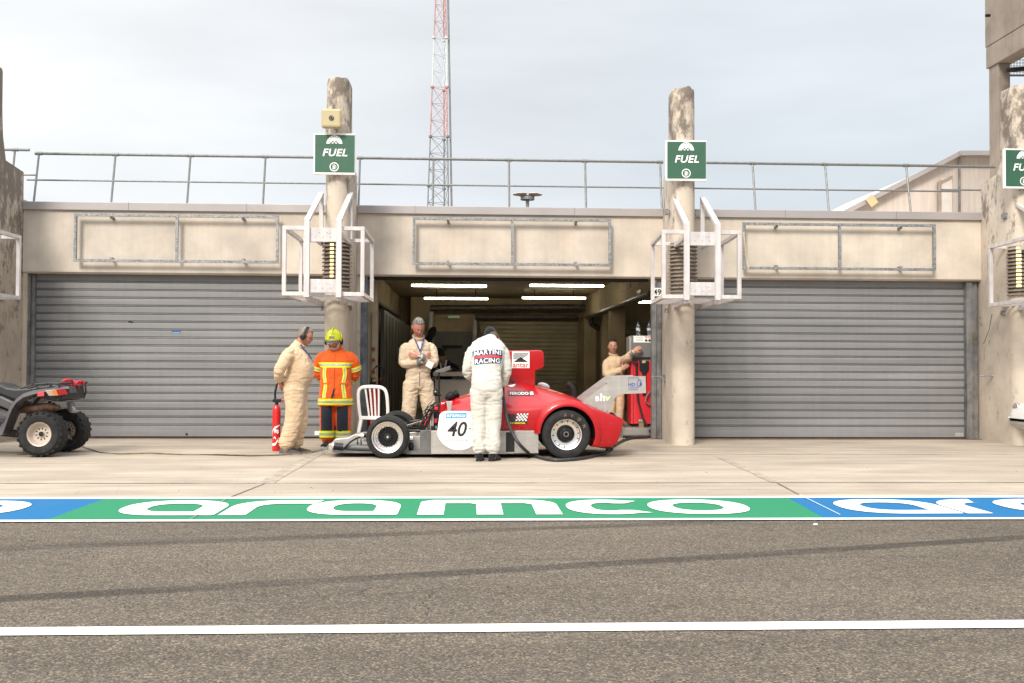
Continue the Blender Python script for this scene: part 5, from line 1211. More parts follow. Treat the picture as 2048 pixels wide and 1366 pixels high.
# ---------------------------------------------------------------- man with ear defenders, seen from his right side
L0 = az(588, 908); loc = V((L0.x, 13.06, 0))
D = dict(skin=M['skin_red'], suit_mat=M['beige_dark'], head=(0,.128,1.528), headrot=rot(.0,.40), neck=(0,.045,1.405), hk=.98, hair=M['hair_short'], hairtype='short',
 trunk=[((0,-.01,.76),.13,.11),((0,.0,.84),.175,.150),((0,.015,.93),.185,.165),((0,.065,1.03),.195,.175),((0,.075,1.12),.20,.172),((0,.045,1.22),.205,.150),((0,.015,1.31),.20,.120),((0,.01,1.37),.155,.088),((0,.03,1.41),.085,.070)],
 armR=((.185,-.025,1.33),(.255,-.165,1.07),(.105,-.175,.955)), armL=((-.185,-.01,1.33),(-.25,-.14,1.07),(-.07,-.185,.94)),
 handR=((-.55,-.05,-.8),(-.4,.8,0),.5,1), handL=((.5,-.1,-.7),(.4,.8,0),.6,1),
 legR=((.095,.015,.84),(.10,.02,.47),(.10,-.085,.09)), legL=((-.095,.015,.84),(-.10,.055,.47),(-.10,.0,.09)),
 aw=(.082,.072,.058), lw=(.120,.098,.088), lflat=1.12, waist=(0,.06,.97), fold=.005, amp=.016, seed=3, collar=[(-.03,.080,.0),(.0,.078,.0),(.045,.082,.01)])
m1_, suit1 = person('older man in tan coveralls and black ear defenders, hands behind his back', loc, -pi/2, D)
O0 = V((0,0,0))
M['shoe_grey'] = pm('grey_canvas_shoe', (.085,.07,.065), .9, var=.2, bump=.2); M['sole'] = pm('shoe_sole', (.22,.18,.14), .8); M['lacec'] = pm('lace_cream', (.5,.45,.38), .8)
shoe(m1_, (.10,-.095), (0.05,1,0), M['shoe_grey'], M['sole'], .285, lace=M['lacec']); shoe(m1_, (-.10,.0), (-.15,1,0), M['shoe_grey'], M['sole'], .285, lace=M['lacec'])
Rh = D['headrot']; hc = V(D['head'])
em = G()
for s in (-1, 1):
    q = G(); q.lathe([(.001,.030),(.026,.030),(.036,.024),(.040,.008),(.040,-.006),(.030,-.012),(.001,-.012)], (0,0,0), 'x', 20)
    for i in range(len(q.v)): q.v[i] = V((q.v[i].x*s, q.v[i].y, q.v[i].z*1.15))
    q.xf(Matrix.Translation(hc+Rh @ V((s*.082,-.008,-.010))) @ Rh.to_4x4()); em.add(q.v, q.f)
ef = build(em, 'ear_cups', M['blackm'], m1_, True, org=O0)
build(G().loft([[hc+Rh @ V((r*math.cos(a_), -.005+w, r*math.sin(a_)*1.28)) for r, w in ((.094,-.018),(.094,.018),(.102,.018),(.102,-.018))] for a_ in [math.radians(5+170*k/20) for k in range(21)]]), 'headband', M['black'], ef, True, org=O0)
tl = tree_local(suit1)
pts = [(.060,.075,1.42),(.066,.115,1.36),(.055,.17,1.30),(.045,.215,1.23)]
build(G().tube([V(p)+V((.02,.012,0)) for p in pts], .009, 6), 'blue_lanyard', pm('lanyard_blue', (.03,.045,.14), .7), suit1, True, org=O0)
build(G().tube([hc+Rh @ V(p) for p in ((.078,.0,.012),(.074,.06,.008),(.050,.092,.006),(.015,.106,.004))], .0022, 5), 'glasses', M['black'], m1_, True, org=O0)
g = G(); 
for z0, w_ in ((.955,.05),): pass
ring = [V((.20*math.cos(a_), .05+.2*math.sin(a_), .965)) for a_ in [2*pi*k/48 for k in range(49)]]
band(tl, [V((.5*math.cos(a_), .04+.5*math.sin(a_), .965)) for a_ in [2*pi*k/60 for k in range(61)]], .040, 'waistband', M['beige_dark'], suit1, lambda p: V((-p.x, .04-p.y, 0)), off=.004)
band(tl, [V((.4, .02+.12*k/8, 1.245-.02*math.sin(k*.5))) for k in range(9)], .022, 'pocket_flap', M['beige_dark'], suit1, lambda p: V((-1,-.2,0)), off=.007)
band(tl, [V((.4, .03+.11*k/8, .86-.03*k/8)) for k in range(9)], .012, 'pocket_edge', M['beige_dark'], suit1, lambda p: V((-1,-.1,0)), off=.006)
for S_, w in (('R', D['armR']), ('L', D['armL'])):
    el, wr = V(w[1]), V(w[2]); d = (wr-el).normalized(); build(G().tube([wr-d*.055, wr-d*.03, wr-d*.008], [.050,.050,.046], 14), 'cuff', M['beige_dark'], suit1, True, org=O0)
for S_ in 'RL':
    an = V(D['leg'+S_][2]); build(G().tube([an+V((0,0,.10)), an+V((0,0,.06)), an+V((0,0,.01))], [.078,.072,.066], 18), 'ankle_cuff', M['beige_dark'], suit1, True, org=O0)
    build(G().tube([an+V((0,0,.03)), an+V((0,0,-.045))], [.055,.050], 14), 'sock', M['cuff'], m1_, True, org=O0)
# ---------------------------------------------------------------- firefighter
L0 = az(672, 891); loc = V((L0.x, 14.32, 0))
D = dict(skin=M['skin_fair'], suit=False, head=(.025,.085,1.512), headrot=rot(-.05,.24), neck=(.01,.0,1.36),
 trunk=[((0,0,.80),.14,.12),((0,0,.92),.18,.14),((0,0,1.1),.18,.13),((0,0,1.25),.20,.13),((0,0,1.33),.15,.10),((0,0,1.38),.08,.07)],
 armR=((.205,-.01,1.29),(.275,-.10,1.04),(.12,-.21,.90)), armL=((-.215,-.01,1.29),(-.275,-.10,1.03),(-.12,-.21,.90)),
 handR=((-.8,-.1,-.3),(0,1,0),.6,1), handL=((.8,-.1,-.3),(0,1,0),.6,1),
 legR=((.10,0,.84),(.112,.01,.47),(.115,-.02,.09)), legL=((-.10,0,.84),(-.112,.01,.47),(-.115,-.02,.09)), brow=M['hair_brown'])
ff, _ = person('firefighter in orange jacket with yellow stripes and bright yellow helmet, looking down', loc, pi, D)
c = G(); trunk(c, [((0,.0,.575),.245,.175),((0,0,.64),.243,.178),((0,.0,.80),.228,.172),((0,.005,.95),.214,.165),((0,.005,1.10),.216,.160),((0,.0,1.22),.215,.150),((0,-.005,1.29),.180,.125),((0,-.005,1.345),.150,.100),((0,.01,1.39),.095,.085)])
for S_ in 'RL': sh, el, wr = [V(q) for q in D['arm'+S_]]; limb(c, [sh.lerp(V((0,sh.y,sh.z+.03)),.35), sh.lerp(el,.16), el, wr], (.062,.088,.082,.066))
jf = mkfolds([(D['armR'][1],.15,1),(D['armL'][1],.15,1),((0,.1,.72),.2,.6),((0,.1,.95),.2,.5)], .005, 7, .012)
jk = remesh(c, 'jacket', M['orange'], ff, .0115, 4, jf)
c = G(); trunk(c, [((0,0,.62),.20,.135),((0,0,.74),.21,.14),((0,0,.9),.20,.14)])
for S_ in 'RL': limb(c, [V((D['leg'+S_][0][0], 0, .78)), D['leg'+S_][1], V(D['leg'+S_][2])+V((0,0,.02))], (.118,.112,.102), 1.1)
tf = mkfolds([(D['legR'][1],.16,.5),(D['legL'][1],.16,.5),((.11,0,.12),.12,1.2),((-.11,0,.12),.12,1.2)], .004, 9, .012)
tr = remesh(c, 'trousers', M['orange'], ff, .0115, 4, tf); tt = tree_local(tr); tj = tree_local(jk)
def ringpts(z, r=.6, cx=0, cy=0, n=72, a0=0, a1=2*pi, dz=lambda a: 0): return [V((cx+r*math.cos(a_), cy+r*math.sin(a_), z+dz(a_))) for a_ in [a0+(a1-a0)*k/n for k in range(n+1)]]
inw = lambda cx, cy: (lambda p: V((cx-p.x, cy-p.y, 0)))
def refl(tree, pts, w, par, dirf, nrm=V((0,0,1))):
    band(tree, pts, w, 'reflective_stripe', M['yellow'], par, dirf, .006, nrm); band(tree, pts, w*.34, 'grey_stripe', M['grey'], par, dirf, .009, nrm)
refl(tj, ringpts(.635), .085, jk, inw(0,0)); refl(tj, ringpts(1.155, a0=.18, a1=pi-.18), .070, jk, inw(0,0))
for s in (-1, 1):
    refl(tj, [V((s*(.135+.01*math.sin(k*.5)), .6, 1.12-.435*k/16)) for k in range(17)], .050, jk, lambda p: V((0,-1,0)), V((1,0,0)))
    sh, el, wr = [V(q) for q in D['armR' if s > 0 else 'armL']]; d = (el-sh).normalized(); e1 = d.cross(V((0,1,0))).normalized(); e2 = d.cross(e1)
    for f, ww in ((.68, .065),):
        c0_ = sh.lerp(el, f)
        n_ = 28; pts = [c0_+(e1*math.cos(a_)+e2*math.sin(a_))*.12 for a_ in [2*pi*k/n_ for k in range(n_+1)]]
        g1 = G(); 
        for w2, mt, of in ((ww, M['yellow'], 0), (ww*.34, M['grey'], .003)):
            q = G(); q.loft([[c0_+d*w2*j+(e1*math.cos(a_)+e2*math.sin(a_))*(.0985+of) for a_ in [2*pi*k/n_ for k in range(n_)]] for j in (-.5,.5)], False); build(q, 'sleeve_stripe' if of == 0 else 'grey_stripe', mt, jk, True, org=O0)
    d = (wr-el).normalized(); e1 = d.cross(V((0,0,1))).normalized(); e2 = d.cross(e1); c0_ = el.lerp(wr, .42)
    for w2, mt, of in ((.055, M['yellow'], 0), (.018, M['grey'], .003)):
        q = G(); q.loft([[c0_+d*w2*j+(e1*math.cos(a_)+e2*math.sin(a_))*(.086+of) for a_ in [2*pi*k/24 for k in range(24)]] for j in (-.5,.5)], False); build(q, 'cuff_stripe', mt, jk, True, org=O0)
    # knee panels and leg stripes
    lx = s*.112
    band(tt, [V((lx-.078+.156*k/12, .6, .395)) for k in range(13)], .36, 'knee_panel', M['navy'], tr, lambda p: V((0,-1,0)), .014)
    refl(tt, ringpts(.185, .11, lx, 0, 32), .095, tr, inw(lx, 0)) if False else None
    for w2, mt, of in ((.095, M['yellow'], 0), (.030, M['grey'], .004)):
        q = G(); q.loft([[V((lx+(.110+of+.004*math.sin(3*a_))*math.cos(a_), (.119+of)*math.sin(a_), .175+w2*j)) for a_ in [2*pi*k/28 for k in range(28)]] for j in (-.5,.5)], False); build(q, 'leg_stripe', mt, tr, True, org=O0)
band(tj, [V((-.005,.6,.60+.1*k)) for k in range(8)], .008, 'front_closure', pm('dark_orange', (.35,.04,.01), .8), jk, lambda p: V((0,-1,0)), .005, V((1,0,0)))
band(tj, [V((.030-.006*k,.6,.69+.022*k)) for k in range(7)], .03, 'open_vent', M['navy'], jk, lambda p: V((0,-1,0)), .004, V((1,0,0)))
for s in (-1,1):
    band(tj, [V((s*.07+.11*s*k/8,.6,.90-.012*k/8)) for k in range(9)], .022, 'pocket_flap', M['orange'], jk, lambda p: V((0,-1,0)), .012)
    shoe(ff, (s*.115,-.02), (s*.15,1,0), M['blackc'], M['black'], .30)
g = G().loft([el_ring(V((.01,.01+k*.022,1.36+.035*k)), V((1,0,0)), V((0,1,.3)).normalized(), .088-.004*k, .085-.003*k, 20) for k in range(3)], False); q = build(g, 'collar', M['orange'], jk, True, org=O0); q.modifiers.new('s','SOLIDIFY').thickness = .012
Rh = D['headrot']; hc = V(D['head'])
# helmet: shell with brow crest, visor, ear guard, chin hood
M['helm'] = pm('helmet_yellow', (.80,.90,.01), .22, var=.03, bump=0, coat=.7)
g = G(); n = 36; rings = []
for i in range(15):
    t = pi*.02+pi*.56*i/14; ring = []
    for k in range(n):
        a_ = 2*pi*k/n; f = math.sin(a_); tl_ = t
        low = .012 if f > .35 else (-.085 if f < .1 else -.085+.065*(f-.1)/.25)
        q = V((.122*math.sin(t)*math.cos(a_), .142*math.sin(t)*f-.012, .135*math.cos(t)+.022))
        if t > pi*.5:
            fr = (i/14*.56-.48)/.10; q.z = .022+(low-.022)*max(0, min(1, fr)) if fr > 0 else q.z
        if abs(math.cos(a_)) < .16 and f > -.6: q *= 1.03
        ring.append(hc+Rh @ q)
    rings.append(ring)
g.loft(rings, False); g.f.append(tuple(range(n))[::-1]); hm = build(g, 'helmet', M['helm'], ff, True, org=O0, auto=60)
sm_ = hm.modifiers.new('s', 'SOLIDIFY'); sm_.thickness = .006
g = G().tube([hc+Rh @ V((0, .150*math.cos(a_)-.012, .145*math.sin(a_)+.024)) for a_ in [math.radians(20+120*k/14) for k in range(15)]], .012, 8); build(g, 'crest', M['helm'], hm, True, org=O0)
g = G(); g.add([hc+Rh @ V(q) for q in ((-.05,.131,.045),(.05,.131,.045),(.028,.126,.082),(0,.115,.105),(-.028,.126,.082))], [(0,1,2,3,4)]); q = build(g, 'front_badge', M['polish'], hm, org=O0); q.modifiers.new('s','SOLIDIFY').thickness = .006
M['visor'] = pm('visor', (.55,.50,.52), .08, var=0, bump=0, trans=.7, alpha=.6)
g = G().loft([[hc+Rh @ V((.112*math.sin(a_), .128*math.cos(a_)-.004, z)) for a_ in [math.radians(-60+120*k/16) for k in range(17)]] for z in (.03,.0,-.034)], False, False); q = build(g, 'visor', M['visor'], hm, True, org=O0); q.modifiers.new('s','SOLIDIFY').thickness = .003
for s in (-1,1): build(G().sphere(hc+Rh @ V((s*.112,-.015,-.03)), (.022,.045,.05), 14, 8), 'ear_guard', M['black'], hm, True, org=O0)
M['hood'] = cloth('hood_cream', (.50,.42,.34))
g = G()
q = [[hc+Rh @ V((r*math.sin(a_)*w, r*math.cos(a_)*1.12-.01, z)) for a_ in [math.radians(-115+230*k/20) for k in range(21)]] for r, z, w in ((.082,-.045,1.15),(.090,-.075,1.08),(.088,-.105,1.0),(.070,-.140,1.0))]
for i in range(4):
    for k in range(21):
        a_ = abs(-115+230*k/20)
        if a_ < 45 and i < 2: q[i][k] = q[i][k].lerp(q[2][k], .9 if i == 0 else .75)
g.loft(q, False, False); hd_ = build(g, 'hood', M['hood'], ff, True, org=O0); hd_.modifiers.new('s','SOLIDIFY').thickness = .006
# ---------------------------------------------------------------- man with crossed arms
L0 = az(838, 890); rz = pi+.20; loc = V((at(836,800,14.5).x, 14.5, 0))
D = dict(skin=M['skin_red'], suit_mat=M['beige_cloth'], head=(.015,.078,1.708), headrot=rot(.12,.58,.06), neck=(0,.0,1.53), hk=1.10, hair=M['hair_grey'],
 trunk=[((0,0,.80),.12,.10),((0,0,.90),.175,.132),((0,0,1.00),.180,.130),((0,.01,1.09),.168,.124),((0,.015,1.20),.185,.132),((0,.01,1.34),.195,.132),((0,0,1.44),.172,.112),((0,-.01,1.50),.140,.085),((0,.0,1.545),.08,.070)],
 armR=((.190,-.02,1.44),(.232,.055,1.165),(-.045,.195,1.225)), armL=((-.190,-.02,1.44),(-.232,.06,1.165),(.025,.215,1.285)),
 handR=((-.72,-.10,.62),(.2,-.9,.1),.25,1), handL=((.93,-.12,.12),(.1,-1,0),.4,1),
 legR=((.10,0,.90),(.135,.02,.50),(.16,-.02,.09)), legL=((-.10,0,.90),(-.165,.03,.50),(-.235,.0,.09)),
 aw=(.078,.068,.054), lw=(.118,.102,.096), waist=(0,.0,1.09), fold=.005, amp=.016, seed=12, collar=[(-.02,.078,.0),(.015,.078,.0),(.055,.090,.012)])
m3, suit3 = person('tall grey-haired man in beige coveralls with crossed arms, behind the car', loc, rz, D); tl = tree_local(suit3)
band(tl, ringpts(1.085), .045, 'belt', M['beige_cloth'], suit3, inw(0,0), .006)
for s in (-1,1):
    band(tl, [V((s*.04+s*.11*k/8,.6,1.395)) for k in range(9)], .030, 'pocket_flap', M['beige_cloth'], suit3, lambda p: V((0,-1,0)), .008)
    band(tl, [V((s*.045+s*.115*k/8,.6,.80+.0*k)) for k in range(9)], .02, 'pocket_edge', M['beige_cloth'], suit3, lambda p: V((0,-1,0)), .007)
    shoe(m3, (.16 if s > 0 else -.235, 0), (s*.3,1,0), M['shoe_grey'], M['sole'], .29)
band(tl, [V((0,.6,.86+.045*k)) for k in range(12)], .012, 'zip', M['cuff'], suit3, lambda p: V((0,-1,0)), .004, V((1,0,0)))
g = G(); g.add([(-.028,.120,1.50),(.028,.120,1.50),(.018,.142,1.42),(.0,.150,1.38),(-.018,.142,1.42)], [(0,1,2,3,4)]); build(g, 'shirt', pm('white_shirt', (.55,.52,.52), .8), suit3, org=O0)
for s in (-1,1): build(G().tube([(s*.075,.045,1.575),(s*.060,.105,1.51),(s*.035,.150,1.44),(0,.160,1.36)], .009, 6), 'blue_lanyard', pm('lanyard_blue', (.03,.05,.20), .7), suit3, True, org=O0)
for arm in ('armR','armL'):
    el, wr = V(D[arm][1]), V(D[arm][2]); d = (wr-el).normalized(); build(G().tube([wr-d*.085, wr-d*.03], [.067,.063], 16), 'cuff', M['cuff'], suit3, True, org=O0)
wr = V(D['armL'][2]); d = (wr-V(D['armL'][1])).normalized(); wt = build(G().tube([wr-d*.012, wr+d*.010], [.034,.033], 14), 'watch', M['black'], m3, True, org=O0); build(G().cyl(wr+V((0,.030,.008)), wr+V((0,.040,.010)), .019, 16), 'dial', M['polish'], wt, True, org=O0)
pp = V((-.135,.185,1.17)); Rm_ = Matrix.Rotation(rz, 4, 'Z'); q = G(); q.add([(-.06,0,.02),(.03,.01,.06),(.07,0,-.02),(-.02,-.01,-.07)], [(0,1,2,3)]); q2 = G(); q2.add([(-.03,-.022,.010),(.02,-.016,.034),(.04,-.020,.0),(-.01,-.028,-.03)], [(0,1,2,3)])
for qq in (q, q2): qq.xf(Matrix.Translation(loc) @ Rm_ @ Matrix.Translation(pp+V((0,.05,0))))
leaf = tag(build(q, 'leaflet', M['paintw']), 'small folded white leaflet in the crossed-arms man\'s right hand', 'leaflet'); leaf.modifiers.new('s','SOLIDIFY').thickness = .003; build(q2, 'dark_print', M['cuff'], leaf)
# ---------------------------------------------------------------- man in the white race suit, seen from behind
loc = V((az(973,922).x, 12.12, 0))
D = dict(skin=M['skin_fair'], suit_mat=M['white_cloth'], suitname='race_suit', head=(.085,.46,1.475), headrot=rot(-.15,1.05), neck=(.03,.335,1.475), hair=M['hair_brown'], hk=1.0,
 trunk=[((-.005,.0,.78),.13,.11),((-.005,.0,.87),.180,.150),((-.005,.005,.96),.186,.150),((-.005,.035,1.06),.180,.130),((.0,.085,1.17),.185,.135),((.01,.155,1.29),.205,.145),((.02,.235,1.385),.215,.130),((.03,.295,1.44),.165,.100),((.035,.335,1.475),.090,.080)],
 armR=((.205,.235,1.36),(.243,.20,1.09),(.195,.27,.915)), armL=((-.185,.235,1.36),(-.232,.235,1.07),(-.155,.43,.99)),
 handR=((-.15,.15,-.95),(-1,0,.1),1.0,1), handL=((.15,.9,-.2),(0,0,-1),.7,1),
 legR=((.085,.0,.86),(.085,.02,.49),(.075,-.02,.10)), legL=((-.095,0,.86),(-.095,.02,.49),(-.090,-.02,.10)),
 aw=(.082,.072,.060), lw=(.114,.092,.080), fold=.005, amp=.015, seed=21, waist=(0,.0,1.0))
m4, suit4 = person('man in white race suit lettered across the back, bending over the car', loc, 0, D); tl = tree_local(suit4)
def backproj(g): 
    vs = []
    for p in g.v:
        hs = [tl.ray_cast(V((p.x+i*.022, -1, p.z+j*.022)), V((0,1,0)))[0] for i in (-1,0,1) for j in (-1,0,1)]; hs = [h.y for h in hs if h is not None]
        vs.append((V((p.x, sum(hs)/len(hs) if hs else 0, p.z)), V((0,-1,0))))
    return vs
bow = lambda x: .018-.55*x*x+.05*x                              # the print arches over the back
def backprint(strips, name, mat, off):
    g = G()
    for x0, x1, z0, z1 in strips:
        nx = max(2, int((x1-x0)/.012)); k = len(g.v); vs = []
        for j in range(3):
            for i in range(nx+1): x = x0+(x1-x0)*i/nx; vs.append((x, 0, z0+(z1-z0)*j/2+bow(x)))
        g.add(vs, [(j*(nx+1)+i, j*(nx+1)+i+1, (j+1)*(nx+1)+i+1, (j+1)*(nx+1)+i) for j in range(2) for i in range(nx)])
    vs = backproj(g); g.v = [h+n_*off for h, n_ in vs]; return build(g, name, mat, suit4, org=O0)
Zc = 1.255
M['mblue'] = pm('print_navy', (.007,.014,.05), .6, var=.02, bump=0); M['mlight'] = pm('print_light_blue', (.05,.27,.50), .6, var=.02, bump=0); M['mred'] = pm('print_red', (.62,.03,.04), .6, var=.02, bump=0)
x0, x1 = -.178, .19
for q_z in ((Zc+.013,Zc+.084),(Zc-.084,Zc-.013)): backprint([(x0,x1)+q_z], 'back_stripe', M['mblue'], .010)
backprint([(x0,x1,Zc-.013,Zc+.013)], 'back_stripe', M['mred'], .010)
for a_,b_ in ((x0,-.128),(.138,x1)):
    for z in (.028,.052,-.068,-.044): backprint([(a_,b_,Zc+z,Zc+z+.013)], 'light_stripe', M['mlight'], .0125)
def backtext(txt, z, size, sx):
    q = text_g(txt, size, .010, sx=sx, space=1.08); q.v = [V((p.x+.005, 0, p.z+z+bow(p.x))) for p in q.v]
    for gg, mt, off, nm in ((q, M['paintw'], .016, 'back_lettering'),):
        vs = backproj(gg); gg.v = [h+V((0,-1,0))*off for h, n_ in vs]; build(gg, nm, mt, suit4, org=O0)
backtext('MARTINI', Zc+.052, .057, 1.0); backtext('RACING', Zc-.050, .057, 1.0)
g = G().loft([el_ring(V((.035,.325,1.47))+V((.01,.035,.03))*k, V((1,0,0)), V((0,.8,-.6)), .083-.003*k, .085, 20) for k in range(2)], False); q = build(g, 'collar', M['white_cloth'], suit4, True, org=O0); q.modifiers.new('s','SOLIDIFY').thickness = .01
for s, lx in ((1,.075),(-1,-.090)):
    shoe(m4, (lx,-.02), (.45 if s > 0 else .12,1,0), M['blackc'], M['black'], .27, h=.09, lace=M['cuff'])
    build(G().tube([(lx,-.02,.17),(lx,-.02,.05)], [.052,.046], 16), 'sock', pm('cream_sock', (.55,.50,.42), .9), m4, True, org=O0)
    build(G().tube([(lx,-.02,.20),(lx,-.02,.155)], [.084,.076], 18), 'ankle_cuff', M['white_cloth'], suit4, True, org=O0)
    build(G().tube([(lx,-.025,.12),(lx,-.025,.05)], [.050,.052], 14), 'boot_shaft', M['blackc'], m4, True, org=O0)
p = V((.292,.21,1.255)); build(G().box(tuple(p-V((.008,.02,.01))), tuple(p+V((.006,.02,.01)))), 'sleeve_badge', M['cuff'], suit4, org=O0)
# ---------------------------------------------------------------- capped man beyond the car
loc = V((at(980,660,14.3).x, 14.3, 0))
D = dict(skin=M['skin_olive'], suit_mat=M['blackc'], suitname='dark_clothes', head=(0,.10,1.575), headrot=rot(-.05,.40), neck=(0,.02,1.41), hair=M['hair_dark'],
 trunk=[((0,0,.78),.12,.10),((0,0,.9),.165,.12),((0,.0,1.05),.16,.11),((0,.01,1.2),.18,.12),((0,.0,1.32),.17,.10),((0,.0,1.38),.11,.07),((0,.01,1.41),.06,.06)],
 armR=((.17,0,1.31),(.21,.02,1.04),(.12,.20,.98)), armL=((-.17,0,1.31),(-.21,.02,1.04),(-.12,.20,.98)), handR=((-.4,.8,-.2),(0,0,-1),.5,1), handL=((.4,.8,-.2),(0,0,-1),.5,1),
 legR=((.09,0,.86),(.09,.02,.48),(.09,-.02,.09)), legL=((-.09,0,.86),(-.09,.02,.48),(-.09,-.02,.09)), aw=(.065,.055,.045), lw=(.095,.075,.065), seed=4)
m5, _ = person('man in black cap, mostly hidden beyond the one in the white race suit', loc, pi, D)
Rh = D['headrot']; hc = V(D['head'])
g = G(); rings = []
for i in range(9):
    t = .03+1.52*i/8; rings.append([hc+Rh @ V((.088*math.sin(t)*math.cos(a_), .110*math.sin(t)*math.sin(a_)-.004, .112*math.cos(t)+.030)) for a_ in [2*pi*k/28 for k in range(28)]])
g.loft(rings); cp = build(g, 'cap', M['blackc'], m5, True, org=O0)
build(G().loft([[hc+Rh @ V((x, .10+dy-abs(x)**2*6, .030-dy*.25+dz)) for x in (-.065,-.04,-.015,.015,.04,.065)]+[hc+Rh @ V((x, .10+dy-abs(x)**2*6, .024-dy*.25+dz)) for x in (.065,.04,.015,-.015,-.04,-.065)] for dy, dz in ((-.02,0),(.03,.004),(.06,0))]), 'cap_peak', M['blackc'], cp, True, org=O0)
for s in (-1,1): shoe(m5, (s*.09,-.02), (s*.2,1,0), M['blackc'], M['black'])
# ---------------------------------------------------------------- woman leaning on the counter
loc = V((at(886,720,18.45).x, 18.95, 0))
D = dict(skin=M['skin_olive'], suit_mat=M['blackc'], suitname='black_jacket', head=(.03,.46,1.31), headrot=rot(.15,.75), neck=(0,.36,1.22), hair=M['hair_dark'], hairtype='long',
 trunk=[((0,-.10,.80),.13,.10),((0,-.10,.90),.17,.13),((0,-.02,1.0),.17,.12),((0,.10,1.09),.18,.12),((0,.22,1.16),.20,.11),((0,.30,1.20),.14,.08),((0,.34,1.22),.07,.06)],
 armR=((.18,.24,1.15),(.24,.36,.95),(.10,.52,1.07)), armL=((-.20,.24,1.15),(-.31,.36,.97),(-.15,.55,1.07)), handR=((-.4,.6,-.05),(0,0,-1),.4,1), handL=((.4,.6,-.05),(0,0,-1),.4,1),
 legR=((.09,-.10,.84),(.09,-.02,.47),(.09,-.10,.09)), legL=((-.09,-.1,.84),(-.09,-.02,.47),(-.09,-.1,.09)), aw=(.072,.062,.05), lw=(.10,.08,.07), seed=6)
m6, su6 = person('dark-haired person in black jacket bending over the counter inside the garage', loc, pi, D)
Rh = D['headrot']; hc = V(D['head']); build(G().sphere(hc+Rh @ V((0,-.05,.125)), (.055,.055,.045), 14, 8), 'hair_bun', M['hair_dark'], m6, True, org=O0)
for s in (-1,1): build(G().tube([(s*.06,.40,1.245),(s*.05,.47,1.17),(s*.03,.47,1.08)], .016, 6), 'white_strap', M['paintw'], su6, True, org=O0); shoe(m6, (s*.09,-.1), (s*.1,1,0), M['blackc'], M['black'])
# ---------------------------------------------------------------- woman at the pump
loc = V((at(1228,720,16.35).x, 16.35, 0)); rz = pi+.45; RI = Matrix.Rotation(-rz, 3, 'Z')
def wl(dx, dy, z): return RI @ V((dx, dy, z))
D = dict(skin=M['skin_fair'], suit_mat=M['beige_dark'], head=tuple(wl(-.03,-.05,1.475)), headrot=rot(-.50,.02,-.04), neck=tuple(wl(-.02,0,1.33)), hk=.97, hair=M['hair_dark'], hairtype='long',
 trunk=[((0,0,.74),.12,.10),((0,0,.84),.165,.125),((0,0,.97),.160,.115),((0,.005,1.06),.150,.11),((0,.01,1.16),.165,.12),((0,0,1.24),.160,.105),((0,0,1.29),.12,.08),((0,0,1.33),.065,.06)],
 armR=((.155,0,1.23),(.20,.06,1.00),tuple(wl(.10,-.22,1.10))), armL=(tuple(wl(.125,-.02,1.245)),tuple(wl(.165,-.27,1.28)),tuple(wl(.275,-.36,1.40))),
 handR=(tuple(wl(.7,-.1,.6)),tuple(wl(0,1,0)),.5,1), handL=(tuple(wl(.75,.10,.5)),tuple(wl(.1,.9,-.2)),.6,1),
 legR=((.085,0,.82),(.085,.02,.46),(.085,-.02,.09)), legL=((-.085,0,.82),(-.085,.02,.46),(-.085,-.02,.09)), aw=(.070,.062,.050), lw=(.105,.085,.075), fold=.004, amp=.012, seed=31, waist=(0,0,1.0), collar=[(-.02,.068,0),(.01,.07,0),(.035,.076,.008)])
m7, su7 = person('woman with glasses in tan coveralls reaching for the fuel pump', loc, rz, D)
Rh = D['headrot']; hc = V(D['head'])
for s in (-1,1):
    q = G(); q.lathe([(.0185,-.001),(.0200,-.001),(.0200,.001),(.0185,.001)], (0,0,0), 'y', 18, True); q.xf(Matrix.Translation(hc+Rh @ V((s*.030,.106,.0))) @ Rh.to_4x4()); gl = build(q, 'glasses', M['alu'], m7, True, org=O0)
    build(G().tube([hc+Rh @ V((s*.052,.100,.004)), hc+Rh @ V((s*.076,.0,.0))], .0018, 5), 'temple_arm', M['alu'], gl, True, org=O0); shoe(m7, (s*.085,-.02), (s*.1,1,0), M['shoe_grey'], M['sole'], .26)
el, wr = V(D['armL'][1]), V(D['armL'][2]); d = (wr-el).normalized(); build(G().tube([wr-d*.085, wr-d*.02], [.056,.050], 14), 'cuff', M['cuff'], su7, True, org=O0)
# ================================================================ props
# ---- plastic chair (own frame: back towards +y, seat opens towards -y)
t = empty('plastic_chair', (0,0,0), 'white plastic garden chair standing beside the jamb, seen from behind', 'chair')
wm = M['white']; g = G()
def srf(ptsA, ptsB, th=.014): pass
bk = [(-.215,.20,.40),(-.225,.235,.60),(-.215,.262,.76),(-.17,.275,.825),(-.08,.282,.845),(.08,.282,.845),(.17,.275,.825),(.215,.262,.76),(.225,.235,.60),(.215,.20,.40)]
g = G(); rings = []
P = [V(p) for p in bk]
Q = []
for i in range(len(P)-1):
    for k in range(5):
        f = k/5; a0 = P[max(i-1,0)]; b0 = P[i]; c0_ = P[i+1]; d0 = P[min(i+2,len(P)-1)]
        Q.append(.5*((2*b0)+(c0_-a0)*f+(2*a0-5*b0+4*c0_-d0)*f*f+(3*b0-a0-3*c0_+d0)*f**3))
Q.append(P[-1])
for i, p in enumerate(Q):
    tn = (Q[min(i+1,len(Q)-1)]-Q[max(i-1,0)]).normalized(); w = V((0,1,0)); w = (w-tn*w.dot(tn)).normalized(); u = tn.cross(w); rings.append(el_ring(p, u, w, .024, .012, 12, 3))
g.loft(rings); build(g, 'backrest_frame', wm, t, True, auto=60)
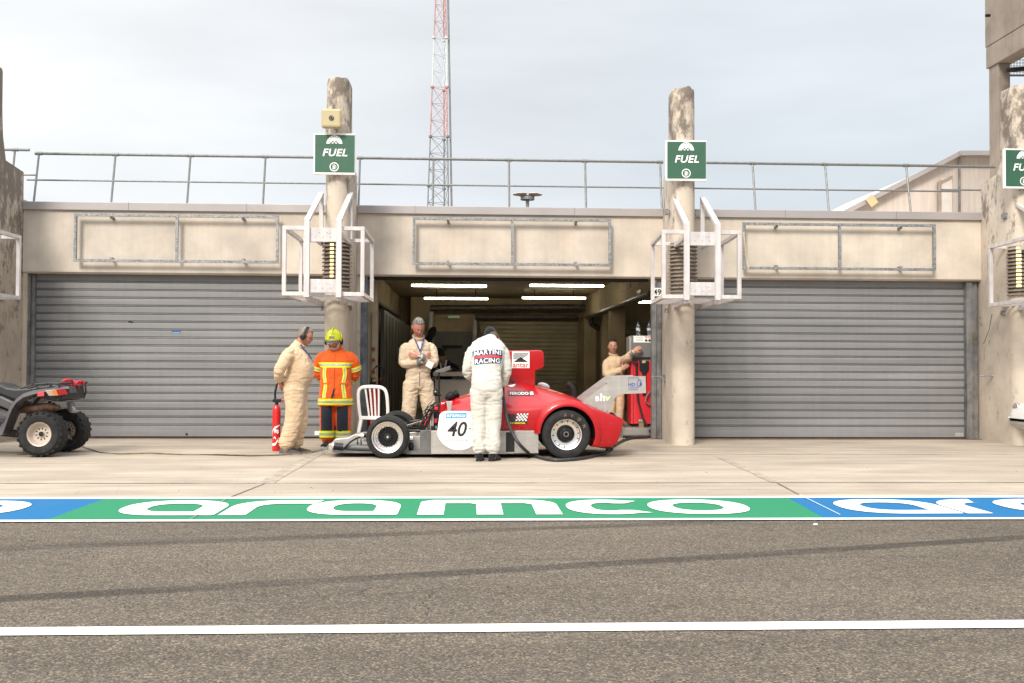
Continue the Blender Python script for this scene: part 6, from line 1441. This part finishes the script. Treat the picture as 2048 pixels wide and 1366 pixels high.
for x0, x1 in ((-.105,-.075),(-.035,-.026),(.035,.026),(.105,.075)):
    q = G(); rings = []
    for k in range(9):
        f = k/8; p = V((x0*(1-f)+x1*f, .282-(.282-.205)*f**.8, .838-(.838-.415)*f)); rings.append(el_ring(p, V((1,0,0)), V((0,1,0)), .015, .006, 8, 3))
    q.loft(rings); build(q, 'back_slat', wm, t, True, auto=60)
g = G(); rings = []
for k in range(13):
    f = k/12; y = .215-.43*f; z = .415-.02*math.sin(pi*f)+(.0 if f < .85 else -.03*(f-.85)/.15); w = .225-.0*f
    rings.append([(-w, y, z),( -w*.5, y, z-.012),(0, y, z-.015),(w*.5, y, z-.012),(w, y, z),(w+.004, y, z-.03),(w-.01, y, z-.03),(w-.015,y,z-.012),(w*.5, y, z-.026),(0, y, z-.029),(-w*.5, y, z-.026),(-w+.015,y,z-.012),(-w+.01, y, z-.03),(-w-.004, y, z-.03)])
g.loft(rings); build(g, 'seat', wm, t, True, auto=50)
build(G().beam((-.225,.212,.400),(.225,.212,.400),.02,.05), 'seat_rail', wm, t, bevel=.006)
for sx in (-1,1):
    for sy, yb in ((1,.29),(-1,-.24)):
        q = G(); rings = []
        for k in range(6):
            f = k/5; p = V((sx*(.20+.035*f), (.19 if sy > 0 else -.18)+(yb-(.19 if sy > 0 else -.18))*f, .40*(1-f)+.001)); rings.append(el_ring(p, V((1,0,0)), V((0,1,0)), .030-.010*f, .022-.006*f, 10, 4))
        q.loft(rings); build(q, 'leg', wm, t, True, auto=60)
pc = az(752, 886); t.location = (at(760,840,14.45).x, 14.45, .004); t.rotation_euler.z = math.radians(180-20)
# ---- fire extinguishers
def extinguisher(loc, lab, h=.60, r=.073, prints=True, hose=1):
    t = empty('fire_extinguisher', loc, lab, 'extinguisher', 'red fire extinguishers'); x, y = loc[0], loc[1]; z = loc[2]
    M.setdefault('extred', pm('extinguisher_red', (.60,.012,.015), .3, var=.04, bump=0, coat=.4))
    b = build(G().lathe([(.001,z+.0),(r*.9,z),(r,z+.012),(r,z+h-.09),(r*.93,z+h-.05),(r*.65,z+h-.015),(r*.35,z+h),(.001,z+h)], (x,y,0), 'z', 32), 'cylinder', M['extred'], t, True, auto=50)
    build(G().cyl((x,y,z+h-.005),(x,y,z+h+.05), r*.42, 16), 'neck', M['black'], t, True); build(G().box((x-.05,y-.03,z+h+.03),(x+.055,y+.03,z+h+.075)), 'valve_head', M['black'], t, bevel=.01)
    build(G().beam((x+.03,y,z+h+.07),(x+.16,y-.01,z+h+.14),.022,.010), 'lever', M['extred'], t, bevel=.003); build(G().beam((x+.03,y,z+h+.045),(x+.15,y-.01,z+h-.02),.022,.010), 'carry_handle', M['extred'], t, bevel=.003)
    build(G().tube([(x-.02,y,z+h+.05),(x-.022,y,z+h+.16),(x+.0,y-.01,z+h+.26),(x+.06,y-.01,z+h+.32),(x+.13,y,z+h+.32),(x+.17,y+.01,z+h+.26),(x+.16,y+.01,z+h),(x+.13,y+.01,z+.35),(x+.10,y,z+.12)], .014, 8), 'hose', M['black'], t, True)
    if prints:                                              # white printed curves and letters wrapped on the front
        g = G()
        def wr(u, v): a_ = -pi/2+u/r; return V((x+(r+.0015)*math.cos(a_), y+(r+.0015)*math.sin(a_), z+v))
        for pts in ([(-.065,.20,.02),(-.045,.27,.03),(-.01,.315,.028),(.03,.335,.02),(.06,.35,.01)],[(-.065,.105,.01),(-.04,.085,.03),(.0,.10,.035),(.03,.15,.03),(.04,.185,.012)],[(-.03,.175,.012),(-.01,.19,.022),(.005,.165,.02)]):
            k = len(g.v); vs = []
            P_ = []
            for i in range(len(pts)-1):
                for q in range(4): f = q/4; P_.append(tuple(pts[i][c]*(1-f)+pts[i+1][c]*f for c in range(3)))
            P_.append(pts[-1])
            for u, v, w in P_: vs += [wr(u, v-w/2), wr(u, v+w/2)]
            g.add(vs, [(2*i, 2*i+2, 2*i+3, 2*i+1) for i in range(len(P_)-1)])
        for u, v, s_ in ((.0,.27,'R'),(.022,.262,'3')):
            q = text_g(s_, .05, .04); q.v = [wr(p.x+u+.005, p.z+v) for p in q.v]; g.add(q.v, q.f)
        build(g, 'white_print', M['paintw'], b)
    return t
p = at(552.5, 893, 13.45); extinguisher((p.x, 13.45, .004), 'slim red fire extinguisher with white print behind the man in ear defenders', .62, .054)
p = at(742, 860, 15.95); extinguisher((p.x+.02, 15.98, .012), 'red fire extinguisher with dark hose inside the door behind the white chair', .80, .085, False)
# ---- counter in the garage
cx_, cx1 = at(866,750,17.9).x, at(985,750,17.9).x; zt = at(900,744,17.9).z
t = empty('work_counter', ((cx_+cx1)/2, 18.1, .012), 'beige work counter with pale top inside the open garage', 'counter')
M['cnt'] = pm('counter_beige', (.33,.28,.23), .5, var=.04, bump=.02)
build(G().box((cx_, 17.88, zt-.075), (cx1, 18.55, zt)), 'top', pm('counter_top', (.42,.35,.29), .5, var=.04, bump=.02), t, bevel=.006); build(G().box((cx_+.03, 17.93, .10), (cx1-.03, 17.96, zt-.15)), 'front_panel', M['cnt'], t, bevel=.004)
build(G().box((cx_+.03, 17.961, .10), (cx_+.06, 18.5, zt-.076)), 'side_panel', M['cnt'], t); build(G().box((cx1-.06, 17.961, .10), (cx1-.03, 18.5, zt-.076)), 'side_panel', M['cnt'], t)
build(G().box((cx_+.02, 17.92, zt-.15), (cx1-.02, 17.95, zt-.135)), 'edge_rail', M['galv'], t)
for x in (cx_+.05, cx1-.05):
    for y in (17.97, 18.45): build(G().box((x-.02, y-.02, .012), (x+.02, y+.02, .0999)), 'leg', M['blackm'], t)
tb = build(G().tube([at(851,790,16.6), at(850,815,16.6), at(853,835,16.6), at(860,845,16.6), at(858,870,16.6)], .012, 6), 'hanging_cable', M['black'], None, True); tag(tb, 'dark cable hanging behind the legs of the man with crossed arms', 'cable')
# dark jacket on a hook and jackets
pc = at(863, 668, 25.0); g = G(); rings = [[pc+V((x*w, y*.06, z)) for x, y in [(math.cos(2*pi*k/14), math.sin(2*pi*k/14)) for k in range(14)]] for z, w in ((.20,.02),(.17,.05),(.13,.09),(.03,.10),(-.08,.08),(-.22,.10),(-.25,.06))]
g.loft(rings); g.xf(Matrix.Translation(pc) @ Matrix.Rotation(.4, 4, 'Y') @ Matrix.Translation(-pc)); tag(build(g, 'hanging_jacket', M['blackc'], None, True), 'black jacket hanging on the concrete column at the back of the garage', 'jacket')
# ---- fuel pump
fx0, fx1 = at(1262,780,16.15).x, at(1262,780,16.15).x+.55; FY = 16.15; fxm = (fx0+fx1)/2
t = empty('fuel_pump', (fxm, FY+.2, .012), 'red fuel pump with grey head on a steel drip tray, half behind the jamb', 'fuel pump')
zh0, zh1 = at(1280,715,FY).z, at(1280,671,FY).z; zr0 = at(1280,848,FY).z
M['pumpred'] = pm('pump_red', (.62,.02,.03), .35, var=.04, bump=0, coat=.3)
bd = build(G().box((fx0, FY, zr0), (fx1, FY+.42, zh0-.055)), 'cabinet', M['pumpred'], t, bevel=.012)
build(G().box((fx0+.035, FY-.004, zr0+.01), (fx0+.042, FY+.002, zh0-.06)), 'panel_gap', M['decblack'], bd)
build(G().box((fx0+.02, FY+.02, zh0-.055), (fx1-.02, FY+.40, zh0+.0)), 'waist', M['cuff'], t)
hd = build(G().box((fx0+.015, FY-.03, zh0), (fx1+.02, FY+.42, zh1)), 'pump_head', pm('head_grey', (.20,.195,.19), .4, .2, .08), t, bevel=.012)
build(G().box((fx0-.02, FY+.05, zh0+.05), (fx0+.013, FY+.38, zh1-.02)), 'head_side', M['alu_dull'], hd)
zl0, zl1 = at(1270,685,FY-.03).z, at(1270,672,FY-.03).z
lb = build(G().box((at(1267,680,FY-.03).x, FY-.036, zl0), (fx1, FY-.0305, zl1)), 'label', M['paintw'], hd)
g = G(); gd = G()
for i, px in enumerate((1292.5, 1299)):
    for j, (pz, mt) in enumerate(((674.5,'r'),(681,'k'))):
        c_ = at(px, pz, FY-.037); n = 18; o_ = [c_+V((.021*math.cos(2*pi*k/n), 0, .021*math.sin(2*pi*k/n))) for k in range(n)]
        if mt == 'k': gd.add(o_, [tuple(range(n))])
        else:
            i_ = [c_+V((.015*math.cos(2*pi*k/n), 0, .015*math.sin(2*pi*k/n))) for k in range(n)]; g.add(o_+i_, [(k, (k+1)%n, n+(k+1)%n, n+k) for k in range(n)]); g.beam(c_+V((-.012,0,.012)), c_+V((.012,0,-.012)), .005, .001, (0,1,0))
build(g, 'red_ban_symbols', M['red'], lb); build(gd, 'black_symbols', M['decblack'], lb)
g = G()
for k in range(3): g.box((at(1270,680,FY).x+.01, FY-.0375, zl1-.03-k*.025), (at(1285,680,FY).x, FY-.0365, zl1-.026-k*.025))
build(g, 'print_lines', M['cuff'], lb)
hl = build(G().prism([at(x,y,FY-.012) for x,y in ((1279,722),(1298,722),(1298,740),(1293,748),(1293,792),(1285,792),(1285,748),(1279,740))], (0,.03,0)), 'nozzle_holster', M['black'], t, bevel=.006)
build(G().prism([at(x,y,FY-.018) for x,y in ((1284,721),(1291,721),(1291,726),(1284,726))], (0,.008,0)), 'cream_tab', M['beige'], hl)
build(G().sphere(at(1272.5,727,FY-.04), (.032,.03,.034), 14, 10), 'swivel', M['blackm'], t, True)
build(G().tube([at(1273,727,FY-.05), at(1273.5,760,FY-.05), at(1276,800,FY-.08), at(1285,835,FY-.15), at(1297,858,FY-.25), at(1303,866,FY-.35)], .017, 8), 'hose', M['black'], t, True)
build(G().tube([at(1303,780,FY-.03), at(1293,792,FY-.06), at(1291,803,FY-.06), at(1297,809,FY-.05), at(1306,809,FY-.03)], .012, 8), 'grey_hose', M['cuff'], t, True)
build(G().box((fx0+.04, FY+.05, .15), (fx1-.04, FY+.38, zr0-.002)), 'plinth', M['black'], t)
build(G().box((at(1276,850,FY).x, FY-.12, .16), (at(1286,850,FY).x, FY-.02, zr0+.06)), 'brass_valve', pm('brass', (.35,.24,.12), .4, .5), t, bevel=.01); build(G().cyl(at(1277,842,FY-.1), at(1286,842,FY-.1), .03, 12), 'valve_wheel', M['galv'], t, True)
bx0 = at(1243,870,15.86).x
ring = lambda z, i: [(bx0+i+.06*0+c[0], c[1], z) for c in ()]
def rr(x0, x1, y0, y1, r, z, n=6):
    o = []
    for cx_i, cy_i, a0 in ((x1-r,y1-r,0),(x0+r,y1-r,pi/2),(x0+r,y0+r,pi),(x1-r,y0+r,1.5*pi)):
        for k in range(n+1): a_ = a0+pi/2*k/n; o.append((cx_i+r*math.cos(a_), cy_i+r*math.sin(a_), z))
    return o
g = G().loft([rr(bx0, fx1+.1, 15.86, 16.7, .10, .014), rr(bx0, fx1+.1, 15.86, 16.7, .10, .155), rr(bx0+.015, fx1+.085, 15.875, 16.685, .09, .17)]); build(g, 'drip_tray', pm('stainless', (.42,.40,.37), .28, .7, .05, 5, bump=.03), t, True, auto=40)
build(G().tube([(bx0+.02,15.85,.03),(bx0+.3,15.84,.03),(fx1,15.84,.03)], .018, 8), 'tray_bumper', M['black'], t, True)
# bottles
def bottle(px, lab, dx=0):
    b0 = at(px, 671, FY+.12); z = zh1+.001; t = empty('water_bottle', (b0.x, FY+.12, z), lab, 'bottle', 'clear water bottles on top of the fuel pump')
    M.setdefault('pet', pm('clear_plastic', (.80,.86,.88), .08, var=0, bump=.1, bs=30, trans=.92, ior=1.3))
    build(G().lathe([(.001,z),(.030,z),(.033,z+.01),(.033,z+.06),(.030,z+.07),(.033,z+.08),(.033,z+.15),(.028,z+.165),(.014,z+.195),(.013,z+.21),(.001,z+.212)], (b0.x, FY+.12, 0), 'z', 20), 'bottle_body', M['pet'], t, True, auto=60)
    build(G().lathe([(.0335,z+.085),(.0345,z+.085),(.0345,z+.125),(.0335,z+.125)], (b0.x, FY+.12, 0), 'z', 20, True), 'label_sleeve', M['white'] if False else pm('bottle_label', (.55,.62,.68), .5, var=.1), t, True)
    build(G().cyl((b0.x, FY+.12, z+.211), (b0.x, FY+.12, z+.228), .015, 12), 'cap', M['hd'], t, True)
bottle(1276, 'clear water bottle on the left of the fuel pump head, above the hand'); bottle(1298, 'clear water bottle beside the door jamb on the fuel pump head')
# ---- refuelling hose
hp = m4.location+V((.205,.285,.86))
g = G(); pts = [hp+V((0,.0,.10)), hp, at(1006,790,12.30), at(1009,812,12.26), at(1015,840,12.22), at(1026,868,12.18), at(1042,892,12.14), az(1066,911,.03), az(1100,920,.022), az(1135,920,.022), az(1170,916,.022), az(1200,909,.022), az(1216,903,.03), az(1224,898,.06), V((at(1214,893,13.3).x, 13.3, .03)), V((at(1238,888,14.7).x, 14.7, .024)), V((at(1262,882,15.6).x, 15.55, .024)), V((fx0+.2, 15.75, .03))]
Q = []
for i in range(len(pts)-1):
    for k in range(6):
        f = k/6; a0 = V(pts[max(i-1,0)]); b0 = V(pts[i]); c0_ = V(pts[i+1]); d0 = V(pts[min(i+2,len(pts)-1)])
        Q.append(.5*((2*b0)+(c0_-a0)*f+(2*a0-5*b0+4*c0_-d0)*f*f+(3*b0-a0-3*c0_+d0)*f**3))
Q.append(V(pts[-1]))
for q in Q: q.z = max(q.z, .024)
hs = tag(build(G().tube(Q, .021, 12), 'fuel_hose', pm('hose_rubber', (.03,.03,.032), .5, var=.1), None, True), 'thick black fuel hose looping down past the rear tyre to the ground', 'hose')
# ---- quad bike (only its rear is in the picture; built to the front axle)
YQ = 12.52
qx = at(77, 917, YQ).x; t = empty('quad_bike', (qx, YQ+.45, 0), 'black and grey quad bike with muddy muffler and knobbly tyres at the left edge', 'quad bike')
q_ = lambda x, y, Y=YQ: at(x, y, Y)
def qwheel(x, y, R, w, sgn=1):
    g = G(); pr = [(.145,.02),(.16,.0),(.19,-.008),(R-.06,-.01),(R-.03,.01),(R-.012,.035),(R-.010,w/2),(R-.012,w-.035),(R-.03,w-.01),(R-.06,w+.01),(.19,w+.008),(.15,w-.02)]
    g.lathe([(r, h*sgn) for r, h in pr], (x, y, R), 'y', 48, True)
    for row in range(5):
        for k in range(22):
            a_ = 2*pi*(k+.5*(row % 2))/22; yy = (.012+(w-.024)*row/4); rad = R-.022 if row in (0,4) else R-.015
            c_ = V((x+rad*math.cos(a_), y+yy*sgn, R+rad*math.sin(a_))); er = V((math.cos(a_),0,math.sin(a_))); et = V((-math.sin(a_),0,math.cos(a_)))
            g.beam(c_-er*.008, c_+er*.007, .036 if row in (1,3) else .046, .034, up=et if True else V((0,1,0)))
    wh = build(g, 'wheel', M['rubber'], t, False)
    M.setdefault('cream', pm('rim_cream', (.52,.44,.37), .45, var=.08, bump=.05))
    rm = build(G().lathe([(r, h*sgn) for r, h in [(.150,-.002),(.152,.008),(.138,.015),(.125,.06),(.112,.085),(.075,.09),(.040,.085),(.035,.07),(.001,.07)]], (x, y, R), 'y', 36), 'rim', M['cream'], wh, True, auto=35)
    g = G(); 
    for k in range(10):
        a_ = 2*pi*k/10+.2; c_ = V((x+.066*math.cos(a_), y+.088*sgn, R+.066*math.sin(a_))); g.beam(c_+V((math.cos(a_),0,math.sin(a_)))*.012, c_-V((math.cos(a_),0,math.sin(a_)))*.012, .012, .006, (0,1,0))
    build(g, 'rim_slots', M['decblack'], rm); build(G().cyl((x, y+.06*sgn, R), (x, y+.072*sgn, R), .030, 16), 'hub_cap', M['black'], rm, True)
RQ = .288
qwheel(qx, YQ, RQ, .24); qwheel(qx, YQ+.98, RQ, .24, -1); qwheel(qx-1.22, YQ+.02, RQ, .20); qwheel(qx-1.22, YQ+.96, RQ, .20, -1)
M['qbody'] = pm('quad_grey_plastic', (.075,.07,.072), .45, var=.12, vs=6, bump=.1); M['qblack'] = pm('quad_black_plastic', (.02,.02,.022), .55, var=.1, bump=.2)
def qpr(name, pts, y0, d, m, bevel=.012, par=None): return build(G().prism([q_(x,y,YQ+y0) for x,y in pts], (0,d,0)), name, m, par or t, bevel=bevel)
for s, y0 in ((1,.0),(-1,.64)):                           # rear fenders: an arched band with a turned-down edge
    g = G(); out = [(-14,874),(5,869),(9,858),(16,838),(24,818),(33,805),(46,795),(64,789),(88,784),(112,780),(138,777),(140,786)]; inn = [(-14,862),(-4,858),(3,846),(12,826),(21,808),(31,797),(45,787),(63,781),(88,777),(112,774),(136,773),(138,778)]
    if s < 0: out, inn = out[:-2], inn[:-2]
    rings = []
    for (a0,b0),(c0_,d0) in zip(out, inn):
        o_, i_ = q_(a0,b0,YQ), q_(c0_,d0,YQ); rings.append([(o_.x, YQ+y0, o_.z), (i_.x, YQ+y0+(.03 if s > 0 else 0), i_.z), (i_.x, YQ+y0+.22-(.03 if s < 0 else 0), i_.z), (o_.x, YQ+y0+.22, o_.z)])
    g.loft(rings); build(g, 'fender', M['qbody'], t, True, auto=40)
qpr('tail_box', [(60,776),(106,769),(121,773),(124,798),(112,803),(84,797),(64,792)], .10, .76, M['qblack'], .02)
qpr('seat', [(-60,768),(-20,765),(2,769),(12,774),(30,777),(62,775),(88,770),(92,778),(60,790),(30,802),(0,790),(-60,790)], .26, .40, M['qblack'], .03)
qpr('side_cover', [(-60,790),(0,792),(30,806),(22,822),(-6,810),(-60,806)], .20, .52, M['qbody'], .015); qpr('frame_plate', [(-60,806),(-6,812),(20,824),(14,834),(0,868),(-60,876)], .30, .34, M['cardark'], .01)
qpr('foot_board', [(-60,836),(14,833),(10,846),(-60,850)], .02, .24, M['qblack'], .01)
qpr('side_reflector', [(76,784.5),(88,783),(88,792),(74,793)], -.028, .01, pm('reflector_red', (.65,.06,.07), .3, var=.05), .002)
qpr('lamp_clear', [(90,781),(110,779),(114,791),(98,792)], -.030, .03, pm('lamp_clear', (.38,.28,.22), .2, var=.05), .004); qpr('lamp_amber', [(103,780),(112,779),(117,791),(109,791.5)], -.034, .03, pm('lamp_amber', (.50,.17,.03), .25, var=.05), .003); qpr('lamp_red', [(113,779),(129,776),(135,788),(118,791)], -.032, .03, pm('lamp_red', (.30,.01,.015), .2, var=.1), .004)
for y in (.02,.22,.44,.66,.88): build(G().tube([V((q_(a,b).x, YQ+y, q_(a,b).z)) for a, b in ((40,777),(66,769),(96,766.5),(118,767.5))], .012, 8), 'rack_bar', M['qblack'], t, True)
for px in (64, 92, 118): build(G().tube([V((q_(px,767.5).x, YQ+.0, q_(px,767.5).z)), V((q_(px,767.5).x, YQ+.9, q_(px,767.5).z))], .013, 8), 'rack_bar', M['qblack'], t, True)
for y in (.03, .87): build(G().tube([V((q_(a,b).x, YQ+y, q_(a,b).z)) for a, b in ((116,769),(118,788),(113,802))], .012, 8), 'rack_stay', M['qblack'], t, True)
build(G().tube([q_(40,822,YQ+.20), q_(52,819,YQ+.20), q_(55,818,YQ+.20), q_(108,815,YQ+.20), q_(112,815,YQ+.2), q_(119,815.5,YQ+.2)], [.03,.045,.062,.062,.04,.03], 18), 'muffler', pm('rusty_muffler', (.13,.065,.035), .7, .3, .35, 9, bump=.3), t, True, auto=50)
build(G().cyl((qx, YQ+.1, RQ), (qx, YQ+.9, RQ), .03, 12), 'axle', M['blackm'], t, True); qpr('swing_arm', [(-40,850),(80,868),(80,880),(-40,868)], .44, .08, M['blackm'], .008)
qpr('hitch', [(132,806),(137,822),(141,826),(150,826),(158,822),(148,820),(144,812),(140,806)], .44, .07, M['alu_dull'], .004); qpr('number_holder', [(134,804),(142,806),(142,824),(137,824)], .40, .14, M['cardark'], .006)
for y in (.30,.56): build(G().tube([q_(100,803,YQ+y), q_(88,840,YQ+y)], .02, 8), 'shock_absorber', M['blackm'], t, True)
g = G().tube([q_(-220,735,YQ+.2), q_(-200,722,YQ+.3), q_(-200,722,YQ+.6), q_(-220,735,YQ+.7)], .012, 8); build(g, 'handlebar', M['qblack'], t, True); qpr('front_body', [(-60,768),(-60,806),(-120,800),(-230,790),(-225,755),(-120,760)], .22, .48, M['qbody'], .03)
qpr('front_fender', [(-60,830),(-90,800),(-140,785),(-200,790),(-210,800),(-140,796),(-98,810),(-72,836)], .0, .92, M['qbody'], .02)
g = G()                                                     # red strap bundled on the rack
for pts in ([(124,765),(131,761),(141,761),(146,766),(140,769)],[(128,768),(136,763),(146,764),(156,767),(166,766)],[(150,768),(160,764),(167,765),(165,769)],[(144,770),(152,773),(158,776)]):
    g.tube([q_(x,y-1,YQ+.45+.1*math.sin(x)) for x,y in pts], .018, 8)
tag(build(g, 'ratchet_strap', pm('strap_red', (.55,.03,.045), .7, var=.2), None, True), 'red strap bundled on the rear rack of the quad bike', 'strap')
# towing strap, lying on the apron
pts = [q_(132,868,YQ+.45)+V((0,0,0)), q_(140,876,YQ+.42), az(158,889,.02), az(175,897,.014), az(200,905,.012), az(240,908,.010), az(300,907,.010), az(360,909,.010), az(430,910,.010), az(500,912,.010), az(560,910,.012), az(620,905,.016), az(645,901,.02), V((at(658,896,12.95).x, 12.95, .12))]
g = G(); a_ = []; b_ = []
for i, p in enumerate(pts):
    p = V(p); tw = .9*math.sin(i*1.3); d = V((0, math.cos(tw)*.018, math.sin(tw)*.010)); p.z = max(p.z, .012); a_.append(p+d); b_.append(p-d)
g.add(a_+b_, [(i, i+1, len(pts)+i+1, len(pts)+i) for i in range(len(pts)-1)]); o = tag(build(g, 'tow_strap', pm('strap_ochre', (.17,.12,.045), .8, var=.3, vs=20)), 'ochre towing strap lying on the concrete from the quad bike to the racing car', 'strap'); o.modifiers.new('s','SOLIDIFY').thickness = .004
g = G(); 
for k in range(5): c_ = at(640+k*6, 899-k*1.5, 12.95); g.lathe([(.020,-.006),(.030,-.006),(.030,.006),(.020,.006)], V((c_.x, 12.95, max(.04,c_.z))), 'y' if k % 2 else 'z', 14, True)
tag(build(g, 'shackle_chain', M['galv'], None, True), 'steel shackles joining the tow strap to the nose of the racing car', 'chain')
# ---- nose of a white car at the right edge
YW = 13.3; t = empty('white_car', (at(2036,860,YW).x+1.5, YW+.7, 0), 'nose of a white car with round chrome headlight cut off by the right edge', 'car')
M['wcar'] = pm('car_white', (.72,.72,.70), .25, var=.02, bump=0, coat=.6)
w0 = at(2020,840,YW+1.2); g = G(); rings = []
for dx, zt_, zb, hw in ((0,.43,.39,.50),(.03,.50,.32,.58),(.10,.61,.25,.64),(.25,.70,.16,.68),(.6,.66,.12,.72),(1.1,.70,.12,.74),(1.5,.98,.12,.72),(2.2,1.10,.12,.70),(3.0,1.08,.12,.70),(3.7,.70,.12,.70),(4.0,.6,.2,.6)):
    x = w0.x+dx; c_ = YW+.7; rings.append([(x, c_-hw, zb+.02), (x, c_-hw-.02, (zb+zt_)/2), (x, c_-hw, zt_-.06), (x, c_-hw+.08, zt_), (x, c_+hw-.08, zt_), (x, c_+hw, zt_-.06), (x, c_+hw+.02, (zb+zt_)/2), (x, c_+hw, zb+.02)])
wb = build(G().loft(rings), 'body', M['wcar'], t, True, auto=40)
for s in (-1,1):
    c_ = V((w0.x+.09, YW+.7+s*.50, .56)); build(G().lathe([(.001,-.03),(.05,-.028),(.078,-.012),(.082,.0),(.092,.0),(.092,.03),(.001,.03)], c_, 'x', 24), 'headlight', M['polish'], t, True); build(G().sphere(c_-V((-.01,-s*0,.19)), (.03,.04,.03), 12, 8), 'indicator', pm('indicator_orange', (.55,.10,.02), .3, var=.05), t, True)
    for dx in (.75, 3.1): wx = w0.x+dx; build(G().lathe([(.001,.02),(.17,.02),(.18,.0),(.27,.0),(.29,.03),(.29,.15),(.001,.15)], (wx, YW+.7+s*.74-.08, .29), 'y', 28), 'wheel', M['rubber'], t, True)
build(G().prism([(w0.x+1.2, YW+.12, .72),(w0.x+1.5, YW+.12, 1.0),(w0.x+2.2, YW+.12, 1.115),(w0.x+2.9, YW+.12, 1.09),(w0.x+3.3, YW+.12, .9)], (0,1.16,0)), 'windscreen', M['blackm'], t)
